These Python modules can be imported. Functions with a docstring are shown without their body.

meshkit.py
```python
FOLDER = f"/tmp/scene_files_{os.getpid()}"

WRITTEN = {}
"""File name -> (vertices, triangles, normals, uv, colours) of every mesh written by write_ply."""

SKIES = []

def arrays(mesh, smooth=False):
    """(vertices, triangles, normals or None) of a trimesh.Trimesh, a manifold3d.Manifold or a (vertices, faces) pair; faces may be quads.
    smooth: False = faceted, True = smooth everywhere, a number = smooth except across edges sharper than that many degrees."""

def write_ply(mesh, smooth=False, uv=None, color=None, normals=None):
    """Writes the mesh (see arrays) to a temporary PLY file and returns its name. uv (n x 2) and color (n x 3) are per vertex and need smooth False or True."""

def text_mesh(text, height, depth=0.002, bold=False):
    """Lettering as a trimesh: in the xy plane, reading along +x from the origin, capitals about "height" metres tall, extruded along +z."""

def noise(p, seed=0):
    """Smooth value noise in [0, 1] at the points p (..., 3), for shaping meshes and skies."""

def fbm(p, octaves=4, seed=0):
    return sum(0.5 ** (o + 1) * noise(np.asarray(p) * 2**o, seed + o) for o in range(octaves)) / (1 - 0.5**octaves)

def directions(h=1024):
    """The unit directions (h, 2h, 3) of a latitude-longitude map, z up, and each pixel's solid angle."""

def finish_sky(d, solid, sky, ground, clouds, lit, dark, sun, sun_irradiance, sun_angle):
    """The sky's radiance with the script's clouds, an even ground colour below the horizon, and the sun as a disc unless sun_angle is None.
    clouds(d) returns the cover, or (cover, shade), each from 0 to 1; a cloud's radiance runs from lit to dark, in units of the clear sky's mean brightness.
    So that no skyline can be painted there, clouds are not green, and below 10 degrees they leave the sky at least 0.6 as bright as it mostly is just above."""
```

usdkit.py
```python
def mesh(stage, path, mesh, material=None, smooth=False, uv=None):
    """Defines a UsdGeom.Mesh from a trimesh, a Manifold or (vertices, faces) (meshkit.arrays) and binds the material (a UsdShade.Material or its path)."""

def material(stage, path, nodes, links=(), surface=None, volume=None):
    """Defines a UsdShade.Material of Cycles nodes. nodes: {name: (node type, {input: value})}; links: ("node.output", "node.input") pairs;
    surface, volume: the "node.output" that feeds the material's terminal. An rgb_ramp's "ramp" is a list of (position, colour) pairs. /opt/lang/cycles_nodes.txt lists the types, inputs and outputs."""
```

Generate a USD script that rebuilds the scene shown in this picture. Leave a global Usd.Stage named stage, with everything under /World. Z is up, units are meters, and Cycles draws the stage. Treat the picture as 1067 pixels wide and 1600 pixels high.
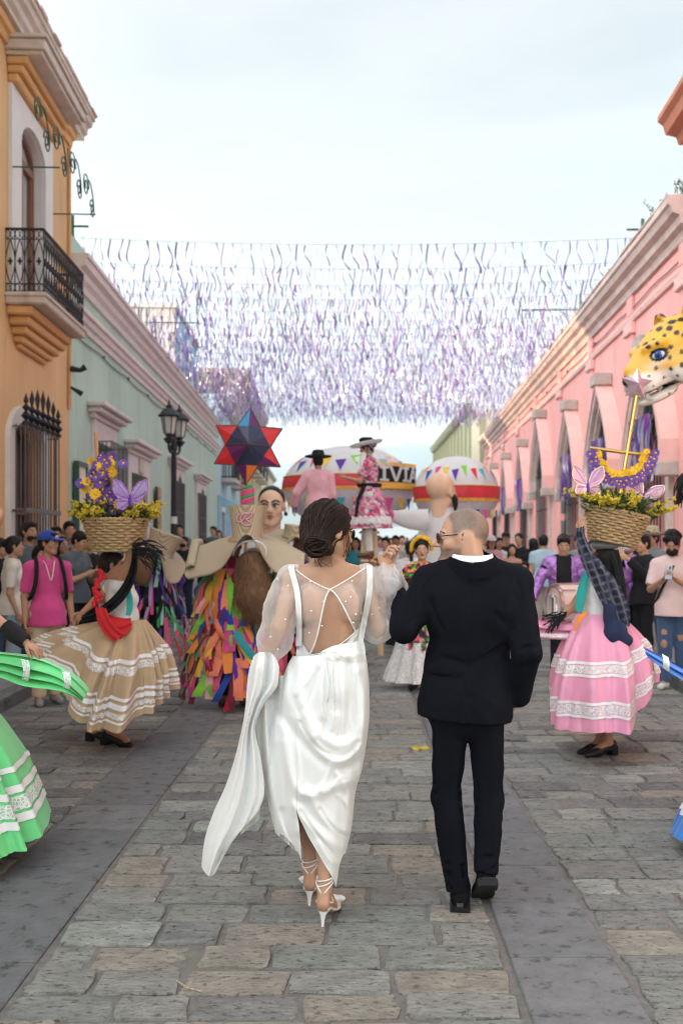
import math, random
import numpy as np
import trimesh
import manifold3d as m3
import meshkit, usdkit
from pxr import Usd, UsdGeom, UsdLux, UsdShade, Gf, Sdf, Vt

# ------------------------------------------------------------------ camera, sky, sun
stage = Usd.Stage.CreateInMemory()
UsdGeom.SetStageUpAxis(stage, 'Z')
UsdGeom.Xform.Define(stage, '/World')
UsdGeom.Scope.Define(stage, '/World/Looks')
F, CX, CY, EYE = 1556.0, 557.0, 842.0, 1.63        # focal length and vanishing point in photo pixels, eye height

cam = UsdGeom.Camera.Define(stage, '/World/camera')
cam.AddTranslateOp().Set(Gf.Vec3d(0, 0, EYE))
cam.AddRotateXYZOp().Set(Gf.Vec3f(90, 0, 0))
cam.CreateHorizontalApertureAttr(24.0)
cam.CreateVerticalApertureAttr(36.0)
cam.CreateFocalLengthAttr(24.0 * F / 1067)
cam.CreateHorizontalApertureOffsetAttr(-(CX - 533.5) / 1067 * 24)
cam.CreateVerticalApertureOffsetAttr((CY - 800) / 1067 * 24)
cam.CreateFStopAttr(2.9)
cam.CreateFocusDistanceAttr(4.3)
cam.CreateClippingRangeAttr(Gf.Vec2f(0.05, 100000))
cam.CreateExposureAttr(2.62)

SUN_EL = math.radians(6.5)
sun_h = np.array([-0.947, -0.322]) / np.hypot(0.947, 0.322)
SUN = np.array([sun_h[0] * math.cos(SUN_EL), sun_h[1] * math.cos(SUN_EL), math.sin(SUN_EL)])
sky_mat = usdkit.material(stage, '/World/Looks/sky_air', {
    'sky': ('sky_texture', {'sky_type': 'single_scattering', 'sun_disc': False, 'sun_elevation': SUN_EL, 'sun_rotation': math.atan2(SUN[0], SUN[1]), 'aerosol_density': 1.0}),
    'tc': ('texture_coordinate', {}),
    'map': ('mapping', {'mapping_type': 'point', 'scale': (1.3, 1.3, 5.0), 'rotation': (0.1, 0.22, 0.5)}),
    'n': ('noise_texture', {'scale': 1.6, 'detail': 5.0, 'roughness': 0.5, 'distortion': 0.5}),
    'r': ('rgb_ramp', {'ramp': [(0.0, (.72, .755, .765)), (0.38, (.79, .82, .825)), (0.56, (1.0, 1.005, .99)), (1.0, (1.1, 1.095, 1.07))]}),
    'sep': ('separate_xyz', {}),
    'hz': ('map_range', {'from_min': 0.0, 'from_max': 0.42, 'to_min': 1.0, 'to_max': 0.0, 'clamp': True}),
    'low': ('mix', {'mix_type': 'mix', 'color2': (1.20, 1.18, 1.14)}),
    'mx': ('mix', {'mix_type': 'mix', 'fac': 0.93}),
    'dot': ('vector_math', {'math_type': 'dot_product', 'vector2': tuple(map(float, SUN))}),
    'gl': ('map_range', {'range_type': 'smoothstep', 'from_min': -0.08, 'from_max': 0.95, 'to_min': 1.0, 'to_max': 6.5, 'clamp': True}),  # sky raised towards the sun side, added to brighten the street
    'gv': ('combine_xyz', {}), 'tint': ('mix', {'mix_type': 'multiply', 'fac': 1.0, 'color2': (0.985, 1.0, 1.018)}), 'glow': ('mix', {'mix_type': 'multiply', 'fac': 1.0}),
    'bg': ('background_shader', {'strength': 0.12}),
}, [('tc.generated', 'map.vector'), ('map.vector', 'n.vector'), ('n.fac', 'r.fac'), ('tc.generated', 'sep.vector'), ('sep.z', 'hz.value'),
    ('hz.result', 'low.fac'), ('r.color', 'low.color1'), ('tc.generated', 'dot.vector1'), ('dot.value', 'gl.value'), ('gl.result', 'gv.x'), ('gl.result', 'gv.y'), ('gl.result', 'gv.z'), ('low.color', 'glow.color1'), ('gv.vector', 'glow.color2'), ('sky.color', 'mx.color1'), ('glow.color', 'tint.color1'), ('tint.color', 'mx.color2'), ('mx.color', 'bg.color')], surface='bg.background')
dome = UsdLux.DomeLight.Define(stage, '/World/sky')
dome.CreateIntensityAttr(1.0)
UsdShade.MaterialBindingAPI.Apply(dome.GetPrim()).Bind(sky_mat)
sun = UsdLux.DistantLight.Define(stage, '/World/sun')
sun.CreateIntensityAttr(0.5)
sun.CreateAngleAttr(0.6)
sun.CreateColorAttr(Gf.Vec3f(1.0, 0.70, 0.42))
sun.CreateNormalizeAttr(True)
_z = Gf.Vec3d(*map(float, SUN))
_m = Gf.Matrix4d(1).SetLookAt(Gf.Vec3d(0, 0, 0), -_z, Gf.Vec3d(0, 0, 1)).GetInverse()
sun.AddTransformOp().Set(_m)

# ------------------------------------------------------------------ scene helpers
def A(*v):
    return np.array(v, float)

def P(px, py, Y):
    """the point at depth Y that the photograph shows at pixel (px, py)"""
    return A((px - CX) / F * Y, Y, EYE - (py - CY) / F * Y)

USED, BASE, LOOK = {}, {}, {}

def numbered(parent, name):
    k = USED.get((parent, name), -1) + 1
    USED[(parent, name)] = k
    return f'{parent}/{name}' if k == 0 else f'{parent}/{name}_{k:03d}'

def tag(prim, label=None, cat=None, group=None, kind=None):
    for k, v in (('label', label), ('category', cat), ('group', group), ('kind', kind)):
        if v:
            prim.SetCustomDataByKey(k, v)

def thing(name, label, cat, base=(0, 0, 0), group=None, kind=None):
    path = numbered('/World', name)
    x = UsdGeom.Xform.Define(stage, path)
    x.AddTranslateOp().Set(Gf.Vec3d(*map(float, base)))
    tag(x.GetPrim(), label, cat, group, kind)
    BASE[path] = np.asarray(base, float)
    return path

def base_of(path):
    while path not in BASE:
        path = path.rsplit('/', 1)[0]
        if not path:
            return np.zeros(3)
    return BASE[path]

def fix(mesh):
    if hasattr(mesh, 'to_mesh'):
        m = mesh.to_mesh()
        return np.array(m.vert_properties[:, :3], float), np.array(m.tri_verts, int)
    if isinstance(mesh, trimesh.Trimesh):
        return np.array(mesh.vertices), np.array(mesh.faces)
    v, f = np.asarray(mesh[0], float), np.asarray(mesh[1], int)
    if f.shape[1] == 4:
        f = np.vstack([f[:, [0, 1, 2]], f[:, [0, 2, 3]]])
    return v, f

def put(parent, name, mesh, material, smooth=False, paint=None, label=None, kind=None, cat=None, group=None):
    """one Mesh prim; world-space vertices; paint = per-vertex base colour"""
    v, f = fix(mesh)
    path = numbered(parent or '/World', name)
    b = base_of(path) if parent else np.zeros(3)
    if paint is not None:
        smooth = True
    m = usdkit.mesh(stage, path, (v - b, f), LOOK[material] if isinstance(material, str) else material, smooth=smooth)
    if paint is not None:
        c = np.broadcast_to(np.asarray(paint, np.float32), (len(v), 3))
        UsdGeom.PrimvarsAPI(m).CreatePrimvar('paint', Sdf.ValueTypeNames.Color3fArray, 'vertex').Set(Vt.Vec3fArray.FromNumpy(np.ascontiguousarray(c, np.float32)))
    tag(m.GetPrim(), label, cat, group, kind)
    return path

def join(*ms):
    vs, fs, n = [], [], 0
    for m in ms:
        v, f = fix(m)
        vs.append(v); fs.append(f + n); n += len(v)
    return np.vstack(vs), np.vstack(fs)

# ------------------------------------------------------------------ materials
def mat(name, color, rough=0.6, spec=0.5, metal=0.0, var=0.0, scale=6.0, bump=0.0, bscale=60.0, bdist=0.01, detail=4.0, sheen=0.0, coat=0.0, color2=None, trans=0.0, coord='position', ramp=None, stretch=None, island=0.0, sss=0.0, detail2=None, pit_shade=0.0, stain=0.0):
    nodes = {'p': ('principled_bsdf', {'base_color': color, 'roughness': rough, 'specular_ior_level': spec, 'metallic': metal, 'sheen_weight': sheen, 'coat_weight': coat, 'subsurface_weight': sss})}
    links, src = [], None
    nodes['g'] = ('geometry', {}) if coord == 'position' else ('texture_coordinate', {})
    co = 'g.position' if coord == 'position' else 'g.object'
    if stretch:
        nodes['st'] = ('mapping', {'mapping_type': 'point', 'scale': stretch})
        links.append((co, 'st.vector')); co = 'st.vector'
    if color == 'paint':
        nodes['a'] = ('attribute', {'attribute': 'paint'})
        nodes['p'][1].pop('base_color')
        src = 'a.color'
    if var or color2 is not None:
        nodes['n'] = ('noise_texture', {'scale': scale, 'detail': detail, 'roughness': 0.6})
        links.append((co, 'n.vector'))
        if color2 is not None:
            nodes['r'] = ('rgb_ramp', {'ramp': ramp or [(0.35, color), (0.65, color2)]})
            links.append(('n.fac', 'r.fac'))
            src = 'r.color'
        if var:
            nodes['mr'] = ('map_range', {'from_min': 0.25, 'from_max': 0.75, 'to_min': 1 - var, 'to_max': 1 + var})
            nodes['cc'] = ('combine_xyz', {})
            nodes['mu'] = ('mix', {'mix_type': 'multiply', 'fac': 1.0, 'color1': color if color != 'paint' else (1, 1, 1)})
            links += [('n.fac', 'mr.value'), ('mr.result', 'cc.x'), ('mr.result', 'cc.y'), ('mr.result', 'cc.z'), ('cc.vector', 'mu.color2')]
            if src:
                links.append((src, 'mu.color1'))
            src = 'mu.color'
    if island:
        nodes['mi'] = ('map_range', {'from_min': 0.0, 'from_max': 1.0, 'to_min': 1 - island, 'to_max': 1 + island})
        nodes['ci'] = ('combine_xyz', {})
        nodes['mui'] = ('mix', {'mix_type': 'multiply', 'fac': 1.0, 'color1': color if color != 'paint' else (1, 1, 1)})
        if 'g' in nodes and coord != 'position':
            nodes['gi'] = ('geometry', {})
        links += [(('g' if coord == 'position' else 'gi') + '.random_per_island', 'mi.value'), ('mi.result', 'ci.x'), ('mi.result', 'ci.y'), ('mi.result', 'ci.z'), ('ci.vector', 'mui.color2')]
        if src:
            links.append((src, 'mui.color1'))
        src = 'mui.color'
    if pit_shade:  # dark spots in the colour stand in for shade in the stone pits
        nodes['pn'] = ('noise_texture', {'scale': pit_shade, 'detail': 6.0, 'roughness': 0.65})
        nodes['pr'] = ('rgb_ramp', {'ramp': [(0.0, (.38, .36, .35)), (0.36, (.42, .40, .39)), (0.44, (.95, .95, .95)), (0.7, (1.08, 1.08, 1.08)), (1.0, (1.2, 1.2, 1.2))]})
        nodes['pm'] = ('mix', {'mix_type': 'multiply', 'fac': 1.0})
        links += [(co, 'pn.vector'), ('pn.fac', 'pr.fac'), (src, 'pm.color1'), ('pr.color', 'pm.color2')]
        src = 'pm.color'
    if stain:
        nodes['sm'] = ('mapping', {'mapping_type': 'point', 'scale': (1.6, 1.6, .32)})
        nodes['sn'] = ('noise_texture', {'scale': 1.7, 'detail': 9.0, 'roughness': 0.68, 'distortion': 0.6})
        nodes['sr'] = ('rgb_ramp', {'ramp': [(0.0, (1.06, 1.06, 1.07)), (0.34, (1.05, 1.05, 1.06)), (0.42, (1, 1, 1)), (0.56, (1, 1, 1)), (0.66, (1 - stain, 1 - stain * 1.05, 1 - stain * 1.1)), (1.0, (1 - 1.6 * stain,) * 3)]})
        nodes['sx'] = ('mix', {'mix_type': 'multiply', 'fac': 1.0})
        links += [('g.position' if coord == 'position' else 'g.object', 'sm.vector'), ('sm.vector', 'sn.vector'), ('sn.fac', 'sr.fac'), (src, 'sx.color1'), ('sr.color', 'sx.color2')]
        src = 'sx.color'
    if src:
        links.append((src, 'p.base_color'))
    if bump:
        nodes['bn'] = ('noise_texture', {'scale': bscale, 'detail': 5.0 if detail2 is None else detail2, 'roughness': 0.6})
        nodes['b'] = ('bump', {'strength': bump, 'distance': bdist})
        links += [(co, 'bn.vector'), ('bn.fac', 'b.height'), ('b.normal', 'p.normal')]
    surf = 'p.BSDF'
    if trans:
        nodes['t'] = ('translucent_bsdf', {'color': color if color != 'paint' else (0.5, 0.5, 0.5)})
        nodes['mc'] = ('mix_closure', {'fac': trans})
        links += [('p.BSDF', 'mc.closure1'), ('t.BSDF', 'mc.closure2')]
        if src:
            links.append((src, 't.color'))
        surf = 'mc.closure'
    LOOK[name] = usdkit.material(stage, '/World/Looks/' + name, nodes, links, surface=surf)
    return name

# ------------------------------------------------------------------ mesh helpers
def box(lo, hi, ch=0.0):
    lo, hi = np.minimum(lo, hi), np.maximum(lo, hi)
    if ch <= 0:
        m = trimesh.creation.box(hi - lo)
        m.apply_translation((np.asarray(lo) + hi) / 2)
        return fix(m)
    pts = []
    for s in np.ndindex(2, 2, 2):
        c = np.where(s, hi, lo); d = np.where(s, -1, 1) * min(ch, (hi - lo).min() * 0.45)
        for k in range(3):
            q = c.astype(float).copy(); q[[j for j in range(3) if j != k]] += d[[j for j in range(3) if j != k]]
            pts.append(q)
    return fix(trimesh.convex.convex_hull(np.array(pts)))

def tube(pts, rad, sides=8, cap=True):
    p = np.asarray(pts, float)
    r = np.broadcast_to(np.asarray(rad, float), (len(p),))
    t = np.gradient(p, axis=0)
    t /= np.linalg.norm(t, axis=1, keepdims=True) + 1e-12
    a = np.zeros_like(p)
    ref = A(0, 0, 1) if abs(t[0, 2]) < 0.9 else A(1, 0, 0)
    prev = np.cross(t[0], ref)
    for i in range(len(p)):
        prev = prev - t[i] * (prev @ t[i]); prev = prev / (np.linalg.norm(prev) + 1e-12)
        a[i] = prev
    b = np.cross(t, a)
    ang = np.arange(sides) * 2 * np.pi / sides
    v = (p[:, None] + r[:, None, None] * (np.cos(ang)[None, :, None] * a[:, None] + np.sin(ang)[None, :, None] * b[:, None])).reshape(-1, 3)
    i, j = np.meshgrid(np.arange(len(p) - 1), np.arange(sides), indexing='ij')
    q = np.stack([i * sides + j, (i + 1) * sides + j, (i + 1) * sides + (j + 1) % sides, i * sides + (j + 1) % sides], -1).reshape(-1, 4)
    f = np.vstack([q[:, [0, 1, 2]], q[:, [0, 2, 3]]])
    if cap:
        n = len(v)
        v = np.vstack([v, p[0], p[-1]])
        k = np.arange(sides)
        e = (len(p) - 1) * sides
        f = np.vstack([f, np.stack([k * 0 + n, k, (k + 1) % sides], 1), np.stack([k * 0 + n + 1, e + (k + 1) % sides, e + k], 1)])
    return v, f

def grid(g, closed=False):
    """g (m, n, 3): a sheet; closed joins the last column to the first"""
    g = np.asarray(g, float)
    m, n = g.shape[:2]
    i, j = np.meshgrid(np.arange(m - 1), np.arange(n if closed else n - 1), indexing='ij')
    j2 = (j + 1) % n
    q = np.stack([i * n + j, i * n + j2, (i + 1) * n + j2, (i + 1) * n + j], -1).reshape(-1, 4)
    return g.reshape(-1, 3), np.vstack([q[:, [0, 1, 2]], q[:, [0, 2, 3]]])

def lathe(prof, n=24, center=(0, 0, 0), axis=None):
    prof = np.asarray(prof, float)
    th = np.arange(n) * 2 * np.pi / n
    g = np.stack([prof[:, :1] * np.cos(th), prof[:, :1] * np.sin(th), np.broadcast_to(prof[:, 1:], (len(prof), n))], -1)
    v, f = grid(g, True)
    if axis is not None:
        v = v @ frame(axis).T
    return v + np.asarray(center), f

def frame(z, up=(0, 1, 0.001)):
    """columns x, y, z with the given z"""
    z = np.asarray(z, float); z = z / np.linalg.norm(z)
    x = np.cross(up, z)
    if np.linalg.norm(x) < 1e-3:
        x = np.cross((1, 0, 0), z)
    x /= np.linalg.norm(x)
    return np.stack([x, np.cross(z, x), z], 1)

def rotz(a):
    c, s = math.cos(a), math.sin(a)
    return np.array([[c, -s, 0], [s, c, 0], [0, 0, 1]])

def rotx(a):
    c, s = math.cos(a), math.sin(a)
    return np.array([[1, 0, 0], [0, c, -s], [0, s, c]])

def roty(a):
    c, s = math.cos(a), math.sin(a)
    return np.array([[c, 0, s], [0, 1, 0], [-s, 0, c]])

def extrude(poly, depth):
    """shapely polygon (in xy) to a solid 0..depth along z"""
    geoms = getattr(poly, 'geoms', [poly])
    return join(*[trimesh.creation.extrude_polygon(g, depth, engine='earcut') for g in geoms])

def spline(pts, n=24):
    """Catmull-Rom through the points, n samples"""
    p = np.asarray(pts, float)
    from scipy.interpolate import CubicSpline
    d = np.r_[0, np.cumsum(np.linalg.norm(np.diff(p, axis=0), axis=1) ** 0.5)]
    return CubicSpline(d, p)(np.linspace(0, d[-1], n))

def ball(c, r, sub=2, R=None):
    s = trimesh.creation.icosphere(sub)
    v = np.array(s.vertices) * np.asarray(r)
    if R is not None:
        v = v @ np.asarray(R).T
    return v + np.asarray(c), np.array(s.faces)

# ------------------------------------------------------------------ distance fields for organic shapes
class Field:
    def __init__(self, lo, hi, res):
        self.lo, self.res = np.asarray(lo, float), res
        n = np.ceil((np.asarray(hi) - lo) / res).astype(int) + 1
        self.F = np.full(n, 1.0, np.float32)
        self.ax = [self.lo[k] + np.arange(n[k]) * res for k in range(3)]

    def block(self, lo, hi):
        s = []
        for k in range(3):
            a = int(np.clip(np.floor((lo[k] - self.lo[k]) / self.res), 0, self.F.shape[k]))
            b = int(np.clip(np.ceil((hi[k] - self.lo[k]) / self.res) + 1, 0, self.F.shape[k]))
            s.append(slice(a, b))
        return tuple(s), self.ax[0][s[0]][:, None, None], self.ax[1][s[1]][None, :, None], self.ax[2][s[2]][None, None, :]

    def mixin(self, s, d, k, op):
        a = self.F[s]
        if op == 'add':
            if k <= 0:
                self.F[s] = np.minimum(a, d)
            else:
                h = np.clip(0.5 + 0.5 * (d - a) / k, 0, 1)
                self.F[s] = d * (1 - h) + a * h - k * h * (1 - h)
        elif op == 'cut':
            d = -d
            if k <= 0:
                self.F[s] = np.maximum(a, d)
            else:
                h = np.clip(0.5 - 0.5 * (d - a) / k, 0, 1)
                self.F[s] = d * (1 - h) + a * h + k * h * (1 - h)

    def at(self, p):
        from scipy.ndimage import map_coordinates
        q = (np.asarray(p, float) - self.lo) / self.res
        return map_coordinates(self.F, q.reshape(-1, 3).T, order=1, mode='constant', cval=1.0).reshape(q.shape[:-1])

    def hit(self, px, py, y0=3.6, y1=4.9, off=0.0):
        """where the camera's ray through the photo pixel first meets the shape"""
        ys = np.arange(y0, y1, .002)
        p = np.stack([(px - CX) / F * ys, ys, EYE - (py - CY) / F * ys], 1)
        f = self.at(p) - off
        k = np.argmax(f < 0)
        return p[k] if f[k] < 0 else None

    def cone(self, a, b, ra, rb=None, k=0.02, op='add', flat=''):
        a, b = np.asarray(a, float), np.asarray(b, float)
        rb = ra if rb is None else rb
        m = max(ra, rb) + k + 2 * self.res
        s, X, Y, Z = self.block(np.minimum(a, b) - m, np.maximum(a, b) + m)
        ab = b - a
        L = max(ab @ ab, 1e-9)
        t = np.clip(((X - a[0]) * ab[0] + (Y - a[1]) * ab[1] + (Z - a[2]) * ab[2]) / L, 0, 1)
        d = np.sqrt((X - a[0] - t * ab[0]) ** 2 + (Y - a[1] - t * ab[1]) ** 2 + (Z - a[2] - t * ab[2]) ** 2) - (ra + (rb - ra) * t)
        if flat:
            l_ = math.sqrt(L)
            q = ((X - a[0]) * ab[0] + (Y - a[1]) * ab[1] + (Z - a[2]) * ab[2]) / l_
            if 'b' in flat:
                d = np.maximum(d, q - l_)
            if 'a' in flat:
                d = np.maximum(d, -q)
        self.mixin(s, d, k, op)
        return self

    def ell(self, c, r, R=None, k=0.02, op='add'):
        c, r = np.asarray(c, float), np.broadcast_to(np.asarray(r, float), (3,))
        m = r.max() + k + 2 * self.res
        s, X, Y, Z = self.block(c - m, c + m)
        X, Y, Z = X - c[0], Y - c[1], Z - c[2]
        if R is not None:
            R = np.asarray(R)
            X, Y, Z = (R[0, i] * X + R[1, i] * Y + R[2, i] * Z for i in range(3))
        k0 = np.sqrt((X / r[0]) ** 2 + (Y / r[1]) ** 2 + (Z / r[2]) ** 2)
        k1 = np.sqrt((X / r[0] ** 2) ** 2 + (Y / r[1] ** 2) ** 2 + (Z / r[2] ** 2) ** 2) + 1e-9
        self.mixin(s, k0 * (k0 - 1) / k1, k, op)
        return self

    def plane(self, p, n, k=0.0):
        """keeps the side that n points away from"""
        n = np.asarray(n, float) / np.linalg.norm(n)
        d = sum(n[i] * (self.ax[i] - p[i]).reshape([-1 if j == i else 1 for j in range(3)]) for i in range(3))
        self.F = np.maximum(self.F, d).astype(np.float32)
        return self

    def warp(self, amp, scale, seed=0):
        X = np.stack(np.meshgrid(*self.ax, indexing='ij'), -1)
        near = np.abs(self.F) < 3 * amp + 2 * self.res
        self.F[near] += (amp * 2 * (meshkit.fbm(X[near] * scale, 3, seed) - 0.5)).astype(np.float32)
        return self

    def mesh(self):
        Fv = np.pad(self.F, 1, constant_values=1.0)
        s = Fv < 0
        c = np.zeros(np.array(s.shape) - 1, np.int8)
        n0, n1, n2 = c.shape
        corner = [(i, j, k) for i in (0, 1) for j in (0, 1) for k in (0, 1)]
        for i, j, k in corner:
            c += s[i:i + n0, j:j + n1, k:k + n2]
        act = (c > 0) & (c < 8)
        I = np.argwhere(act)
        idx = np.full(c.shape, -1, np.int64)
        idx[act] = np.arange(len(I))
        pos, cnt = np.zeros((len(I), 3)), np.zeros(len(I))
        val = {q: Fv[I[:, 0] + q[0], I[:, 1] + q[1], I[:, 2] + q[2]].astype(float) for q in corner}
        for q in corner:
            for ax in range(3):
                if q[ax] == 0:
                    w = list(q); w[ax] = 1; w = tuple(w)
                    fa, fb = val[q], val[w]
                    x = (fa < 0) != (fb < 0)
                    t = fa[x] / (fa[x] - fb[x])
                    add = np.tile(np.array(q, float), (x.sum(), 1)); add[:, ax] = t
                    pos[x] += add; cnt[x] += 1
        v = (I + pos / cnt[:, None] - 1) * self.res + self.lo
        faces = []
        for ax in range(3):
            sl0 = [slice(1, -1)] * 3; sl1 = [slice(1, -1)] * 3
            sl0[ax] = slice(0, -1); sl1[ax] = slice(1, None)
            a, b = s[tuple(sl0)], s[tuple(sl1)]
            e = np.argwhere(a != b)
            if not len(e):
                continue
            flip = a[tuple(e.T)]
            o = [q for q in range(3) if q != ax]
            base = e.copy()
            base[:, o] += 1
            def cell(d0, d1):
                q = base.copy(); q[:, o[0]] += d0; q[:, o[1]] += d1
                return idx[q[:, 0], q[:, 1], q[:, 2]]
            quad = np.stack([cell(-1, -1), cell(0, -1), cell(0, 0), cell(-1, 0)], 1)
            if ax == 1:
                quad = quad[:, ::-1]
            quad[~flip] = quad[~flip][:, ::-1]
            faces.append(quad)
        q = np.vstack(faces)
        return v, np.vstack([q[:, [0, 1, 2]], q[:, [0, 2, 3]]])
# ------------------------------------------------------------------ materials of the place
STONES = []
for i, (c, c2) in enumerate([((0.263, 0.278, 0.265), (0.329, 0.346, 0.327)), ((0.299, 0.306, 0.289), (0.373, 0.373, 0.352)), ((0.329, 0.307, 0.268), (0.415, 0.381, 0.327)), ((0.244, 0.249, 0.246), (0.305, 0.309, 0.305)), ((0.183, 0.186, 0.188), (0.244, 0.248, 0.249)), ((0.342, 0.362, 0.340), (0.451, 0.470, 0.440))]):
    STONES.append(mat(f'paving_stone_{i}', c, rough=.72, color2=c2, scale=9, ramp=[(.3, tuple(x * .85 for x in c)), (.45, c), (.62, c2), (.8, tuple(x * 1.12 for x in c2))], bump=1.0, bscale=38, bdist=.03, spec=.35, island=.16, detail=6, pit_shade=32, stretch=(.8, 1.3, 1)))
SLABS = [mat(f'smooth_slab_{i}', c, rough=.62, var=.2, scale=9, bump=.6, bscale=45, bdist=.012, spec=.4, detail=8, pit_shade=11) for i, c in enumerate([(.150, .156, .165), (.168, .174, .182), (.135, .141, .150)])]
mat('mortar', (.16, .152, .142), rough=.95, color2=(.22, .205, .188), scale=22, bump=.9, bscale=120, bdist=.01)
mat('sidewalk_stone', (.26, .257, .257), rough=.85, var=.2, scale=4, bump=.5, bscale=40, bdist=.01)
mat('ochre_plaster', (.74, .47, .235), rough=.85, stain=.16, var=.12, scale=1.1, detail=8, bump=.15, bscale=30, bdist=.01, stretch=(1, 1, .35))
mat('ochre_trim', (.70, .41, .17), rough=.8, var=.06, scale=4)
mat('mint_plaster', (.475, .62, .53), rough=.85, stain=.16, var=.12, scale=.9, detail=8, bump=.12, bscale=30, bdist=.01, stretch=(1, 1, .35))
mat('pink_plaster', (.90, .43, .395), rough=.85, stain=.16, var=.09, scale=.9, detail=8, bump=.12, bscale=30, bdist=.01, stretch=(1, 1, .3))
mat('pink_trim', (.80, .50, .46), rough=.8, var=.08, scale=4)
mat('rose_stone', (.64, .50, .46), rough=.85, stain=.2, var=.2, scale=3, bump=.4, bscale=25, bdist=.015)
mat('cream_stone', (.62, .55, .49), rough=.85, stain=.2, var=.14, scale=5, bump=.3, bscale=30, bdist=.01, stretch=(1, 1, 2.5))
mat('grey_stone', (.47, .42, .38), rough=.85, var=.18, scale=4, bump=.3, bscale=30, bdist=.01)
mat('white_trim', (.78, .76, .74), rough=.75, var=.05, scale=3, bump=.1, bscale=30)
mat('pinkish_white_trim', (.76, .68, .66), rough=.75, stain=.14, var=.06, scale=3)
mat('blue_plaster', (.24, .50, .68), rough=.85, var=.08, scale=1)
mat('pale_blue_plaster', (.45, .63, .74), rough=.85, var=.08, scale=1)
mat('grey_plaster', (.50, .50, .48), rough=.9, var=.1, scale=1)
mat('beige_plaster', (.62, .50, .33), rough=.9, var=.12, scale=1)
mat('cream_plaster', (.78, .72, .56), rough=.9, var=.06, scale=1)
mat('olive_trim', (.36, .36, .22), rough=.8)
mat('iron', (.018, .018, .022), rough=.5, spec=.4)
mat('grey_iron', (.10, .095, .10), rough=.5)
mat('green_iron', (.03, .09, .06), rough=.5)
mat('wood_frame', (.23, .105, .06), rough=.55, var=.25, scale=5, stretch=(6, 6, .8))
mat('dark_wood', (.055, .04, .032), rough=.5, var=.25, scale=5, stretch=(6, 6, .8))
mat('sign_wood', (.45, .26, .12), rough=.6, var=.2, scale=4, stretch=(6, 6, 2))
mat('dark_pane', (.035, .04, .045), rough=.12, spec=.6)
mat('curtain_pane', (.50, .53, .53), rough=.25, spec=.6)
mat('lamp_glass', (.62, .62, .58), rough=.25, spec=.6)
mat('terracotta', (.45, .16, .09), rough=.85, var=.15, scale=6)
mat('hill_forest', (.055, .085, .075), rough=1.0, spec=0.0, var=.3, scale=.004)
FOIL = [mat('streamer_violet', (.13, .075, .30), rough=.35, spec=.5, trans=.25), mat('streamer_lilac', (.30, .25, .50), rough=.3, metal=.3, trans=.25), mat('streamer_silver', (.62, .58, .70), rough=.22, metal=.75),
        mat('streamer_grey', (.12, .105, .15), rough=.4, trans=.15), mat('streamer_plum', (.30, .07, .40), rough=.4, trans=.2)]
LEAF = [mat('leaf_green', (.045, .10, .025), rough=.55, trans=.25), mat('leaf_olive', (.09, .13, .03), rough=.55, trans=.25), mat('leaf_dark', (.03, .065, .025), rough=.55, trans=.2)]

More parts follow.
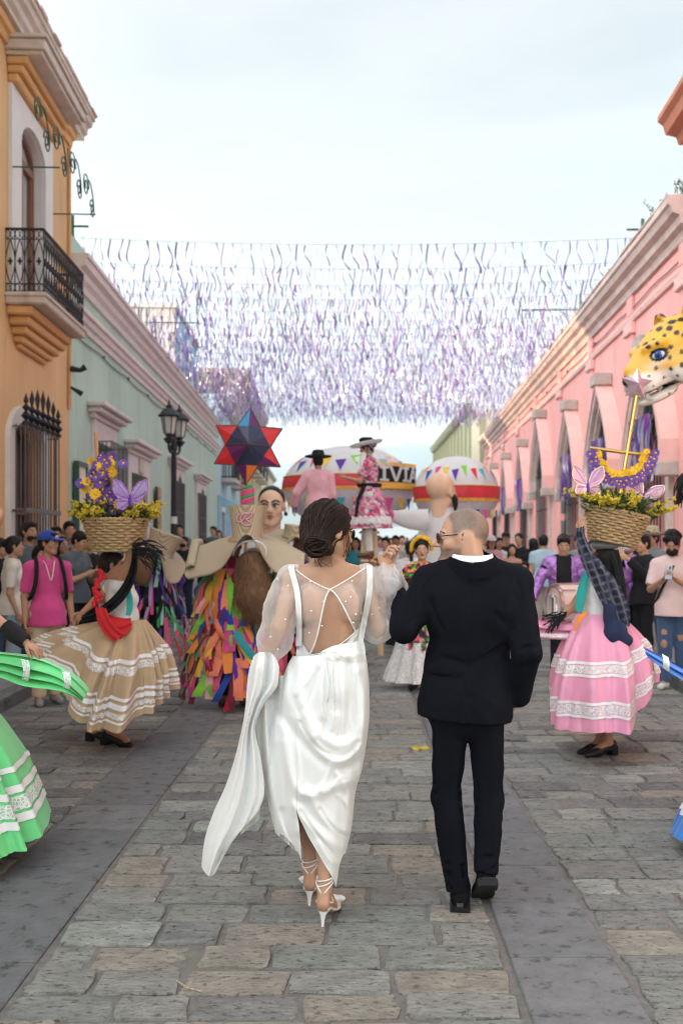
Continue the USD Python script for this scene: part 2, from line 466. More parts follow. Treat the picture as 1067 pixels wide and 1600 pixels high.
class Facade:
    def __init__(s, O, t, n):
        s.O, s.t, s.n = A(*O, 0), A(*t, 0) / np.hypot(*t), A(*n, 0) / np.hypot(*n)

    def __call__(s, mesh):
        v, f = fix(mesh)
        w = s.O + v[:, :1] * s.t + v[:, 1:2] * s.n + v[:, 2:] * A(0, 0, 1)
        if s.t[0] * s.n[1] - s.t[1] * s.n[0] < 0:
            f = f[:, ::-1]
        return w, f

    def pt(s, u, v, w):
        return s.O + u * s.t + v * s.n + A(0, 0, w)

    def box(s, u0, u1, v0, v1, w0, w1, ch=0.0):
        return s(box((u0, v0, w0), (u1, v1, w1), ch))

    def mould(s, prof, u0, u1):
        """closed profile [(v, w)] swept along the wall"""
        import shapely
        v, f = extrude(shapely.Polygon(prof), u1 - u0)
        m = trimesh.Trimesh(np.stack([v[:, 2] + u0, v[:, 0], v[:, 1]], 1), f, process=False)
        return s(m)

    def slab(s, poly, v0, v1):
        """polygon in (u, w) with thickness v0..v1"""
        v, f = extrude(poly, v1 - v0)
        return s((np.stack([v[:, 0], v[:, 2] + v0, v[:, 1]], 1), f[:, ::-1]))

    def wall(s, u0, u1, w0, w1, depth, openings):
        import shapely
        body = m3.Manifold.cube((u1 - u0, depth, w1 - w0)).translate((u0, -depth, w0))
        for poly, d in openings:
            v, f = extrude(poly, d + 1.0)
            v = np.stack([v[:, 0], 1.0 - v[:, 2], v[:, 1]], 1)
            cut = m3.Manifold(m3.Mesh(v.astype(np.float32), f.astype(np.uint32)))
            if cut.status() != m3.Error.NoError or cut.volume() < 0:
                cut = m3.Manifold(m3.Mesh(v.astype(np.float32), f[:, ::-1].astype(np.uint32)))
            body = body - cut
        return s(body)

    def inv(s, p):
        d = np.asarray(p) - s.O
        return A(d @ s.t, d @ s.n, d[2])

import shapely
from shapely import Polygon, Point, LineString
from shapely import affinity
LEFT = Facade((-4.31, 0), (-.0437, 1), (1, .0437))
RIGHT = Facade((4.36, 0), (.0456, 1), (-1, .0456))
rect = lambda u0, u1, w0, w1: shapely.box(u0, w0, u1, w1)

def seg_arch(u0, u1, w0, spring, rise, n=14):
    c, h = (u0 + u1) / 2, (u1 - u0) / 2
    a = np.linspace(0, np.pi, n)
    return Polygon([(u0, w0), (u1, w0)] + [(c + h * math.cos(x), spring + rise * math.sin(x)) for x in a])

def point_arch(c, h, w0, spring, rise, n=9, bow=.13):
    t = np.linspace(0, 1, n)
    right = [(c + h * (1 - x) + bow * h * math.sin(np.pi * x), spring + rise * x) for x in t]
    left = [(2 * c - x, y) for x, y in right[::-1]]
    return Polygon([(c - h, w0), (c + h, w0)] + right + left[1:])

# ------------------------------------------------------------------ street
random.seed(4); rng = np.random.default_rng(4)
street = thing('street', 'grey stone paved street running away between the houses', 'street', kind='structure')
put(street, 'mortar_bed', (A([-9, -14, -.011], [9, -14, -.011], [9, 120, -.011], [-9, 120, -.011]), A([0, 1, 2], [0, 2, 3]).astype(int)), 'mortar')
ground = put(None, 'ground', (A([-560, -300, -.12], [560, -300, -.12], [560, 3500, -.12], [-560, 3500, -.12]), A([0, 1, 2], [0, 2, 3]).astype(int)), 'hill_forest', kind='structure', label='flat ground beneath the town and valley', cat='ground')

def stone(x0, x1, y0, y1, top, rough=.010, ch=.007, n=3):
    """one paving stone: uneven outline, chamfered rim"""
    w, d = x1 - x0, y1 - y0
    r = min(.014, w * .12, d * .12)
    pts = []
    for (cx, cy, sx, sy) in ((x1, y0, 1, -1), (x1, y1, 1, 1), (x0, y1, -1, 1), (x0, y0, -1, -1)):
        a0 = math.atan2(sy, sx) - math.pi / 4
        for k in (0, 1):
            a = a0 + math.pi / 2 * k
            pts.append((cx - sx * r + r * math.cos(a), cy - sy * r + r * math.sin(a)))
        nx, ny = {(1, -1): (x1, (y0 + y1) / 2), (1, 1): ((x0 + x1) / 2, y1), (-1, 1): (x0, (y0 + y1) / 2), (-1, -1): ((x0 + x1) / 2, y0)}[(sx, sy)]
        pts.append((nx, ny))
    p = np.array(pts) + rng.normal(0, rough * .6, (12, 2))
    c = p.mean(0)
    q = c + (p - c) * (1 - ch / (np.linalg.norm(p - c, axis=1, keepdims=True)))
    tilt = rng.normal(0, .008, 2)
    tz = top + (p - c) @ tilt
    v = np.vstack([np.c_[p, np.full(12, -.035)], np.c_[p, tz - ch * .7], np.c_[q, tz + rng.normal(0, .0012, 12)], [[*c, top + .002]]])
    k = np.arange(12); k2 = (k + 1) % 12
    f = np.vstack([np.c_[k, k2, k2 + 12], np.c_[k, k2 + 12, k + 12], np.c_[k + 12, k2 + 12, k2 + 24], np.c_[k + 12, k2 + 24, k + 24], np.c_[k + 24, k2 + 24, k * 0 + 36]])
    return v, f

stones = []
def kerb_x(side, y):
    return -(2.93 + .0437 * y) if side < 0 else 2.96 + .0456 * y
for y_from, x0f, x1f, tone in ((2.9, lambda y: -1.215, lambda y: .575, 0), (2.9, lambda y: 1.02, lambda y: kerb_x(1, y) - .02, 1), (2.9, lambda y: kerb_x(-1, y) + .02, lambda y: -1.715, 2)):
    y = y_from - rng.uniform(0, .2)
    while y < 44:
        d = rng.uniform(.175, .275)
        x0, x1 = x0f(y), x1f(y)
        cuts = [x0]
        x = x0 + rng.uniform(.15, .45)
        while x < x1 - .16:
            cuts.append(x); x += rng.uniform(.25, .50)
        cuts.append(x1)
        for a, b in zip(cuts[:-1], cuts[1:]):
            if b - a < .1:
                continue
            m = stone(a + .011, b - .011, y + .010, y + d - .010, rng.normal(0, .004))
            mi = rng.choice(6, p=[[.3, .26, .17, .13, .02, .12], [.24, .24, .12, .22, .12, .06], [.14, .12, .05, .27, .41, .01]][tone])
            yy = y + d / 2
            px, py = CX + F * (a + b) / 2 / yy, CY + F * EYE / yy
            half = F * (b - a) / 2 / yy
            seen = -half < px < 1067 + half and py < 1625
            stones.append((yy if seen else 99 + yy, m, STONES[mi]))
        y += d
stones.sort(key=lambda s: s[0])
for yy, m, mm in stones[:290]:
    put(street, 'paving_stone', m, mm)
for mm in STONES:
    rest = [m for _, m, k in stones[290:] if k == mm]
    if rest:
        put(street, 'far_paving_stones', join(*rest), mm, kind='stuff')
n = 0
for x0, x1 in ((-1.70, -1.23), (.592, 1.002)):
    y = 2.5 + rng.uniform(0, .3)
    while y < 44:
        d = rng.uniform(.5, .62)
        m = box((x0 + .004, y + .004, -.06), (x1 - .004, y + d - .004, .002 + rng.normal(0, .002)), .006)
        put(street, 'paving_slab', m, SLABS[rng.choice(3, p=[.45, .35, .2] if x0 > 0 else [.4, .1, .5])])
        y += d
for side, fac, nm in ((-1, LEFT, 'left'), (1, RIGHT, 'right')):
    sw = thing('sidewalk', f'raised grey stone sidewalk along the {"green" if side < 0 else "pink"} house', 'sidewalk', kind='structure')
    put(sw, 'paving', fac.box(-4, 70, 0, 1.22, -.1, .118), 'sidewalk_stone')
    u = -2.0
    while u < 62:
        d = rng.uniform(.7, 1.1)
        put(sw, 'kerb_stone', fac.box(u + .006, u + d - .006, 1.222, 1.38, -.1, .13 + rng.normal(0, .004), .025), SLABS[int(rng.integers(3))])
        u += d
# far end of the street, gently dipping valley floor
# ------------------------------------------------------------------ yellow house (left, near)
yh = thing('house', 'ochre yellow two storey house with iron balcony and arched window', 'house', LEFT.pt(10, 0, 0))
door_open = seg_arch(14.55, 15.85, 5.12, 7.45, .38)
win_open = seg_arch(14.15, 15.75, .9, 3.05, .34)
more_open = [(seg_arch(u, u + 1.4, w, w + 2.3, .35), .4) for u in (5.5, 10.0) for w in (.9, 5.1)]
put(yh, 'wall', LEFT.wall(3, 17.6, -.1, 9.15, 6, [(door_open, .22), (win_open, .26)] + more_open), 'ochre_plaster')
prof = [(0, 8.55), (.05, 8.55), (.07, 8.66), (.12, 8.68), (.14, 8.78), (0, 8.78)]
put(yh, 'lower_cornice', LEFT.mould(prof, 3, 17.62), 'ochre_trim')
prof = [(0, 8.785), (.20, 8.785), (.20, 8.86), (.26, 8.90), (.27, 9.0), (.34, 9.03), (.36, 9.12), (.40, 9.13), (.40, 9.2), (0, 9.2)]
cor = put(yh, 'roof_cornice', LEFT.mould(prof, 3, 17.9), 'cream_stone')
for i in range(40):
    u = 3.1 + i * .37
    put(yh, 'roof_tile', LEFT.box(u, u + .385, -.1, .43 + rng.normal(0, .012), 9.205, 9.24 + rng.uniform(0, .03), .01), 'rose_stone')
# hood slab over the balcony door
import itertools
hood = put(yh, 'window_hood', LEFT.box(13.92, 16.42, 0, .56, 8.50, 8.64, .012), 'cream_stone')
put(hood, 'upper_fillet', LEFT.box(13.88, 16.46, 0, .60, 8.645, 8.70, .01), 'cream_stone')
put(hood, 'lower_fillet', LEFT.box(13.97, 16.37, 0, .51, 8.44, 8.497, .01), 'cream_stone')
for k, (o, w0, w1) in enumerate([(.30, 8.33, 8.437), (.23, 8.22, 8.327), (.15, 8.10, 8.217)]):
    put(hood, 'stepped_moulding', LEFT.box(14.0 + (.30 - o) * .4, 16.34 - (.30 - o) * .4, 0, o, w0, w1, .02), 'ochre_trim')
sur = rect(14.08, 16.3, 5.08, 8.09).difference(door_open)
dr = put(yh, 'balcony_door', LEFT.slab(rect(14.5, 15.9, 5.1, 7.9).intersection(door_open), -.215, -.19), 'curtain_pane')
put(dr, 'reveal', LEFT.slab(door_open.difference(door_open.buffer(-.012)), -.219, .002), 'white_trim')
put(dr, 'surround', LEFT.slab(sur, .003, .06), 'white_trim')
put(dr, 'frame', LEFT.slab(door_open.difference(door_open.buffer(-.09)), -.187, -.12), 'wood_frame')
put(dr, 'centre_post', LEFT.box(15.14, 15.26, -.186, -.125, 5.12, 7.4), 'wood_frame')
put(dr, 'transom', LEFT.box(14.63, 15.77, -.185, -.11, 7.3, 7.42), 'wood_frame')
for u in (14.64, 15.69):
    put(dr, 'leaf_stile', LEFT.box(u, u + .07, -.184, -.13, 5.12, 7.3), 'wood_frame')
# balcony
bal = put(yh, 'balcony_slab', LEFT.box(13.93, 16.42, 0, .56, 4.93, 5.10, .02), 'cream_stone')
put(bal, 'slab_rim', LEFT.box(13.90, 16.45, 0, .59, 5.03, 5.085, .012), 'cream_stone')
for k, (o, w0, w1) in enumerate([(.36, 4.80, 4.927), (.29, 4.68, 4.797), (.22, 4.57, 4.677), (.14, 4.47, 4.567), (.08, 4.40, 4.467)]):
    put(bal, 'console_moulding', LEFT.box(14.0 + k * .11, 16.32 - k * .11, 0, o, w0, w1, .02), 'ochre_trim')

def railing(p0, p1, z0, z1, n):
    """iron railing of paired ovals with florets and rows of rings between p0 and p1"""
    p0, p1 = np.asarray(p0), np.asarray(p1)
    L = np.linalg.norm(p1 - p0); d = (p1 - p0) / L; up = A(0, 0, 1); H = z1 - z0
    out = []
    for w, r in ((0.0, .014), (.13 * H, .008), (.84 * H, .008), (H, .02)):
        out.append(tube([p0 + up * w, p1 + up * w], r, 5))
    c = L / n
    for i in range(n):
        o = p0 + d * (c * (i + .5))
        for s in (-1, 1):
            t = np.linspace(0, 1, 9)
            out.append(tube([o + d * (s * c * .5 * math.sin(math.pi * x)) + up * (H * (.13 + .71 * x)) for x in t], .0075, 4))
            for w in (.065, .92):
                a = np.linspace(0, 2 * np.pi, 9)
                out.append(tube([o + d * (s * c * .25 + c * .23 * math.cos(x)) + up * (H * w + H * .062 * math.sin(x)) for x in a], .006, 4))
        for dd in ((1, 0), (0, 1)):
            e = d * dd[0] * c * .27 + up * dd[1] * c * .4
            out.append(tube([o + up * .49 * H - e, o + up * .49 * H, o + up * .49 * H + e], [.008, .024, .008], 5))
        out.append(tube([p0 + d * c * i, p0 + d * c * i + up * H], .007, 4))
    return join(*out)
b0, b1, b2, b3 = LEFT.pt(13.97, 0, 5.1), LEFT.pt(13.97, .53, 5.1), LEFT.pt(16.38, .53, 5.1), LEFT.pt(16.38, 0, 5.1)
rl = put(yh, 'balcony_railing', railing(b1, b2, 5.1, 5.98, 17), 'iron')
put(rl, 'side_railing', railing(b0, b1, 5.1, 5.98, 4), 'iron')
put(rl, 'side_railing', railing(b3, b2, 5.1, 5.98, 4), 'iron')

def scroll(fac, u, v, w, r, dirn=1):
    a = np.linspace(0, 3.6 * np.pi, 40)
    q = r * (1 - a / (4.4 * np.pi))
    return [fac.pt(u + dirn * q_ * math.cos(x), v, w + q_ * math.sin(x)) for q_, x in zip(q, a)]
parts = []
for u, w in ((14.1, 6.9), (16.45, 7.0)):
    parts.append(tube([LEFT.pt(u, .0, w), LEFT.pt(u, .72, w)], .012, 5))
for i, u in enumerate((13.2, 14.15, 15.1, 16.0)):
    w = 7.2
    parts.append(tube(scroll(LEFT, u, .66, w + .12, .2), .011, 5))
    parts.append(tube(spline([LEFT.pt(u + .14, .66, w + .12), LEFT.pt(u + .25, .66, w + .28), LEFT.pt(u + .5, .66, w + .1), LEFT.pt(u + .55, .66, w - .12)], 14), .011, 5))
    parts.append(tube(scroll(LEFT, u + .45, .66, w - .12, .17, -1), .011, 5))
sbk = put(yh, 'scroll_bracket', join(*parts[2:]), 'green_iron', smooth=40, kind='stuff')
for q_ in parts[:2]:
    put(sbk, 'bracket_bar', q_, 'green_iron')
# arched street window with spear grille
wf = put(yh, 'arched_window', LEFT.slab(win_open, -.255, -.23), 'dark_pane')
put(wf, 'surround', LEFT.slab(seg_arch(13.93, 15.97, .9, 3.07, .55).difference(win_open), .003, .08), 'white_trim')
put(wf, 'wood_frame', LEFT.slab(win_open.difference(win_open.buffer(-.1)), -.227, -.15), 'wood_frame')
put(wf, 'wood_post', LEFT.box(14.9, 15.02, -.226, -.15, .95, 3.2), 'wood_frame')
put(wf, 'wood_crossbar', LEFT.box(14.25, 15.65, -.225, -.14, 2.0, 2.1), 'wood_frame')
put(wf, 'shutter_panel', LEFT.box(14.28, 14.86, -.224, -.17, .98, 1.98), 'wood_frame')
gr = []
for i in range(13):
    u = 14.02 + i * .155
    gr.append(tube([LEFT.pt(u, .26, .95), LEFT.pt(u, .26, 3.25)], .011, 5))
for v in (.07, .13, .2):
    for u in (14.02, 15.88):
        gr.append(tube([LEFT.pt(u, v, .95), LEFT.pt(u, v, 3.25)], .010, 5))
for w in (.97, 3.22):
    gr.append(tube([LEFT.pt(14.02, 0, w), LEFT.pt(14.02, .26, w), LEFT.pt(15.88, .26, w), LEFT.pt(15.88, 0, w)], .013, 5))
put(wf, 'grille', join(*gr), 'grey_iron')
put(wf, 'grille_crossbar', join(*[LEFT.box(13.99, 15.91, .245, .285, w, w + .07) for w in (2.0,)], tube([LEFT.pt(14.02, 0, 2.03), LEFT.pt(14.02, .26, 2.03)], .02, 5)), 'grey_iron')
for i in range(7):
    u = 14.06 + i * .295
    h = .36 + .16 * math.sin(math.pi * i / 6)
    put(wf, 'spear_finial', lathe([(.001, 0), (.05, .0), (.05, .05), (.02, .07), (.075, .13), (.02, .2), (.06, .25), (.015, .3), (.04, h * .8 + .05), (.001, h + .1)], 8, LEFT.pt(u, .26, 3.24)), 'iron', smooth=40)
0 and put(yh, 'drain_bracket', join(tube([LEFT.pt(17.5, .0, 3.7), LEFT.pt(17.5, .12, 3.7)], .03, 6), tube([LEFT.pt(17.55, .0, 3.9), LEFT.pt(17.55, .15, 3.9)], .02, 6)), 'iron')
for (poly, d) in more_open:
    b = poly.bounds
    k = put(yh, 'side_window', LEFT.slab(poly, -.39, -.35), 'dark_pane')
    put(k, 'surround', LEFT.slab(poly.buffer(.15).difference(poly), .003, .05), 'white_trim')

# ------------------------------------------------------------------ mint green house
gh = thing('house', 'long mint green single storey house with white cornices', 'house', LEFT.pt(30, 0, 0))
g_win = [(19.6, 21.3, 1.0, 3.55), (23.3, 25.6, .12, 3.2), (30.2, 32.4, .9, 3.4), (36.6, 39.0, .9, 3.3)]
put(gh, 'wall', LEFT.wall(17.61, 45, -.1, 6.55, 8, [(rect(*w), .4) for w in g_win]), 'mint_plaster')
put(gh, 'parapet', LEFT.box(17.63, 44.98, -.4, -.02, 6.55, 7.1), 'mint_plaster')
put(gh, 'upper_cornice', LEFT.mould([(0, 6.2), (.06, 6.2), (.08, 6.3), (.16, 6.36), (.18, 6.46), (.28, 6.5), (.30, 6.62), (.34, 6.63), (.34, 6.7), (-.1, 6.7), (-.1, 6.56), (0, 6.54)], 17.64, 45.0), 'pinkish_white_trim')
put(gh, 'lower_cornice', LEFT.mould([(0, 5.5), (.05, 5.5), (.06, 5.6), (.12, 5.63), (.14, 5.72), (.2, 5.74), (.2, 5.82), (0, 5.82)], 17.64, 45.0), 'pinkish_white_trim')
for k, (u0, u1, w0, w1) in enumerate(g_win):
    wd = put(gh, 'door' if k == 1 else 'window', LEFT.box(u0 + .02, u1 - .02, -.4, -.34, w0, w1), 'dark_wood' if k == 1 else 'dark_pane')
    wide = .30 if k == 1 else .22
    put(wd, 'surround', LEFT.slab(rect(u0 - wide, u1 + wide, w0 - .02, w1 + .42).difference(rect(u0, u1, w0, w1)), .003, .07), 'pinkish_white_trim')
    if k == 1:
        for j in (0, 1):
            for m_ in (0, 1, 2):
                put(wd, 'door_panel', LEFT.box(u0 + .15 + j * 1.1, u0 + 1.05 + j * 1.1, -.338, -.31, .3 + m_ * .95, 1.1 + m_ * .95, .02), 'dark_wood')
        put(wd, 'lintel_block', LEFT.box((u0 + u1) / 2 - .25, (u0 + u1) / 2 + .25, .071, .12, w1 + .03, w1 + .4, .02), 'cream_stone')
    h0 = w1 + .423
    put(wd, 'hood', join(LEFT.box(u0 - .42, u1 + .42, .0, .13, h0, h0 + .10, .02), LEFT.box(u0 - .52, u1 + .52, 0, .26, h0 + .103, h0 + .2, .02), LEFT.box(u0 - .62, u1 + .62, 0, .36, h0 + .203, h0 + .30, .02)), 'pinkish_white_trim')
    if k != 1:
        g = []
        nb = int((u1 - u0) / .14)
        pv = .34 if k == 0 else .14
        for i in range(nb + 1):
            u = u0 + (u1 - u0) * i / nb
            g.append(tube([LEFT.pt(u, pv, w0 - .05), LEFT.pt(u, pv, w1 + .02)], .011, 5))
        for w in (w0, (w0 + w1) / 2 - .3, (w0 + w1) / 2 + .3, w1):
            g.append(tube([LEFT.pt(u0, 0, w), LEFT.pt(u0, pv, w), LEFT.pt(u1, pv, w), LEFT.pt(u1, 0, w)], .012, 5))
        if k == 0:
            for v in (.09, .17, .25):
                g += [tube([LEFT.pt(u, v, w0), LEFT.pt(u, v, w1)], .01, 5) for u in (u0, u1)]
        else:
            g += [tube([LEFT.pt((u0 + u1) / 2 - .25 + .25 * i, pv, w1), LEFT.pt((u0 + u1) / 2 - .25 + .25 * i, pv, w1 + .3 - .1 * abs(i - 1))], [.03, .004], 5) for i in range(3)]
        put(wd, 'grille', join(*g), 'grey_iron')
        put(wd, 'frame', LEFT.slab(rect(u0, u1, w0, w1).difference(rect(u0 + .1, u1 - .1, w0 + .1, w1 - .1)), -.335, -.27), 'pinkish_white_trim' if k > 1 else 'dark_wood')
sb = thing('shutter_board', 'open pale framed shutter panel beside the green house window', 'shutter', LEFT.pt(18.2, .3, 1.2))
put(sb, 'panel', LEFT.box(17.9, 18.5, .05, .09, 1.35, 2.95), 'cream_plaster')
put(sb, 'frame', LEFT.slab(rect(17.82, 18.58, 1.27, 3.03).difference(rect(17.9, 18.5, 1.35, 2.95)), .03, .12), 'green_iron')
ws = thing('shop_sign', 'narrow hanging wooden sign of five plaques on green wall', 'sign', LEFT.pt(27.3, .1, 2))
put(ws, 'backing', LEFT.box(26.9, 27.5, .06, .1, 1.4, 3.05, .01), 'dark_wood')
for i in range(5):
    put(ws, 'plaque', LEFT.box(26.93, 27.47, .1, .14, 1.43 + i * .325, 1.72 + i * .325, .01), 'sign_wood')

# ------------------------------------------------------------------ pink house on the right
ph = thing('house', 'long pink single storey house with pointed stone window hoods', 'house', RIGHT.pt(30, 0, 0))
p_win = [(17.0, 0, 1.0), (20.9, 0, 1.0), (24.9, 0, 1.0), (30.2, 1, 1.0), (34.6, 0, 1.0), (40.0, 0, 1.0), (45.3, 0, 1.0)]
ops = []
for c, dflag, s in p_win:
    h = .95 if dflag else .8
    ops.append((point_arch(c, h, .12 if dflag else .95, 3.45 if dflag else 3.2, 1.25 if dflag else 1.05), .45))
put(ph, 'wall', RIGHT.wall(14.92, 52, -.1, 6.5, 8, ops), 'pink_plaster')
put(ph, 'parapet', RIGHT.box(14.94, 51.9, -.45, .02, 6.5, 6.86), 'pink_plaster')
prof = [(0, 6.22), (.06, 6.22), (.09, 6.34), (.18, 6.38), (.20, 6.5), (.30, 6.54), (.34, 6.64), (.38, 6.66), (.38, 6.76), (.02, 6.82), (.022, 6.505), (0, 6.49)]
put(ph, 'roof_cornice', RIGHT.mould(prof, 14.93, 52.1), 'rose_stone')
for i in range(46):
    u = 14.95 + i * .8
    put(ph, 'cornice_stone', RIGHT.box(u, u + .78, .1, .40 + rng.normal(0, .006), 6.765, 6.80 + rng.uniform(0, .02), .01), 'rose_stone')
put(ph, 'string_course', RIGHT.mould([(0, 5.72), (.05, 5.72), (.07, 5.8), (.05, 5.84), (0, 5.84)], 14.93, 52), 'pink_trim')
for u in (15.3, 18.9, 22.85, 27.4, 32.5, 37.3, 42.7, 48.0, 51.6):
    k = put(ph, 'pilaster', RIGHT.box(u - .22, u + .22, .0, .055, -.02, 5.70, .01), 'pink_plaster')
    put(k, 'capital', RIGHT.box(u - .30, u + .30, .002, .11, 5.48, 5.70, .02), 'pink_trim')
    put(k, 'frieze_block', RIGHT.box(u - .22, u + .22, .002, .06, 5.85, 6.21, .01), 'pink_plaster')
for (c, dflag, s), (poly, d) in zip(p_win, ops):
    h = .95 if dflag else .8
    spring, rise = (3.45, 1.25) if dflag else (3.2, 1.05)
    w0 = .12 if dflag else .95
    wd = put(ph, 'door' if dflag else 'window', RIGHT.slab(poly, -.44, -.38), 'dark_wood' if dflag else 'dark_pane')
    put(wd, 'jamb', RIGHT.slab(point_arch(c, h + .22, w0 - .05, spring, rise + .2).difference(poly), .003, .09), 'cream_stone')
    # stepped ogee hood with drop blocks and finial block
    for k, (g0, g1, v1, m) in enumerate(((.225, .36, .20, 'rose_stone'), (.362, .5, .29, 'rose_stone'), (.502, .64, .33, 'pink_trim'))):
        outer = point_arch(c, h + g1, spring - .35, spring, rise + g1 * 1.15)
        inner = point_arch(c, h + g0, spring - 1, spring, rise + g0 * 1.15)
        put(wd, 'hood_moulding', RIGHT.slab(outer.difference(inner), .004, v1), m)
    for sgn in (-1, 1):
        put(wd, 'drop_block', RIGHT.box(c + sgn * (h + .36), c + sgn * (h + .66), .005, .35, spring - .58, spring - .352, .02), 'grey_stone')
    top = spring + rise + .64 * 1.15
    put(wd, 'finial_block', RIGHT.box(c - .25, c + .25, .006, .38, top - .16, top + .10, .02), 'grey_stone')
    g = []
    pv = .16
    for i in range(9):
        u = c - h + 2 * h * i / 8
        g.append(tube([RIGHT.pt(u, pv, w0), RIGHT.pt(u, pv, spring + .15)], .011, 5))
    for w in (w0 + .1, 1.7, 2.5, spring + .1):
        g.append(tube([RIGHT.pt(c - h, 0, w), RIGHT.pt(c - h, pv, w), RIGHT.pt(c + h, pv, w), RIGHT.pt(c + h, 0, w)], .013, 5))
    for i in range(5):
        u = c - .5 * h + .25 * h * i
        t = spring + .2 + (.9 - .3 * abs(i - 2))
        g.append(tube([RIGHT.pt(u, pv, spring), RIGHT.pt(u + .08, pv, (spring + t) / 2), RIGHT.pt(u, pv, t)], [.015, .05, .004], 5))
    put(wd, 'grille', join(*g), 'iron')
    if not dflag:
        put(wd, 'sill', RIGHT.box(c - h - .3, c + h + .3, .0, .3, .8, .94, .02), 'cream_stone')
for u, w in ((26.75, 2.7), (26.75, 1.75)):
    pl = put(None, 'wall_plaque', RIGHT.box(u - .3, u + .3, .008, .05, w - .38, w + .38, .015), 'grey_iron', label=f'dark rectangular plaque on the pink wall, {"upper" if w > 2 else "lower"} of the pair', cat='plaque')

def fringe_mesh(fac, u0, u1, v, w_top, length, n):
    by = {k: [] for k in FOIL}
    for i in range(n):
        u = u0 + (u1 - u0) * (i + rng.uniform(0, 1)) / n
        L = length * rng.uniform(.7, 1.05)
        wd = rng.uniform(.03, .06)
        ph_ = rng.uniform(0, 6)
        rows = []
        for j in range(5):
            t = j / 4
            c = fac.pt(u + .03 * math.sin(3 * t + ph_), v + .05 * math.sin(4 * t + ph_), w_top - L * t)
            a = ph_ + 2 * t
            e = (fac.t * math.cos(a) + fac.n * math.sin(a)) * wd / 2
            rows.append([c - e, c + e])
        by[FOIL[rng.choice(5, p=[.3, .2, .2, .05, .25])]].append(grid(rows))
    return by
for c, dflag, s in p_win:
    if dflag:
        continue
    ft = thing('foil_fringe', {17.0: 'violet and white foil fringe in the window behind the jaguar head', 20.9: 'violet fringe in the pointed window left of the jaguar', 24.9: 'white and violet fringe in the pointed window right of the doorway', 34.6: 'violet fringe in the first pointed window beyond the doorway', 40.0: 'violet fringe in the second pointed window beyond the doorway', 45.3: 'violet fringe in the farthest pointed window of the pink house'}[c], 'fringe', RIGHT.pt(c, .25, 3.9), group='foil fringes in the windows')
    put(ft, 'cord', tube([RIGHT.pt(c - .72, .27, 3.75), RIGHT.pt(c, .27, 3.62), RIGHT.pt(c + .72, .27, 3.75)], .012, 5), 'iron')
    for m, lst in fringe_mesh(RIGHT, c - .7, c + .7, .27, 3.7, 1.1, 34).items():
        if lst:
            put(ft, 'foil_strips', join(*lst), m, kind='stuff')

# near house on the right (only its eave shows)
nh = thing('house', 'tall house at right edge, only its projecting terracotta eave in view', 'house', RIGHT.pt(8, 0, 0))
n_ops = [(rect(u, u + 1.2, w, w + 2.2), .35) for u in (6.5, 9.5, 12.6) for w in (.9, 5.0)]
put(nh, 'wall', RIGHT.wall(5.5, 14.9, -.1, 8.0, 6, n_ops), 'pink_plaster')
put(nh, 'eave', RIGHT.mould([(0, 7.7), (.1, 7.7), (.14, 7.82), (.3, 7.86), (.34, 8.0), (.42, 8.06), (.42, 8.14), (0, 8.14)], 5.5, 15.35), 'terracotta')
for poly, d in n_ops:
    k = put(nh, 'window', RIGHT.slab(poly, -.34, -.3), 'dark_pane')
    put(k, 'surround', RIGHT.slab(poly.buffer(.14, join_style='mitre').difference(poly), .003, .05), 'cream_stone')

# ------------------------------------------------------------------ houses farther off
def plain_windows(parent, fac, spots, depth_m='dark_pane', surround='white_trim', balcony=False):
    for (u0, u1, w0, w1) in spots:
        k = put(parent, 'window', fac.box(u0, u1, -.2, -.15, w0, w1), depth_m)
        put(k, 'surround', fac.slab(rect(u0 - .18, u1 + .18, w0 - .1, w1 + .25).difference(rect(u0, u1, w0, w1)), .003, .07), surround)
        if balcony:
            s = put(parent, 'balcony', fac.box(u0 - .5, u1 + .5, .0, .7, w0 - .22, w0 - .02, .03), 'cream_stone')
            rails = [tube([fac.pt(u0 - .45, 0, w0 + q), fac.pt(u0 - .45, .64, w0 + q), fac.pt(u1 + .45, .64, w0 + q), fac.pt(u1 + .45, 0, w0 + q)], .03, 4) for q in (.05, .95)]
            nb = int((u1 - u0 + .9) / .13)
            rails += [tube([fac.pt(u0 - .45 + .13 * i, .64, w0), fac.pt(u0 - .45 + .13 * i, .64, w0 + .95)], .018, 4) for i in range(nb + 1)]
            rails += [tube([fac.pt(u, .1 + .14 * i, w0), fac.pt(u, .1 + .14 * i, w0 + .95)], .018, 4) for i in range(4) for u in (u0 - .45, u1 + .45)]
            put(s, 'railing', join(*rails), 'iron')

bh = thing('house', 'bright blue house with small balcony just past the green house', 'house', LEFT.pt(50, 0, 0))
sp_up = [(47.3, 49.3, 4.5, 6.6), (53, 54.8, 4.5, 6.6)]
sp_dn = [(46.5, 48.2, .2, 2.9), (52, 53.6, .2, 2.9)]
put(bh, 'wall', LEFT.wall(45.02, 58, -.1, 8.2, 9, [(rect(*q), .3) for q in sp_up + sp_dn]), 'pale_blue_plaster')
put(bh, 'lower_wall', LEFT.slab(rect(45.03, 57.98, .13, 3.6).difference(shapely.union_all([rect(a - .2, b + .2, .12, d + .3) for a, b, c, d in sp_dn])), .004, .05), 'blue_plaster')
put(bh, 'cornice', LEFT.mould([(0, 7.7), (.1, 7.75), (.3, 8.0), (.3, 8.2), (0, 8.2)], 45.03, 58), 'grey_stone')
plain_windows(bh, LEFT, sp_up, balcony=True)
plain_windows(bh, LEFT, sp_dn, 'dark_pane')
th = thing('tower_block', 'tall grey and blue block rising behind the green roof', 'building', LEFT.pt(52, -4, 0))
put(th, 'side_wall', LEFT.box(47, 47.5, -9.2, -2.2, 0, 12.5), 'grey_plaster')
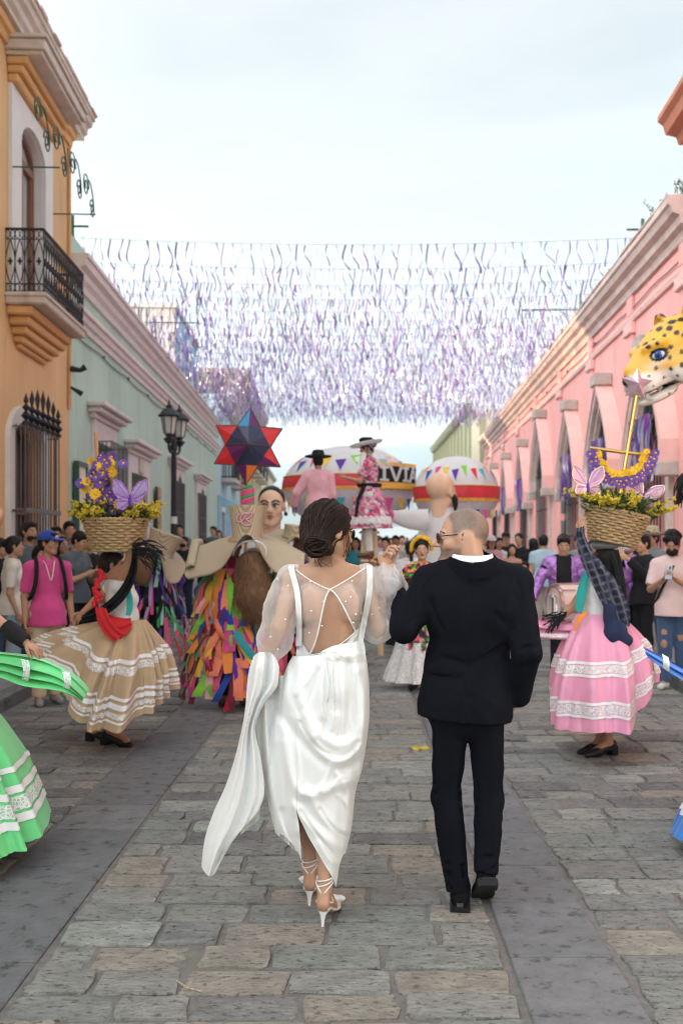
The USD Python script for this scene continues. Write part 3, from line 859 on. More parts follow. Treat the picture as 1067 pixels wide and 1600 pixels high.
put(th, 'main_wall', LEFT.box(47.51, 57, -9, -2.2, 0, 12.4), 'blue_plaster')
put(th, 'roof_terrace', LEFT.box(46.9, 57.1, -9.3, -2.1, 12.51, 12.7), 'grey_plaster')
for u in (49, 52, 55):
    k = put(th, 'window', LEFT.box(u - .6, u + .6, -2.199, -2.15, 9.4, 11.2), 'dark_pane')
th2 = thing('roof_hut', 'terracotta roofed hut standing on the roof behind the green house', 'hut', LEFT.pt(38, -5, 7))
put(th2, 'wall', LEFT.box(36, 42, -7.5, -3.2, 6.56, 9.6), 'grey_plaster')
put(th2, 'roof', LEFT.mould([(-7.8, 9.62), (-2.9, 9.62), (-5.3, 10.6)], 35.7, 42.3), 'terracotta')
bg = thing('house', 'tall weathered beige house with iron balconies far down on the left', 'house', LEFT.pt(75, 0, 0))
sp_up = [(u, u + 1.5, 6.2, 8.8) for u in (61, 65.5, 70, 74.5, 79)]
sp_dn = [(u, u + 1.6, .3, 3.4) for u in (61, 65.5, 70, 74.5, 79)]
put(bg, 'wall', LEFT.wall(58.05, 83, -.1, 11.6, 9, [(rect(*q), .3) for q in sp_up + sp_dn]), 'beige_plaster')
put(bg, 'cornice', LEFT.mould([(0, 10.7), (.1, 10.75), (.5, 11.2), (.6, 11.6), (0, 11.6)], 58.06, 83.4), 'grey_stone')
plain_windows(bg, LEFT, sp_up, surround='grey_stone', balcony=True)
plain_windows(bg, LEFT, sp_dn, surround='grey_stone')
wh2 = thing('house', 'low pale house at the far end on the left side', 'house', LEFT.pt(95, 0, 0))
put(wh2, 'wall', LEFT.wall(83.5, 110, -.1, 8.2, 8, [(rect(u, u + 1.6, .4, 3), .3) for u in (86, 92, 98, 104)]), 'cream_plaster')
plain_windows(wh2, LEFT, [(u, u + 1.6, .4, 3) for u in (86, 92, 98, 104)])
put(wh2, 'cornice', LEFT.mould([(0, 7.8), (.3, 8.0), (.3, 8.2), (0, 8.2)], 83.5, 110), 'grey_stone')
CREAM = Facade((6.1, 0), (0, 1), (-1, 0))
ch_ = thing('house', 'pale cream building with olive pilasters beyond the pink house', 'house', (6.1, 64, 0))
put(ch_, 'wall', CREAM.wall(52.6, 78, -.1, 8.5, 12, [(rect(u, u + 1.3, .4, 3.2), .3) for u in (56, 62, 68, 74)]), 'cream_plaster')
for i in range(13):
    u = 52.9 + i * 2.06
    put(ch_, 'pilaster', CREAM.box(u, u + .34, .0, .14, 0.13, 8.25), 'olive_trim')
put(ch_, 'cornice', CREAM.mould([(0, 8.3), (.2, 8.35), (.3, 8.55), (.34, 8.8), (0, 8.8)], 52.4, 78.1), 'olive_trim')
plain_windows(ch_, CREAM, [(u, u + 1.3, .4, 3.2) for u in (56, 62, 68, 74)], surround='olive_trim')
for i in range(5):
    x = 6.5 + i * .9
    if i < 4:
        put(ch_, 'end_pilaster', box((x, 52.45, 0), (x + .3, 52.6, 8.25)), 'olive_trim')
fr = thing('house', 'low white house at the far right end of the street', 'house', (8, 95, 0))
FAR = Facade((7.2, 0), (0.03, 1), (-1, .03))
put(fr, 'wall', FAR.wall(78.5, 115, -.1, 5.2, 8, [(rect(u, u + 1.5, .4, 3), .3) for u in (82, 90, 98, 106)]), 'cream_plaster')
plain_windows(fr, FAR, [(u, u + 1.5, .4, 3) for u in (82, 90, 98, 106)])
put(fr, 'cornice', FAR.mould([(0, 4.9), (.3, 5.1), (.3, 5.25), (0, 5.25)], 78.5, 115), 'grey_stone')

# hills
hx, hy = np.meshgrid(np.linspace(-540, 540, 120), np.linspace(1700, 3400, 60))
ridge = 330 * np.exp(-((hy - 2600) / 620) ** 2) * (.62 + .55 * meshkit.fbm(np.stack([hx / 520 + 3.1, hy / 900, hx * 0], -1), 4, 3)) * (.45 + .55 / (1 + ((hx - 230) / 420) ** 2))
ridge += 40 * (meshkit.fbm(np.stack([hx / 130, hy / 130, hx * 0], -1), 4, 9) - .5) * (ridge > 30)
put(None, 'hills', grid(np.stack([hx, hy, ridge - 14], -1)), 'hill_forest', smooth=True, kind='structure', label='blue wooded hills rising beyond the end of the street', cat='hills')

# ------------------------------------------------------------------ streamers strung over the street
def streamer(top, L, w, ph_, amp):
    rows = []
    for j in range(8):
        t = j / 7
        c = top + A(amp * math.sin(4.2 * t + ph_) * (.3 + t), amp * 1.2 * math.cos(3.1 * t + ph_ * 1.7) * (.3 + t), -L * t)
        a = ph_ + 2.4 * t + .8 * math.sin(5 * t + ph_)
        e = A(math.cos(a), math.sin(a), .25 * math.sin(ph_ + 4 * t)) * w / 2
        rows.append([c - e, c + e])
    return grid(rows)
Y, row, made = 18.8, 0, 0
while Y < 45:
    n = int(rng.integers(112, 130) + (24 if row > 5 else 0)) if row > 1 else 60 + 16 * row
    nm = ['first', 'second', 'third', 'fourth', 'fifth', 'sixth', 'seventh', 'eighth', 'ninth', 'tenth', 'eleventh', 'twelfth', 'thirteenth', 'fourteenth', 'fifteenth', 'sixteenth', 'seventeenth', 'eighteenth', 'nineteenth', 'twentieth', 'twenty-first', 'twenty-second', 'twenty-third', 'twenty-fourth', 'twenty-fifth', 'twenty-sixth', 'twenty-seventh', 'twenty-eighth', 'twenty-ninth'][row]
    xl, xr = LEFT.pt(Y, -.2, 0)[0], RIGHT.pt(Y, -.2, 0)[0]
    gl = thing('streamer_garland', f'string of curled violet and silver streamers, {nm} row from the front', 'streamers', (0, Y, 7.3), group='streamer strings over the street')
    sag = lambda x: 7.33 - .14 * (1 - ((x - (xl + xr) / 2) / ((xr - xl) / 2)) ** 2)
    xs = np.linspace(xl, xr, 25)
    put(gl, 'cord', tube([(x, Y, sag(x)) for x in xs], .003, 4), 'streamer_grey')
    by = {}
    for i in range(n):
        x = xl + .1 + (xr - xl - .2) * (i + rng.uniform(-.25, .25) + .5) / n
        m = streamer(A(x, Y + rng.normal(0, .02), sag(x)), rng.uniform(.42, .62) if row < 3 else rng.uniform(.42, .78), rng.uniform(.018, .038), rng.uniform(0, 6.28), rng.uniform(.03, .09))
        mm = FOIL[rng.choice(5, p=[.28, .22, .16, .24, .10])]
        if made < 290:
            put(gl, 'streamer', m, mm); made += 1
        else:
            by.setdefault(mm, []).append(m)
    for mm, l in by.items():
        put(gl, 'streamers', join(*l), mm, kind='stuff')
    Y += (1.7 if row < 1 else 1.3 if row < 4 else .95); row += 1
for i, (fac, u, l) in enumerate(((LEFT, 18.7, 'slim green iron post on the green roof edge holding streamer strings'), (RIGHT, 18.9, 'slim green iron post on the pink roof edge holding streamer strings'), (LEFT, 27.0, 'slim green iron post with crossbar farther back on the green roof'), (RIGHT, 25.5, 'slim green iron post with crossbar farther back on the pink roof'))):
    t = thing('streamer_post', l, 'post', fac.pt(u, -.2, 6.6))
    put(t, 'pole', tube([fac.pt(u, -.2, 6.55), fac.pt(u, -.2, 7.7 if i < 2 else 7.9)], .035, 6), 'green_iron')
    put(t, 'cap', tube([fac.pt(u, -.25, 7.5), fac.pt(u, 0.1 if i < 2 else 1.3, 7.5)], .022, 6), 'green_iron')

# ------------------------------------------------------------------ street lamp
lp = thing('street_lamp', 'black cast iron street lamp with two lanterns by green house', 'street lamp', (-3.87, 21.1, .12))
c = A(-3.87, 21.1, 0)
put(lp, 'post', lathe([(.001, .12), (.17, .12), (.17, .3), (.12, .42), (.10, .8), (.075, .95), (.065, 2.0), (.055, 3.5), (.08, 3.52), (.08, 3.6), (.05, 3.66), (.05, 3.85), (.001, 3.95)], 14, c), 'iron', smooth=40)
put(lp, 'post_band', lathe([(.066, 1.95), (.072, 1.95), (.072, 2.1), (.066, 2.1)], 14, c), 'white_trim')
for k, (dx, dy) in enumerate(((-.03, -.36), (.05, .36))):
    o = c + A(dx, dy, 3.62)
    put(lp, 'arm', tube(spline([c + A(0, 0, 3.55), c + A(dx * .5, dy * .5, 3.45), o + A(0, 0, -.12), o + A(0, 0, .06)], 12), .03, 6), 'iron')
    ln = put(lp, 'lantern', lathe([(.001, .0), (.06, .0), (.10, .06), (.12, .08), (.12, .1), (.06, .14), (.10, .2), (.11, .22)], 6, o), 'iron')
    put(ln, 'lantern_glass', lathe([(.105, .2), (.16, .55)], 6, o), 'lamp_glass')
    put(ln, 'lantern_ribs', join(*[tube([o + A(.108 * math.cos(a), .108 * math.sin(a), .2), o + A(.165 * math.cos(a), .165 * math.sin(a), .55)], .012, 4) for a in np.arange(6) * np.pi / 3]), 'iron')
    put(ln, 'lantern_roof', lathe([(.001, .55), (.22, .55), (.235, .58), (.17, .66), (.10, .72), (.06, .74), (.07, .78), (.03, .82), (.02, .88), (.001, .93)], 12, o), 'iron', smooth=40)

# plants on the pink roof
rp = thing('roof_plant', 'straggly green plant growing on the pink cornice at right', 'plant', RIGHT.pt(15.7, -.05, 6.86))
st, lv = [], []
for i in range(26):
    b = RIGHT.pt(rng.uniform(15.0, 16.8), rng.uniform(-.2, .2), 6.84)
    tip = b + A(rng.normal(-.05, .1), rng.normal(0, .15), rng.uniform(.12, .42))
    st.append(tube([b, (b + tip) / 2 + rng.normal(0, .02, 3), tip], .005, 3))
    for j in range(9):
        q = b + (tip - b) * rng.uniform(.3, 1.05) + rng.normal(0, .02, 3)
        d = rng.normal(0, 1, 3); d /= np.linalg.norm(d); e = np.cross(d, rng.normal(0, 1, 3)); e /= np.linalg.norm(e)
        lv.append((np.array([q - d * .025, q + e * .012, q + d * .03, q - e * .012]), np.array([[0, 1, 2], [0, 2, 3]])))
put(rp, 'stems', join(*st), LEAF[2], kind='stuff')
put(rp, 'leaves', join(*lv), LEAF[1], kind='stuff')

# the valley air between here and the hills
LOOK['valley_haze'] = usdkit.material(stage, '/World/Looks/valley_haze', {'v': ('principled_volume', {'color': (.62, .80, .96), 'density': .00042, 'anisotropy': .1})}, [], volume='v.volume')
put(None, 'haze', box((-580, -320, -1.2), (580, 3550, 285)), 'valley_haze', kind='stuff', label='thin pale blue air lying over the street and valley', cat='haze')

# cables and conduits on the walls
for fac, u0, u1, w, l in ((LEFT, 17.7, 44.5, 5.35, 'thin black cable sagging along the green wall below the cornice'), (RIGHT, 15, 51.5, 6.02, 'thin black cable along the pink wall above the string course')):
    k = thing('wall_cable', l, 'cable', fac.pt((u0 + u1) / 2, .03, w))
    us = np.linspace(u0, u1, 60)
    put(k, 'cable', tube([fac.pt(u, .03, w - .05 * abs(math.sin(u * 1.1))) for u in us], .012, 5), 'grey_iron')
    for u in us[::6]:
        put(k, 'clip', fac.box(u - .02, u + .02, .0, .05, w - .03, w + .03), 'grey_iron')
k = thing('wall_conduit', 'thin ochre conduit with small black lamp at the yellow house corner', 'conduit', LEFT.pt(17.52, .03, 5))
put(k, 'pipe', tube([LEFT.pt(17.5, .035, 3.9), LEFT.pt(17.5, .035, 8.5)], .03, 8), 'ochre_trim', smooth=40)
put(k, 'lamp', tube([LEFT.pt(17.5, .05, 4.62), LEFT.pt(17.52, .22, 4.60), LEFT.pt(17.54, .30, 4.66)], [.06, .04, .06], 8), 'iron', smooth=40)
put(k, 'camera', tube([LEFT.pt(17.5, .05, 4.3), LEFT.pt(17.52, .25, 4.18)], [.02, .05], 8), 'iron', smooth=40)

for fac, u1, l in ((LEFT, 2.98, 'added low plastered wall before the yellow house, unseen, blocks the low sun'), (RIGHT, 5.48, 'added low plastered wall before the eaved house, unseen, lets skylight in')):
    k = thing('boundary_wall', l, 'wall', fac.pt(-5, 0, 0))  # unseen walls added to stop the low sun and leave the sky open
    put(k, 'wall', fac.box(-16, u1, -.4, 0, -.1, 2.6), 'cream_plaster')
    put(k, 'coping', fac.box(-16.1, u1, -.48, .08, 2.601, 2.7, .02), 'grey_stone')
# ------------------------------------------------------------------ people: materials and builder
SKIN = {k: mat('skin_' + k, c, rough=.5, sss=.12, var=.06, scale=25) for k, c in dict(light=(.44, .25, .16), tan=(.52, .30, .19), brown=(.40, .21, .13), deep=(.25, .12, .07)).items()}
mat('hair_black', (.009, .007, .006), rough=.45, spec=.22, bump=.5, bscale=18, bdist=.008, coord='object', stretch=(14, 14, 1.2))
mat('hair_brown', (.015, .0075, .005), rough=.42, spec=.25, bump=.5, bscale=18, bdist=.008, coord='object', stretch=(14, 14, 1.2))
mat('painted', 'paint', rough=.75)
mat('painted_satin', 'paint', rough=.38, spec=.5)
mat('painted_skin', 'paint', rough=.5, sss=.1)
CL = {}
for k, c in dict(white=(.74, .74, .74), offwhite=(.66, .63, .57), black=(.012, .012, .014), navy=(.02, .028, .07), jeans=(.05, .09, .18), pale_jeans=(.28, .38, .48), grey=(.19, .2, .21), slate=(.10, .12, .14), hot_pink=(.60, .07, .25), soft_pink=(.74, .40, .46), red=(.55, .02, .025), khaki=(.42, .36, .28), sky=(.40, .55, .65), teal=(.03, .33, .30), lilac=(.45, .32, .62), yellow=(.75, .48, .05), olive=(.14, .14, .07), maroon=(.18, .02, .05), orange=(.75, .25, .05), mint=(.35, .6, .5), beige=(.55, .44, .32), royal=(.02, .06, .32), green=(.03, .33, .10), lime=(.22, .55, .06), coral=(.82, .23, .14), purple=(.10, .03, .30), rose=(.65, .10, .20), turquoise=(.04, .30, .38), dark_red=(.3, .01, .03)).items():
    CL[k] = mat('cloth_' + k, c, rough=.85, spec=.25, var=.08, scale=12, bump=.15, bscale=40, bdist=.01, coord='object', sheen=.15 if k not in ('black', 'navy') else 0)
mat('leather_black', (.008, .008, .010), rough=.34, spec=.4)
mat('shoe_brown', (.09, .05, .03), rough=.5)
mat('shoe_white', (.62, .62, .6), rough=.6)
mat('shoe_grey', (.25, .25, .26), rough=.7)
mat('eye_white', (.7, .68, .65), rough=.25)
mat('eye_dark', (.015, .01, .008), rough=.2)
mat('lip', (.42, .14, .12), rough=.45)
mat('dark_lens', (.008, .008, .01), rough=.08, spec=.7)
mat('gold', (.75, .5, .16), rough=.28, metal=1.0)
mat('brass', (.8, .62, .3), rough=.2, metal=1.0)
mat('silver', (.75, .75, .77), rough=.18, metal=1.0)
LOOK['straw'] = usdkit.material(stage, '/World/Looks/straw', {
    'tc': ('texture_coordinate', {}), 'n': ('noise_texture', {'scale': 3.0, 'detail': 3.0}), 'w': ('wave_texture', {'wave_type': 'bands', 'bands_direction': 'y', 'scale': 24.0, 'distortion': 1.2, 'detail': 2.0, 'detail_scale': 2.0}),
    'r': ('rgb_ramp', {'ramp': [(0.0, (.36, .29, .18)), (0.35, (.54, .45, .31)), (1.0, (.64, .55, .40))]}), 'm': ('mix', {'mix_type': 'multiply', 'fac': .25}), 'b': ('bump', {'strength': .6, 'distance': .008}), 'p': ('principled_bsdf', {'roughness': .85})},
    [('tc.object', 'n.vector'), ('tc.object', 'w.vector'), ('w.fac', 'r.fac'), ('r.color', 'm.color1'), ('n.color', 'm.color2'), ('m.color', 'p.base_color'), ('w.fac', 'b.height'), ('b.normal', 'p.normal')], surface='p.BSDF')
mat('felt_black', (.012, .012, .013), rough=.9)
mat('phone_body', (.32, .36, .42), rough=.2)

def lerp(a, b, t):
    return np.asarray(a) * (1 - t) + np.asarray(b) * t

def hand_mesh(wr, d, n, side, s=1.0, curl=.5, spread=.12, fist=False):
    """palm, four unequal bent fingers and a thumb; d along the hand, the palm faces n; side +1 right hand"""
    d = np.asarray(d, float) / np.linalg.norm(d)
    n = np.asarray(n, float) - d * (d @ np.asarray(n, float)); n /= np.linalg.norm(n)
    l = np.cross(n, d) * side                       # towards the thumb
    R = np.stack([l, d, n], 1)
    out = [ball(wr + d * .048 * s, (.039 * s, .050 * s, .016 * s), 2, R), ball(wr + d * .008 * s, (.026 * s, .035 * s, .019 * s), 2, R)]
    for i, (L, r) in enumerate(((.070, .0088), (.078, .0090), (.073, .0086), (.058, .0078))):
        p = wr + s * (d * (.088 - .003 * abs(i - 1)) + l * (.029 - .0195 * i))
        a = curl * (.55 + .1 * i); dirv = d + l * spread * (1.2 - i * .8)
        dirv /= np.linalg.norm(dirv)
        pts, rr, ang = [p - dirv * .02 * s, p], [r * s, r * s * 1.05], 0
        for q, fr in enumerate((.45, .31, .24)):
            ang += a * (1.0, 1.25, .9)[q]
            e = dirv * math.cos(ang) + n * math.sin(ang)
            p = p + e * L * fr * s; pts.append(p); rr.append(r * s * (1 - .1 * (q + 1)))
        out += [tube(pts, rr, 7), ball(p, rr[-1] * 1.0, 1)]
    t0 = wr + s * (d * .022 + l * .026)
    t1 = t0 + s * (d * .026 + l * .022 + n * .010)
    t2 = t1 + s * (d * .026 + l * .006 * (1 - curl) + n * (.008 + .016 * curl))
    t3 = t2 + s * (d * .020 - l * .006 * curl + n * (.004 + .012 * curl))
    out += [tube([t0, t1, t2, t3], [.013 * s, .0115 * s, .0098 * s, .008 * s], 7), ball(t3, .008 * s, 1)]
    return join(*out)

def head_prims(f, c, R, s=1.0, fine=False, female=False):
    q = lambda x, y, z: c + R @ A(x, y, z) * s
    k = .02 * s
    f.ell(q(0, -.016, .028), A(.0765, .096, .088) * s, R, k)
    f.ell(q(0, .030, -.030), A(.060, .062, .088) * s, R, k)
    f.cone(q(-.048, .005, -.062), q(-.014, .066, -.100), .020 * s, .018 * s, k)
    f.cone(q(.048, .005, -.062), q(.014, .066, -.100), .020 * s, .018 * s, k)
    f.ell(q(0, .072, -.098), A(.021, .018, .018) * s, R, .012 * s)
    f.cone(q(-.03, .080, .016), q(.03, .080, .016), .012 * s, .012 * s, .012 * s)
    for x in (-1, 1):
        f.ell(q(x * .043, .058, -.028), A(.022, .024, .022) * s, R, .015 * s)
        if fine:
            f.ell(q(x * .031, .094, -.003), A(.016, .012, .011) * s, R, .008 * s, 'cut')
            f.ell(q(x * .031, .080, -.003), A(.0135, .0125, .0115) * s, R, .003 * s)
    f.cone(q(0, .088, .006), q(0, .106, -.030), .0085 * s, .012 * s, .008 * s)
    if fine:
        for x in (-1, 1):
            f.ell(q(x * .012, .096, -.034), A(.009, .010, .008) * s, R, .005 * s)
    f.cone(q(-.017, .084, -.058), q(.017, .084, -.058), .0065 * s, .0065 * s, .006 * s)
    f.cone(q(-.014, .083, -.070), q(.014, .083, -.070), .008 * s, .008 * s, .006 * s)
    for x in (-1, 1):
        f.ell(q(x * .078, -.006, -.008), A(.010, .020, .033) * s, R @ rotz(-x * .35), .006 * s)
        if fine:
            f.ell(q(x * .087, -.001, -.004), A(.006, .010, .018) * s, R @ rotz(-x * .35), .004 * s, 'cut')

class Fig:
    """a person; face: 0 looks away from the camera, 90 to the left, 180 at the camera, -90 to the right"""
    ARMS = dict(down=((.045, -.02, -.29), (.06, .07, -.53)), phone=((.06, .08, -.27), (-.11, .30, -.15)), crossed=((.06, .05, -.27), (-.22, .20, -.20)),
                up=((.13, .06, .22), (.06, .12, .46)), front=((.05, .10, -.26), (-.02, .33, -.20)), hip=((.18, -.05, -.22), (.06, .06, -.36)), back=((.06, -.08, -.27), (.03, -.12, -.50)), wide=((.24, .05, -.12), (.44, .15, -.06)))

    def __init__(s, label, px=None, Y=None, H=1.70, face=180, look=0, nod=0, skin='tan', female=False, arms=('down', 'down'), stride=0.0, res=.012, base=None, group=None, lean=(0, 0), build=1.0, name='person', curl=.6, fine=False, z=0.0, cat='person'):
        b = A((px - CX) / F * Y, Y, z) if base is None else np.asarray(base, float)
        s.th = thing(name, label, cat, b, group)
        s.b, s.s, s.female, s.res, s.skin, s.fine, s.build, s.curl = b, H / 1.75, female, res, skin, fine, build, curl
        s.Rb = rotz(math.radians(face))
        k = s.s
        loc = lambda x, y, z_: b + s.Rb @ (A(x, y, z_) * k)
        lx, ly = lean                                # lean of the upper body, metres at the shoulder
        s.Rt = s.Rb @ rotx(-ly * 1.8) @ roty(lx * 1.8)
        j = s.j = {}
        hw, sw = (.085, .155) if female else (.080, .172)
        j['pelvis'] = loc(0, 0, .93); j['waist'] = loc(lx * .25, ly * .25, 1.08); j['chest'] = loc(lx * .7, ly * .7 + .0, 1.27)
        up = loc(lx, ly, 1.43)
        j['neck'] = up + s.Rt @ A(0, -.01, .03) * k
        s.Rh = s.Rt @ rotz(math.radians(look)) @ rotx(-math.radians(nod))
        j['head'] = j['neck'] + s.Rt @ A(0, .015, .07) * k + s.Rh @ A(0, .018, .105) * k
        for n, sg in (('L', -1), ('R', 1)):
            j['hip' + n] = loc(sg * hw, 0, .90)
            st = stride * sg
            j['kn' + n] = loc(sg * (hw + .005), st * .6 + .02, .49); j['an' + n] = loc(sg * (hw + .01), st - .02, .085 + max(0, -st) * .12)
            j['toe' + n] = loc(sg * (hw + .035), st + .13, .035)
            j['sh' + n] = up + s.Rt @ A(sg * sw, 0, -.045) * k
            a = arms[0 if n == 'L' else 1]
            if isinstance(a, str):
                e, w = Fig.ARMS[a]
                j['el' + n] = j['sh' + n] + s.Rt @ (A(e[0] * sg, e[1], e[2]) * k); j['wr' + n] = j['sh' + n] + s.Rt @ (A(w[0] * sg, w[1], w[2]) * k)
            elif a[0] == 'W':
                j['el' + n], j['wr' + n] = np.asarray(a[1], float), np.asarray(a[2], float)
            else:
                e, w = a
                j['el' + n] = j['sh' + n] + s.Rt @ (A(e[0] * sg, e[1], e[2]) * k); j['wr' + n] = j['sh' + n] + s.Rt @ (A(w[0] * sg, w[1], w[2]) * k)
        s.hand_d, s.hand_n = {}, {}

    def field(s, pad=.14, res=None):
        P_ = np.array(list(s.j.values()))
        return Field(P_.min(0) - pad - .06, P_.max(0) + pad + .05, res or s.res)

    def torso(s, f, g=0.0, k=.05):
        j, R, u, B = s.j, s.Rt, s.s, s.build
        fe = s.female
        f.ell(j['pelvis'], A((.168 if fe else .156) * B + g, .114 * B + g, .125 + g) * u, s.Rb, k)
        f.ell(j['waist'], A((.122 if fe else .140) * B + g, .096 * B + g, .15 + g) * u, R, k)
        f.ell(j['chest'], A((.142 if fe else .158) * B + g, .108 * B + g, .175 + g) * u, R, k)
        if fe:
            for x in (-1, 1):
                f.ell(j['chest'] + R @ A(x * .068, .082, -.01) * u, (A(.062, .055, .06) + g) * u, R, .03)
        for n in 'LR':
            f.cone(lerp(j['neck'], j['chest'], .12), j['sh' + n], (.055 + g) * u, (.050 + g) * u * (.92 if fe else 1), .05)
        return f

    def arm(s, f, n, g=0.0, upto=2.0, k=.02, puff=0):
        j, u = s.j, s.s * (.86 if s.female else 1.0)
        a, e, w = j['sh' + n], j['el' + n], j['wr' + n]
        t = min(upto, 1)
        f.cone(a, lerp(a, e, t), (.051 + g) * u, (.051 - .010 * t + g + puff) * u, k, flat='b' if upto < 1 else '')
        if upto > 1:
            t = upto - 1
            f.cone(e, lerp(e, w, t), (.041 + g) * u, (.041 - .013 * t + g) * u, k, flat='b' if upto < 2 else '')
        return f

    def leg(s, f, n, g=0.0, upto=2.0, k=.03, straight=0.0):
        j, u = s.j, s.s
        a, e, w = j['hip' + n], j['kn' + n], j['an' + n]
        t = min(upto, 1)
        f.cone(a, lerp(a, e, t), (.088 + g) * u, (.088 - .032 * t + g) * u, k, flat='b' if upto < 1 else '')
        if upto > 1:
            t = upto - 1
            f.cone(e, lerp(e, w, t), (.056 + g) * u, (.056 - .020 * t + g + straight) * u, k, flat='b' if upto < 2 else '')
            f.ell(lerp(e, w, .28) - s.Rb @ A(0, .018, 0) * u, (A(.045, .048, .11) + g) * u, s.Rb, k)
        return f

    def skin_mesh(s, legs=True, hands='LR', paint=None):
        f, j, u = s.field(), s.j, s.s
        s.torso(f)
        f.cone(j['neck'] - s.Rt @ A(0, 0, .04) * u, j['head'] - s.Rh @ A(0, .02, .05) * u, .056 * u * (.88 if s.female else 1), .050 * u * (.88 if s.female else 1), .03)
        head_prims(f, j['head'], s.Rh, u * .98, s.fine, s.female)
        for n in 'LR':
            s.arm(f, n)
            if legs:
                s.leg(f, n)
                f.cone(j['an' + n], j['toe' + n] - A(0, 0, 0), .036 * u, .030 * u, .03)
        m = [f.mesh()]
        for n in hands:
            d = s.hand_d.get(n)
            if d is None:
                d = j['wr' + n] - j['el' + n]; d = d / np.linalg.norm(d) + s.Rb @ A(0, .15, 0)
            nn = s.hand_n.get(n)
            if nn is None:
                nn = s.Rb @ A(1 if n == 'L' else -1, .2, 0.1)
                if abs(d[2]) < .6 * np.linalg.norm(d):
                    nn = A(0, 0, 1) if d[2] > -.2 else s.Rb @ A(0, -1, 0)
            m.append(hand_mesh(j['wr' + n], d, nn, 1 if n == 'R' else -1, u * (.9 if s.female else 1.0), s.curl))
        s.body = put(s.th, 'body', join(*m), SKIN[s.skin], smooth=True)
        return s

    def face(s, lips=True, brows=True, mouth=0.0):
        c, R, u = s.j['head'], s.Rh, s.s * .98
        q = lambda x, y, z: c + R @ A(x, y, z) * u
        for x in (-1, 1):
            e = put(s.body, 'eye', ball(q(x * .031, .0895, -.003), A(.0125, .006, .0075) * u, 1, R), 'eye_white', smooth=True)
            put(s.body, 'iris', ball(q(x * .031, .0945, -.003), A(.0062, .003, .0065) * u, 1, R), 'eye_dark', smooth=True)
            put(s.body, 'eyebrow', tube([q(x * .016, .094, .017), q(x * .032, .092, .023), q(x * .048, .08, .017)], [.0035 * u, .005 * u, .003 * u], 5), 'hair_black')
        if mouth:
            put(s.body, 'open_mouth', ball(q(0, .088, -.066), A(.016, .006, .004 + mouth) * u, 1, R), 'eye_dark', smooth=True)
        if lips:
            put(s.body, 'lips', join(tube([q(-.024, .080, -.062), q(-.008, .0925, -.0585 + mouth * .5), q(.008, .0925, -.0585 + mouth * .5), q(.024, .080, -.062)], [.002 * u, .0048 * u, .0048 * u, .002 * u], 6), tube([q(-.022, .079, -.064), q(0, .092, -.071 - mouth * .6), q(.022, .079, -.064)], [.002 * u, .006 * u, .002 * u], 6)), 'lip', smooth=True)
        return s

    def hair(s, style='short', m='hair_black', res=None):
        c, R, u = s.j['head'], s.Rh, s.s * .98
        q = lambda x, y, z: c + R @ A(x, y, z) * u
        f = Field(c - .24 * u - (A(0, 0, .4) if style in ('long', 'braid', 'pony') else 0), c + .24 * u, res or min(s.res, .010))
        f.ell(q(0, -.016, .034), A(.084, .104, .092) * u, R, .01)
        if style != 'bald':
            f.ell(q(0, -.05, -.02), A(.078, .066, .085) * u, R, .02)
        f.ell(q(0, .088, -.045), A(.078, .075, .105) * u, R, .012, 'cut')
        f.ell(q(0, .05, -.13), A(.09, .10, .07) * u, R, .015, 'cut')
        if style == 'short':
            f.ell(q(0, -.055, -.135), A(.12, .09, .06) * u, R, .01, 'cut')
            f.ell(q(0, .055, .085), A(.06, .045, .03) * u, R, .02)
        if style == 'curly':
            for i in range(26):
                a, b = rng.uniform(-2.6, 2.6), rng.uniform(-.1, 1.4)
                f.ell(q(.085 * math.sin(a) * math.cos(b), -.02 - .10 * math.cos(a) * math.cos(b) * .9, .04 + .1 * math.sin(b)), .032 * u, None, .012)
        if style == 'long':
            f.cone(q(0, -.07, .0), q(0, -.10, -.34), .075 * u, .06 * u, .03)
            for x in (-1, 1):
                f.cone(q(x * .06, -.03, 0), q(x * .085, -.02, -.28), .035 * u, .03 * u, .03)
        if style == 'bun':
            f.ell(q(0, -.125, .03), A(.045, .042, .045) * u, R, .015)
        if style == 'pony':
            f.cone(q(0, -.11, .03), q(0, -.16, -.10), .035 * u, .035 * u, .02); f.cone(q(0, -.16, -.10), q(0, -.13, -.30), .035 * u, .012 * u, .02)
        if style == 'braid':
            p = [q(0, -.10, -.02), q(0, -.13, -.14), q(0, -.14, -.27), q(0, -.13, -.42)]
            for a, b in zip(p[:-1], p[1:]):
                for t in (0, .33, .67):
                    f.ell(lerp(a, b, t), .030 * u, None, .008)
        f.warp(.004, 45, 3)
        return put(s.th, 'hair', f.mesh(), m, smooth=True)

    def top(s, m, sleeve=.5, loose=.012, hem=None, name='shirt', neck=.0, paint=None, wrinkle=.004, label=None, strapless=False):
        f, j, u = s.field(), s.j, s.s
        s.torso(f, loose + .006)
        if hem is not None and hem < .9:
            f.cone(j['pelvis'], j['pelvis'] - A(0, 0, .1), (.17 + loose) * u, (.18 + loose) * u, .05)
        for n in 'LR':
            if sleeve > 0:
                s.arm(f, n, loose + .004, sleeve, .02, puff=.004 if sleeve < 1 else 0)
        z = s.b[2] + (hem if hem is not None else .88) * u
        f.plane(A(0, 0, z), A(0, 0, -1))
        up = s.Rt @ A(0, 0, 1)
        if strapless:
            f.plane(j['chest'] + up * .09 * u, up)
        else:
            f.ell(j['neck'] + s.Rt @ A(0, .02 + neck, .045) * u, A(.062 + neck * .5, .065 + neck, .07 + neck) * u, s.Rt, .012, 'cut')
            f.plane(j['neck'] + up * .035 * u, up)
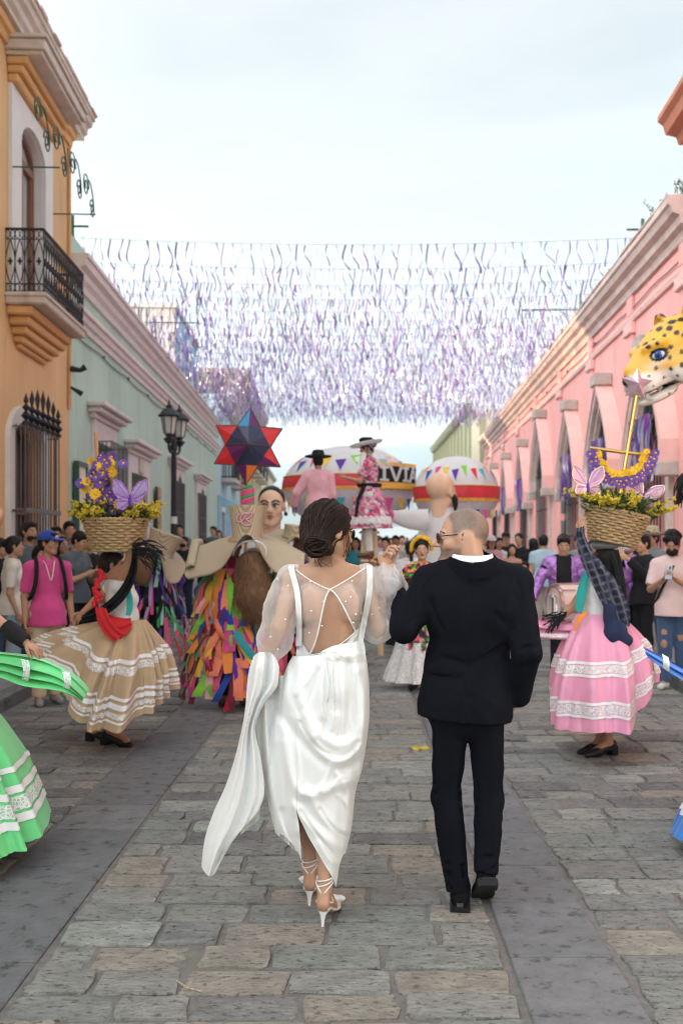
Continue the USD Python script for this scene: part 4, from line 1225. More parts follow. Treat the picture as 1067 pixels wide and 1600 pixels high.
        if wrinkle:
            f.warp(wrinkle, 14, int(s.b[0] * 100) % 50)
        v, fc = f.mesh()
        return put(s.th, name, (v, fc), m, smooth=True, paint=None if paint is None else paint(v), label=label)

    def trousers(s, m, upto=1.98, loose=.012, name='trousers', straight=.014):
        f, j, u = s.field(), s.j, s.s
        f.ell(j['pelvis'], A(.165 + loose, .118 + loose, .13 + loose) * u, s.Rb, .04)
        for n in 'LR':
            s.leg(f, n, loose, upto, .03, straight)
        f.plane(j['pelvis'] + A(0, 0, .10 * u), A(0, 0, 1))
        f.warp(.005, 12, int(s.b[0] * 77) % 50)
        return put(s.th, name, f.mesh(), m, smooth=True)

    def skirt(s, m, length=.6, flare=.12, folds=9, name='skirt', paint=None):
        c, u = s.j['waist'] - A(0, 0, .02), s.s
        th = np.linspace(0, 2 * np.pi, 64, endpoint=False)
        g = []
        for t in np.linspace(0, 1, 20):
            r = (.135 + .05 * min(1, t * 4) + flare * t) * (1 + .09 * t * np.sin(folds * th + 3 * t))
            g.append(np.stack([c[0] + r * u * np.cos(th), c[1] + r * .85 * u * np.sin(th), np.full(64, c[2] - length * t * u)], 1))
        v, f = grid(g, True)
        return put(s.th, name, (v, f), m, smooth=True, paint=None if paint is None else paint(v))

    def shoes(s, m='leather_black', heel=0.0):
        j, u = s.j, s.s
        for n in 'LR':
            a, t = j['an' + n].copy(), j['toe' + n].copy()
            d = t - a; d[2] = 0; d /= np.linalg.norm(d)
            z0 = a[2] - .085 * u
            f = Field(np.minimum(a, t) - .14, np.maximum(a, t) + .14, .008)
            f.cone(a - A(0, 0, .035 * u) - d * .02 * u, t + A(0, 0, .005), .045 * u, .036 * u, .02)
            f.cone(a - A(0, 0, .0), a - A(0, 0, .04 * u), .040 * u, .045 * u, .02)
            f.plane(A(0, 0, z0 + .002), A(0, 0, -1)); f.plane(a + A(0, 0, .012), A(0, 0, 1))
            put(s.th, 'shoe', f.mesh(), m, smooth=True)
        return s

    def hat(s, m, brim=.16, crown=.12, r=.105, band=None, name='hat', tilt=0.0, up=.05):
        c, R, u = s.j['head'], s.Rh @ rotx(tilt), s.s
        pr = [(.001, crown + .01), (r * .7, crown), (r * .92, crown * .75), (r, .0), (r + .02, -.004), (brim + r * .4, .012), (brim + r * .6, .03), (brim + r * .6, .022), (brim + r * .4, .0), (r, -.014), (.001, -.014)]
        v, f = lathe([(a * u, b * u) for a, b in pr], 28)
        h = put(s.th, name, (v @ R.T + c + R @ A(0, -.012, up) * u, f), m, smooth=50)
        if band:
            v, f = lathe([((r + .004) * u, .0), ((r - .004) * u, .035 * u), ((r - .01) * u, .035 * u)], 28)
            put(h, 'hat_band', (v @ R.T + c + R @ A(0, -.012, up) * u, f), band)
        return h

    def cap(s, m, turn=0.0):
        c, u = s.j['head'], s.s
        R = s.Rh @ rotz(turn)
        q = lambda x, y, z: c + R @ A(x, y, z) * u
        f = Field(c - .26 * u, c + .26 * u, .007)
        f.ell(q(0, -.012, .045), A(.092, .112, .092) * u, R, .01)
        f.plane(q(0, 0, .03), R @ A(0, 0, -1))
        cp = put(s.th, 'cap', f.mesh(), m, smooth=40)
        f = Field(c - .3 * u, c + .3 * u, .006)
        f.ell(q(0, .115, .038), A(.078, .085, .011) * u, R @ rotx(-.12), .004)
        f.ell(q(0, .03, .04), A(.06, .06, .06) * u, R, .004, 'cut')
        put(cp, 'visor', f.mesh(), m, smooth=True)
        return cp, q

    def glasses(s, m='dark_lens', frame='gold'):
        c, R, u = s.j['head'], s.Rh, s.s * .98
        q = lambda x, y, z: c + R @ A(x, y, z) * u
        g = put(s.th, 'sunglasses', join(*[tube([q(x * .058, .088, .004), q(x * .08, .03, .008), q(x * .083, -.02, .002), q(x * .082, -.04, -.012)], .0025 * u, 6) for x in (-1, 1)], tube([q(-.012, .106, .004), q(.012, .106, .004)], .0022, 5)), frame, smooth=True)
        for x in (-1, 1):
            put(g, 'lens', ball(q(x * .034, .102, -.004), A(.025, .004, .022) * u, 2, R @ rotz(-x * .22)), m, smooth=True)
        return g

    def bag(s, m='cloth_black', side=1):
        j = s.j
        a, b = j['neck'] + s.Rt @ A(.06 * side, 0, 0) * s.s, j['pelvis'] + s.Rb @ A(-.2 * side, 0, 0) * s.s
        front = s.Rt @ A(0, .155, 0) * s.s
        mid = (a + b) / 2
        put(s.th, 'bag_strap', join(tube(spline([a, lerp(a, b, .3) + front, lerp(a, b, .7) + front, b], 14), .016, 5), tube(spline([a, lerp(a, b, .3) - front, lerp(a, b, .7) - front, b], 14), .016, 5)), m, smooth=True)
# ------------------------------------------------------------------ bride
from scipy.spatial import Delaunay
from scipy.interpolate import PchipInterpolator, interp1d
mat('bridal_satin', (.755, .77, .77), rough=.45, spec=.35, sheen=.25, bump=.06, bscale=9, bdist=.02, coord='object')
mat('pearl', (.85, .82, .78), rough=.18, spec=.7)
LOOK['tulle'] = usdkit.material(stage, '/World/Looks/tulle', {
    'lw': ('layer_weight', {'blend': 0.35}), 'mr': ('map_range', {'from_min': 0.0, 'from_max': 0.8, 'to_min': 0.17, 'to_max': 0.82, 'clamp': True}),
    'tr': ('transparent_bsdf', {'color': (1, 1, 1)}), 'd': ('diffuse_bsdf', {'color': (.86, .85, .84)}), 'tl': ('translucent_bsdf', {'color': (.86, .85, .84)}),
    'm1': ('mix_closure', {'fac': .45}), 'm2': ('mix_closure', {})},
    [('lw.facing', 'mr.value'), ('mr.result', 'm2.fac'), ('d.BSDF', 'm1.closure1'), ('tl.BSDF', 'm1.closure2'), ('tr.BSDF', 'm2.closure1'), ('m1.closure', 'm2.closure2')], surface='m2.closure')

br = Fig('bride in white satin gown with sheer back, walking away', base=(-.13, 4.33, 0), H=1.72, face=0, look=-58, nod=8, skin='light', female=True, res=.006, fine=True, name='person')
j = br.j
j.update(head=P(516, 829, 4.33), neck=P(513, 889, 4.325), shL=P(459, 906, 4.32), shR=P(566, 904, 4.33), elL=P(437, 978, 4.27), wrL=P(419, 1024, 4.33), elR=P(590, 982, 4.36), wrR=P(606, 893, 4.56),
         chest=P(513, 950, 4.33), waist=P(514, 1010, 4.345), pelvis=P(508, 1078, 4.34), hipL=P(490, 1090, 4.34), hipR=P(532, 1090, 4.34), knL=P(478, 1245, 4.50), anL=P(484, 1360, 4.46), toeL=P(486, 1378, 4.63), knR=P(508, 1255, 4.29), anR=P(507, 1390, 4.22), toeR=P(518, 1412, 4.37))
br.Rt = roty(-.04)
f, u = br.field(.2), .96
br.torso(f, .0, .06)
f.cone(j['neck'] - A(0, 0, .05), j['head'] - A(0, -.01, .06), .056, .046, .035)
for sx in (-1, 1):                                   # shoulder blades, spine hollow
    f.ell(P(513 + sx * 33, 945, 4.235), (.045, .02, .07), None, .03)
    f.cone(P(513 + sx * 14, 893, 4.30), P(513 + sx * 48, 900, 4.31), .036, .034, .04)
f.cone(P(513, 900, 4.18), P(514, 1000, 4.205), .022, .022, .05, 'cut')
head_prims(f, j['head'], br.Rh, 1.0, True, True)
for n in 'LR':
    br.arm(f, n)
for n, sx in (('L', -1), ('R', 1)):
    a, t, k = j['an' + n], j['toe' + n], j['kn' + n]
    f.cone(j['hip' + n], k, .080, .050, .04)
    f.cone(k, a + A(0, 0, .03), .047, .026, .02)
    f.ell(lerp(k, a, .30) - A(0, .014, 0), (.040, .044, .10), None, .03)
    d = t - a; d[2] = 0; d /= np.linalg.norm(d)
    z0 = a[2]
    heel = a - d * .028; heel[2] = z0 - .052
    bl = a + d * .125; bl[2] = .030
    tip = a + d * .19; tip[2] = .022
    f.cone(a + A(0, 0, .02), heel, .027, .026, .02); f.cone(a, bl, .027, .030, .02); f.cone(heel, bl, .022, .022, .02); f.cone(bl, tip, .026, .016, .01)
    for q in (-1, 1):
        f.ell(a + A(q * .024, 0, .0), .011, None, .01)
bride_f = f
hm = [f.mesh(), hand_mesh(j['wrR'], A(-.28, .45, .72), A(-.55, .55, -.5), 1, .95, 1.45), hand_mesh(j['wrL'], A(-.2, .1, -.8), A(.8, .3, -.3), -1, .9, .95)]
br.body = put(br.th, 'body', join(*hm), SKIN['tan' if False else 'light'], smooth=True)
br.skin = 'light'
br.face()
br.glasses(frame='leather_black')
# gown: satin skirt from waist to a swept, parted hem
pc = lambda pts: PchipInterpolator(*np.array(pts, float).T)
xL = pc([(1000, 467), (1012, 464), (1040, 449), (1075, 438), (1110, 430), (1150, 421), (1200, 416), (1250, 421), (1300, 431), (1345, 460), (1400, 490)])
xR = pc([(1000, 562), (1012, 568), (1040, 574), (1075, 577), (1110, 577.5), (1150, 574), (1200, 566), (1240, 555), (1290, 550), (1330, 541), (1385, 529), (1400, 526)])
dep = pc([(1000, .108), (1040, .14), (1090, .165), (1150, .165), (1250, .16), (1400, .15)])
slL = pc([(1000, 463), (1262, 463), (1290, 467), (1345, 471), (1400, 473)])
slR = pc([(1000, 463), (1262, 463.5), (1300, 478), (1345, 503), (1385, 524), (1400, 526)])
FOLDS = [([(440, 1040), (452, 1100), (480, 1150), (520, 1189), (552, 1180), (574, 1140)], .020, 8), ([(432, 1080), (446, 1130), (485, 1172), (522, 1200), (556, 1190)], -.013, 7), ([(436, 1130), (452, 1190), (470, 1240), (500, 1240), (522, 1230), (550, 1222)], .016, 7),
         ([(445, 1045), (480, 1120), (525, 1165), (566, 1130)], .012, 8), ([(468, 1035), (472, 1100), (490, 1150)], .010, 7), ([(543, 1035), (548, 1100), (540, 1150)], -.010, 7), ([(500, 1040), (503, 1120)], .008, 5), ([(522, 1035), (524, 1110)], -.008, 5),
         ([(463, 1262), (495, 1300), (540, 1330)], .014, 7), ([(480, 1240), (520, 1290), (545, 1300)], .013, 7), ([(500, 1320), (525, 1350), (535, 1345)], .010, 6), ([(441, 1160), (455, 1240), (465, 1300)], .012, 6), ([(428, 1170), (436, 1240), (450, 1310)], -.010, 5), ([(560, 1050), (570, 1100), (560, 1170)], .012, 6), ([(512, 1032), (509, 1080), (507, 1150)], -.007, 2.6), ([(520, 1032), (521, 1080), (519, 1140)], .007, 2.6), ([(527, 1034), (531, 1090), (530, 1150)], -.006, 2.6), ([(500, 1032), (482, 1062), (462, 1085)], .007, 3), ([(504, 1034), (490, 1075), (474, 1110)], -.006, 3), ([(535, 1026), (555, 1024), (574, 1018)], .006, 2.5), ([(532, 1034), (552, 1036), (574, 1034)], -.006, 2.5), ([(545, 1035), (553, 1090), (552, 1150)], -.009, 2.6), ([(470, 1130), (500, 1172), (530, 1183), (560, 1160)], -.010, 3), ([(520, 1230), (535, 1215), (550, 1216)], .006, 2.2), ([(520, 1190), (512, 1215), (500, 1236)], .007, 3), ([(530, 1245), (545, 1262), (550, 1280)], .008, 3.4), ([(470, 1268), (505, 1318), (535, 1352)], -.007, 2.6), ([(500, 1265), (528, 1300), (546, 1308)], -.008, 3), ([(420, 1200), (430, 1260), (452, 1320)], .008, 3), ([(455, 1120), (466, 1190), (468, 1250)], .008, 3.2), ([(520, 1200), (540, 1225), (548, 1260)], .014, 7), ([(427, 1110), (432, 1180), (440, 1260)], .012, 5)]
FP = [(spline([(a, b, 0) for a, b in pts], 60)[:, :2], amp, w) for pts, amp, w in FOLDS]

def fold_at(x, y):
    out = np.zeros_like(x)
    for p, amp, w in FP:
        d = np.min((x[..., None] - p[:, 0]) ** 2 + (y[..., None] - p[:, 1]) ** 2, -1)
        out += 1.5 * amp * np.exp(-d / (1.3 * w * w))
    return out
ns, nt = 220, 120
s_ = np.linspace(0, 1, ns)
hem_s = PchipInterpolator([0, .10, .22, .35, .5, .65, .78, .90, .96, 1.0], [1387, 1372, 1335, 1330, 1330, 1325, 1300, 1306, 1325, 1347])
top_s = PchipInterpolator([0, .12, .25, .5, .75, .9, 1.0], [1026, 1024, 1008, 1000, 1010, 1022, 1026])
T, S = np.meshgrid(np.linspace(0, 1, nt), s_, indexing='ij')
py = top_s(S) + T * (hem_s(S) - top_s(S))
cL, cR = xL(py), xR(py)
cx_, hw_ = (cL + cR) / 2, (cR - cL) / 2
th0 = -np.arccos(np.clip((slR(py) - cx_) / hw_, -.98, .98))
th1 = -np.arccos(np.clip((slL(py) - cx_) / hw_, -.98, .98)) + 2 * np.pi
th = th0 + S * (th1 - th0)
px = cx_ + hw_ * np.cos(th)
Yd = 4.335 + dep(py) * np.sin(th) + .0
back = np.clip(-np.sin(th), 0, 1)
Yd -= (fold_at(px, py) + .005 * (meshkit.fbm(np.stack([px * .055 + py * .03, py * .018 - px * .012, px * 0], -1), 4, 3) - .5)) * back ** .5 + .006 * np.sin(px * .35 + py * .02) * (1 - back)
gown_g = np.stack([(px - CX) / F * Yd, Yd, EYE - (py - CY) / F * Yd], -1)
gown = put(br.th, 'gown_skirt', grid(gown_g), 'bridal_satin', smooth=True)
# waist band piece, straps and sheer yoke
FB = br.field(.2); br.torso(FB, .008, .06)
for sx in (-1, 1):
    FB.ell(P(513 + sx * 33, 945, 4.235), (.053, .028, .078), None, .03)
    FB.cone(P(513 + sx * 14, 893, 4.30), P(513 + sx * 48, 900, 4.31), .043, .041, .04)
FB.cone(j['neck'] - A(0, 0, .05), j['neck'] + A(0, 0, .03), .060, .056, .035)
for n in 'LR':
    FB.cone(j['sh' + n], j['sh' + n] + A(0, 0, -.06), .052, .05, .03)

def on_back(px, py, off=0.0):
    h = FB.hit(px, py, off=off)
    return h if h is not None else P(px, py, 4.30)

def patch(poly, off, step=5):
    """a cloth panel laid on the back within a polygon of photo positions"""
    poly = Polygon(poly) if not isinstance(poly, Polygon) else poly
    pts = []
    for ring in [poly.exterior, *poly.interiors]:
        n = int(ring.length / step * 1.3)
        pts += [ring.interpolate(i / n, normalized=True).coords[0] for i in range(n)]
    x0, y0, x1, y1 = poly.bounds
    inner = poly.buffer(-step * .45)
    pts += [(x, y) for x in np.arange(x0, x1, step) for y in np.arange(y0, y1, step) if inner.contains(Point(x, y))]
    pts = np.array(pts)
    tri = Delaunay(pts).simplices
    keep = [poly.buffer(.3).contains(Point(*pts[t].mean(0))) for t in tri]
    return np.array([on_back(x, y, off) for x, y in pts]), tri[keep]
key = [(515, 922), (506, 944), (498, 983), (484, 1022), (500, 1027), (516, 1024), (533, 1012), (545, 998), (554, 985), (541, 957), (526, 931)]
yoke = Polygon([(460, 886), (464, 893), (487, 909), (511, 921), (519, 921), (539, 909), (559, 893), (570, 886), (576, 924), (567, 970), (558, 1009), (545, 1030), (516, 1036), (484, 1034), (470, 1012), (467, 970), (463, 917)]).difference(Polygon(key))
put(br.th, 'sheer_back_yoke', patch(yoke, .003, 4), 'tulle', smooth=True)
put(br.th, 'satin_side_panel', patch([(553, 988), (562, 980), (570, 1010), (572, 1034), (545, 1034), (532, 1028), (536, 1012), (546, 999)], .006, 4), 'bridal_satin', smooth=True)
put(br.th, 'satin_side_panel', patch([(466, 985), (472, 1005), (485, 1024), (500, 1030), (480, 1036), (462, 1030)], .006, 4), 'bridal_satin', smooth=True)
for pts in ([(455, 884), (458, 900), (464, 925), (467, 970), (467, 1010)], [(577, 884), (578, 900), (577, 925), (569, 970), (562, 1010)]):
    c = spline([(x, y, 0) for x, y in pts], 24)[:, :2]
    put(br.th, 'satin_strap', grid([[on_back(x - 4.6, y, .010), on_back(x, y, .012), on_back(x + 4.6, y, .010)] for x, y in c]), 'bridal_satin', smooth=True)
def piping(pts, r, off=.008, n=40):
    c = spline([(x, y, 0) for x, y in pts], n)[:, :2]
    return tube([on_back(x, y, off) for x, y in c], r, 6)
put(br.th, 'neckline_piping', join(piping([(462, 890), (487, 908), (515, 921.5)], .003), piping([(570, 888), (539, 908), (515, 921.5)], .003)), 'bridal_satin', smooth=True)
put(br.th, 'keyhole_piping', join(piping([(515, 921), (506, 944), (498, 983), (484, 1023)], .0038), piping([(515, 921), (526, 931), (541, 957), (555, 986)], .0038), ball(on_back(515, 922, .01), .007, 1)), 'bridal_satin', smooth=True)
lac = [piping([(484, 1023), (505, 1020), (530, 1008), (556, 986)], .0025), piping([(486, 1026), (515, 1030), (545, 1008), (558, 992)], .0025)]
b0 = on_back(514, 1024, .02)
for sx in (-1, 1):
    lac.append(tube(spline([b0, b0 + A(sx * .012, -.012, .014), b0 + A(sx * .034, -.012, .010), b0 + A(sx * .030, -.01, -.006), b0], 16), 0.0032, 5))
    e = P(514 + sx * (4 if sx < 0 else 9), 1098, 4.15)
    lac.append(tube(spline([b0, b0 + A(sx * .012, -.015, -.03), lerp(b0, e, .5) + A(0, -.012, 0), e + A(0, .02, 0)], 16), .0032, 5))
put(br.th, 'back_lacing', join(*lac), 'bridal_satin', smooth=True)
# puffed sheer sleeves
f = Field(np.minimum(j['shL'], j['wrL']) - .2, np.maximum(j['shL'], j['wrL']) + .2, .007)
f.cone(j['shL'] + A(-.01, 0, .005), lerp(j['shL'], j['elL'], .6) - A(.01, 0, 0), .066, .078, .03).cone(lerp(j['shL'], j['elL'], .6) - A(.01, 0, 0), lerp(j['elL'], j['wrL'], .45), .078, .074, .03).cone(lerp(j['elL'], j['wrL'], .45), j['wrL'] + A(.01, -.01, .0), .072, .045, .03)
f.warp(.010, 16, 4); f.warp(.004, 40, 8)
put(br.th, 'sheer_sleeve', f.mesh(), 'tulle', smooth=True)
f = Field(np.minimum(j['elR'], j['shR']) - .2, np.maximum(j['shR'], j['wrR']) + .2, .007)
f.cone(j['shR'] + A(.01, 0, .005), j['elR'], .062, .066, .03).cone(j['elR'] + A(.005, -.02, 0), lerp(j['elR'], j['wrR'], .7) + A(.02, -.02, 0), .060, .058, .03)
f.warp(.012, 17, 2); f.warp(.004, 42, 5)
sl = put(br.th, 'sheer_sleeve', f.mesh(), 'tulle', smooth=True)
w0 = lerp(j['elR'], j['wrR'], .45); w1 = lerp(j['elR'], j['wrR'], .98); ax = frame(w1 - w0)
for q in range(2):
    tt = np.linspace(0, 1, 14); aa = np.linspace(0, 2 * np.pi, 60)
    fr_ = [[w0 + (w1 - w0) * t * (.95 + .1 * q) + ax @ A((.045 + .035 * math.sin(math.pi * min(1, t * 1.1)) + .012 * q) * (1 + .22 * t * math.sin(7 * a + 3 * t + q)) * math.cos(a), (.045 + .035 * math.sin(math.pi * min(1, t * 1.1)) + .012 * q) * (1 + .22 * t * math.sin(7 * a + 3 * t + q)) * math.sin(a), 0) for a in aa] for t in tt]
    put(sl, 'sleeve_frill', grid(fr_), 'tulle', smooth=True)
# pearls
for (x, y) in [(485, 909), (550, 908), (548, 933), (486, 955), (552, 973), (483, 989), (503, 978), (466, 979), (460, 988), (505, 940), (556, 960), (540, 940)]:
    put(br.th, 'pearl', ball(on_back(x, y, .010), .0042, 1), 'pearl', smooth=True)
for (x, y, d) in [(433, 905, 4.25), (450, 915, 4.23), (446, 968, 4.2), (434, 1015, 4.2), (423, 995, 4.24), (598, 925, 4.40), (592, 950, 4.32), (612, 963, 4.38), (581, 960, 4.30), (606, 975, 4.33), (615, 940, 4.42)]:
    put(br.th, 'pearl', ball(P(x, y, d), .0042, 1), 'pearl', smooth=True)
# gathered train, held at the hip and falling to the left
tl = pc([(0, 396), (.08, 388), (.25, 383), (.42, 372), (.60, 354), (.76, 331), (.88, 319), (1, 315)])
tr_ = pc([(0, 430), (.06, 436), (.14, 434), (.24, 412), (.36, 399), (.52, 408), (.68, 413), (.78, 404), (.88, 376), (1, 346)])
ty0 = pc([(0, 1026), (.3, 1019), (.7, 1019), (1, 1026)])
g = []
for t in np.linspace(0, 1, 90):
    row = []
    for q in np.linspace(0, 1, 80):
        x = tl(t) + q * (tr_(t) - tl(t))
        yb = 1356 + 14 * math.sin(math.pi * min(1, q * 1.15)) - 22 * np.clip(q - .7, 0, 1) * 3
        y = ty0(q) + t * (yb - ty0(q)) + (1 - t) * 0
        tri = lambda z_: 1 - 2 * abs(((z_ + .25) % 1) - .5) * 2
        sft = lambda z_: math.sin(2 * np.pi * z_) * .55 + .45 * tri(z_)
        pl = (.030 * sft(1.7 * q + .22 * math.sin(3 * t) + .13) + .012 * sft(3.4 * q + .5 * t)) * (1 - .3 * t) + .004 * (meshkit.fbm(A(q * 9 + t * 2, t * 5, 1.0), 3, 2) - .5)
        Yp = 4.24 - .03 * math.sin(math.pi * q) + pl + .05 * t + .05 * (1 - min(1, t * 12)) ** 2
        row.append(P(x, y, Yp))
    g.append(row)
tn = put(br.th, 'gown_train', grid(g), 'bridal_satin', smooth=True)
g = []
for t in np.linspace(0, 1, 60):
    row = []
    for q in np.linspace(0, 1, 50):
        x = (394 + 10 * t + 26 * t * t) * (1 - q) + (450 + 8 * t + 6 * t * t) * q
        y = 1056 + t * (246 + 30 * q)
        Yp = 4.305 + .022 * math.sin(2 * np.pi * 2.2 * q + 2 * t) - .01 * q
        row.append(P(x, y, Yp))
    g.append(row)
put(tn, 'inner_fold', grid(g), 'bridal_satin', smooth=True)
g = [[P((384 + 30 * q) - 8 * t, 1110 + t * 195 - 25 * t * q, 4.36 + .015 * math.sin(9 * q + 4 * t)) for q in np.linspace(0, 1, 20)] for t in np.linspace(0, 1, 30)]
put(tn, 'lining_fold', grid(g), 'bridal_satin', smooth=True)
# hair: swept back into a low knot
c, R = j['head'], br.Rh
hl = lambda x, y, z: c + R @ A(x, y, z)
knot = P(493, 851, 4.235)
f = Field(c - .2, c + .2, .006)
f.ell(hl(0, -.018, .034), (.086, .108, .096), R, .01)
f.ell(hl(0, -.06, -.02), (.082, .068, .085), R, .03)
f.ell(knot, (.050, .046, .044), None, .02).ell(knot + A(.035, .01, -.022), (.045, .035, .028), None, .015).ell(knot + A(-.01, -.012, .03), (.05, .03, .03), None, .02)
f.ell(hl(0, .092, -.04), (.078, .075, .10), R, .012, 'cut').ell(hl(.05, .05, -.11), (.06, .06, .06), R, .02, 'cut')
f.warp(.007, 28, 7)
hr = put(br.th, 'hair', f.mesh(), 'hair_brown', smooth=True)
st = []
kd = (knot - c) / np.linalg.norm(knot - c)
r2 = np.random.default_rng(8)
rs = np.arange(.02, .2, .003)
for i in range(230):
    d0 = R @ A(r2.normal(0, 1), r2.uniform(-1, .75), r2.uniform(.0, 1.2)); d0 /= np.linalg.norm(d0)
    pts, off = [], r2.uniform(.0, .009)
    for t in np.linspace(0, 1, 12):
        d = d0 * (1 - t) + kd * t + R @ A(.12, 0, 0) * math.sin(3.1 * t) * r2.normal(0, .15); d /= np.linalg.norm(d)
        v = f.at(c + rs[:, None] * d)
        k = np.where(v < 0)[0]
        pts.append(c + d * (rs[k[-1]] + .002 + off * math.sin(3.14 * t)) if len(k) else c + d * .1)
    st.append(tube(spline(pts, 18), r2.uniform(.0014, .0034), 4, cap=False))
for i in range(120):                                 # combed locks
    d0 = R @ A(r2.normal(0, 1), r2.uniform(-1, .7), r2.uniform(.05, 1.2)); d0 /= np.linalg.norm(d0)
    pts, ax_ = [], r2.normal(0, .10)
    for t in np.linspace(0, .93, 12):
        d = d0 * (1 - t) + kd * t + R @ A(.12, 0, .05) * math.sin(3.1 * t) * ax_ * 3; d /= np.linalg.norm(d)
        v = f.at(c + rs[:, None] * d)
        k = np.where(v < 0)[0]
        pts.append(c + d * (rs[k[-1]] + .0015 if len(k) else .1))
    st.append(tube(spline(pts, 18), np.r_[.001, np.full(16, r2.uniform(.0035, .0065)), .001], 6))
for i in range(46):                                  # coils of the knot
    a0, tilt = r2.uniform(0, 6.28), r2.normal(0, .5)
    rr = r2.uniform(.030, .056)
    Rk = rotx(tilt) @ roty(r2.normal(.3, .4))
    st.append(tube([knot + A(.006, -.012, -.004) + Rk @ A(rr * math.cos(a), -.03 + .01 * math.sin(2 * a), rr * .85 * math.sin(a)) for a in np.linspace(a0, a0 + r2.uniform(2, 4.2), 14)], r2.uniform(.0016, .0048), 6))
for i in range(9):                                   # loose strands by the cheek and nape
    p0 = hl(.075 + r2.normal(0, .004), .03 + r2.normal(0, .01), .0)
    st.append(tube(spline([p0, p0 + A(.008, .01, -.05), p0 + A(r2.normal(0, .012), .01, -.11)], 10), .0009, 4))
for i in range(10):
    p0 = knot + A(r2.uniform(-.02, .07), -.01, -.04)
    st.append(tube(spline([p0, p0 + A(r2.normal(0, .01), .015, -.025), p0 + A(r2.normal(.0, .015), .02, -.055)], 8), .0008, 4))
put(hr, 'hair_strands', join(*st), 'hair_brown', smooth=True, kind='stuff')
# strappy heels
for n, sx in (('L', -1), ('R', 1)):
    a, t = j['an' + n], j['toe' + n]
    d = t - a; d[2] = 0; d /= np.linalg.norm(d); l = np.cross(d, A(0, 0, 1))
    heel = a - d * .034; heel[2] = a[2] - .082
    sh = thing('high_heel', 'white strappy high heel on the bride\'s ' + ('left' if sx < 0 else 'right') + ' foot', 'shoe', heel) if False else br.th
    cen = spline([heel, a + d * .03 + A(0, 0, .045 - a[2]) * 0 + A(0, 0, -.078 - .012), A(*(a + d * .13)[:2], .012), A(*(a + d * .20)[:2], .010), A(*(a + d * .235)[:2], .012)], 18)
    wid = np.interp(np.linspace(0, 1, 18), [0, .12, .4, .7, .9, 1], [.022, .027, .024, .038, .028, .006])
    sole = put(br.th, 'shoe', grid([[p + l * w + A(0, 0, .006), p - l * w + A(0, 0, .006), p - l * w - A(0, 0, .004), p + l * w - A(0, 0, .004)] for p, w in zip(cen, wid)], True), 'shoe_white_satin' if 'shoe_white_satin' in LOOK else mat('shoe_white_satin', (.74, .73, .72), rough=.4, spec=.5), smooth=30)
    hb = A(*(heel - d * .004)[:2], .0)
    put(sole, 'stiletto_heel', tube([heel + d * .006, lerp(heel, hb, .25) + d * .004, lerp(heel, hb, .6), hb], [.022, .013, .0075, .006], 10), 'shoe_white_satin', smooth=40)
    put(sole, 'heel_cup', grid([[heel + A(0, 0, .005 + z) - d * .012 * math.cos(q) * (1 + 0 * z) + l * .026 * math.sin(q) + d * .012 for q in np.linspace(-1.9, 1.9, 18)] for z in (0, .018, .03)]), 'shoe_white_satin', smooth=True)
    ring = lambda zz, r, tl_, ph: tube([a + A(0, 0, zz) + d * (r * math.cos(q)) + l * (r * math.sin(q)) + A(0, 0, tl_ * math.sin(q + ph)) for q in np.linspace(0, 2 * np.pi, 24)], .0033, 6)
    put(sole, 'ankle_strap', join(ring(.045, .033, .006, 0), ring(.03, .033, .012, .5), ring(-.012, .036, .042, 0), ring(-.012, .036, -.042, 0)), 'shoe_white_satin', smooth=True)
    toe = A(*(a + d * .165)[:2], .045)
    put(sole, 'toe_bow', join(*[ball(toe + l * .028 * q + d * .01, (.03, .018, .014), 2, np.stack([l, d, A(0, 0, 1)], 1)) for q in (-1, 1)], ball(toe, (.035, .03, .018), 2, np.stack([l, d, A(0, 0, 1)], 1))), 'shoe_white_satin', smooth=True)

# ------------------------------------------------------------------ groom
mat('suit', (.0045, .0052, .0085), rough=.85, spec=.10, var=.15, scale=14, coord='object', bump=.1, bscale=70, bdist=.004)
mat('shirt_white', (.78, .79, .82), rough=.7)
gm = Fig('groom in black suit with shaved head and sunglasses, laughing', base=(.49, 4.37, 0), H=1.80, face=0, look=88, nod=2, skin='light', res=.006, fine=True)
j = gm.j
j.update(head=P(722, 838, 4.38), neck=P(738, 886, 4.375), shL=P(673, 912, 4.37), shR=P(804, 914, 4.37), elL=P(631, 982, 4.30), wrL=P(610, 893, 4.62), elR=P(823, 1020, 4.27), wrR=P(808, 1096, 4.42),
         chest=P(738, 965, 4.38), waist=P(730, 1040, 4.39), pelvis=P(727, 1100, 4.38), hipL=P(702, 1118, 4.38), hipR=P(761, 1118, 4.38), knL=P(697, 1246, 4.43), anL=P(717, 1392, 4.39), toeL=P(717, 1412, 4.56), knR=P(764, 1248, 4.41), anR=P(760, 1352, 4.37), toeR=P(763, 1412, 4.43))
gm.Rt = np.eye(3)
f = gm.field(.2)
gm.torso(f, 0, .05)
f.cone(j['neck'] - A(0, 0, .06), j['head'] - A(-.02, 0, .06), .066, .058, .04)
f.cone(P(738, 880, 4.33), P(728, 840, 4.33), .05, .055, .04)
head_prims(f, j['head'], gm.Rh, 1.06, True)
f.cone(j['head'] + gm.Rh @ A(0, .102, .004), j['head'] + gm.Rh @ A(0, .128, -.030), .010, .0135, .012).ell(j['head'] + gm.Rh @ A(0, .088, -.108), (.026, .024, .022), gm.Rh, .02)
for n in 'LR':
    gm.arm(f, n); f.cone(j['hip' + n], j['kn' + n], .055, .030, .01); f.cone(j['kn' + n], j['an' + n], .030, .026, .01)
    f.cone(lerp(j['an' + n], j['toe' + n], .0) - A(0, 0, .02), lerp(j['an' + n], j['toe' + n], .3), .026, .02, .03)
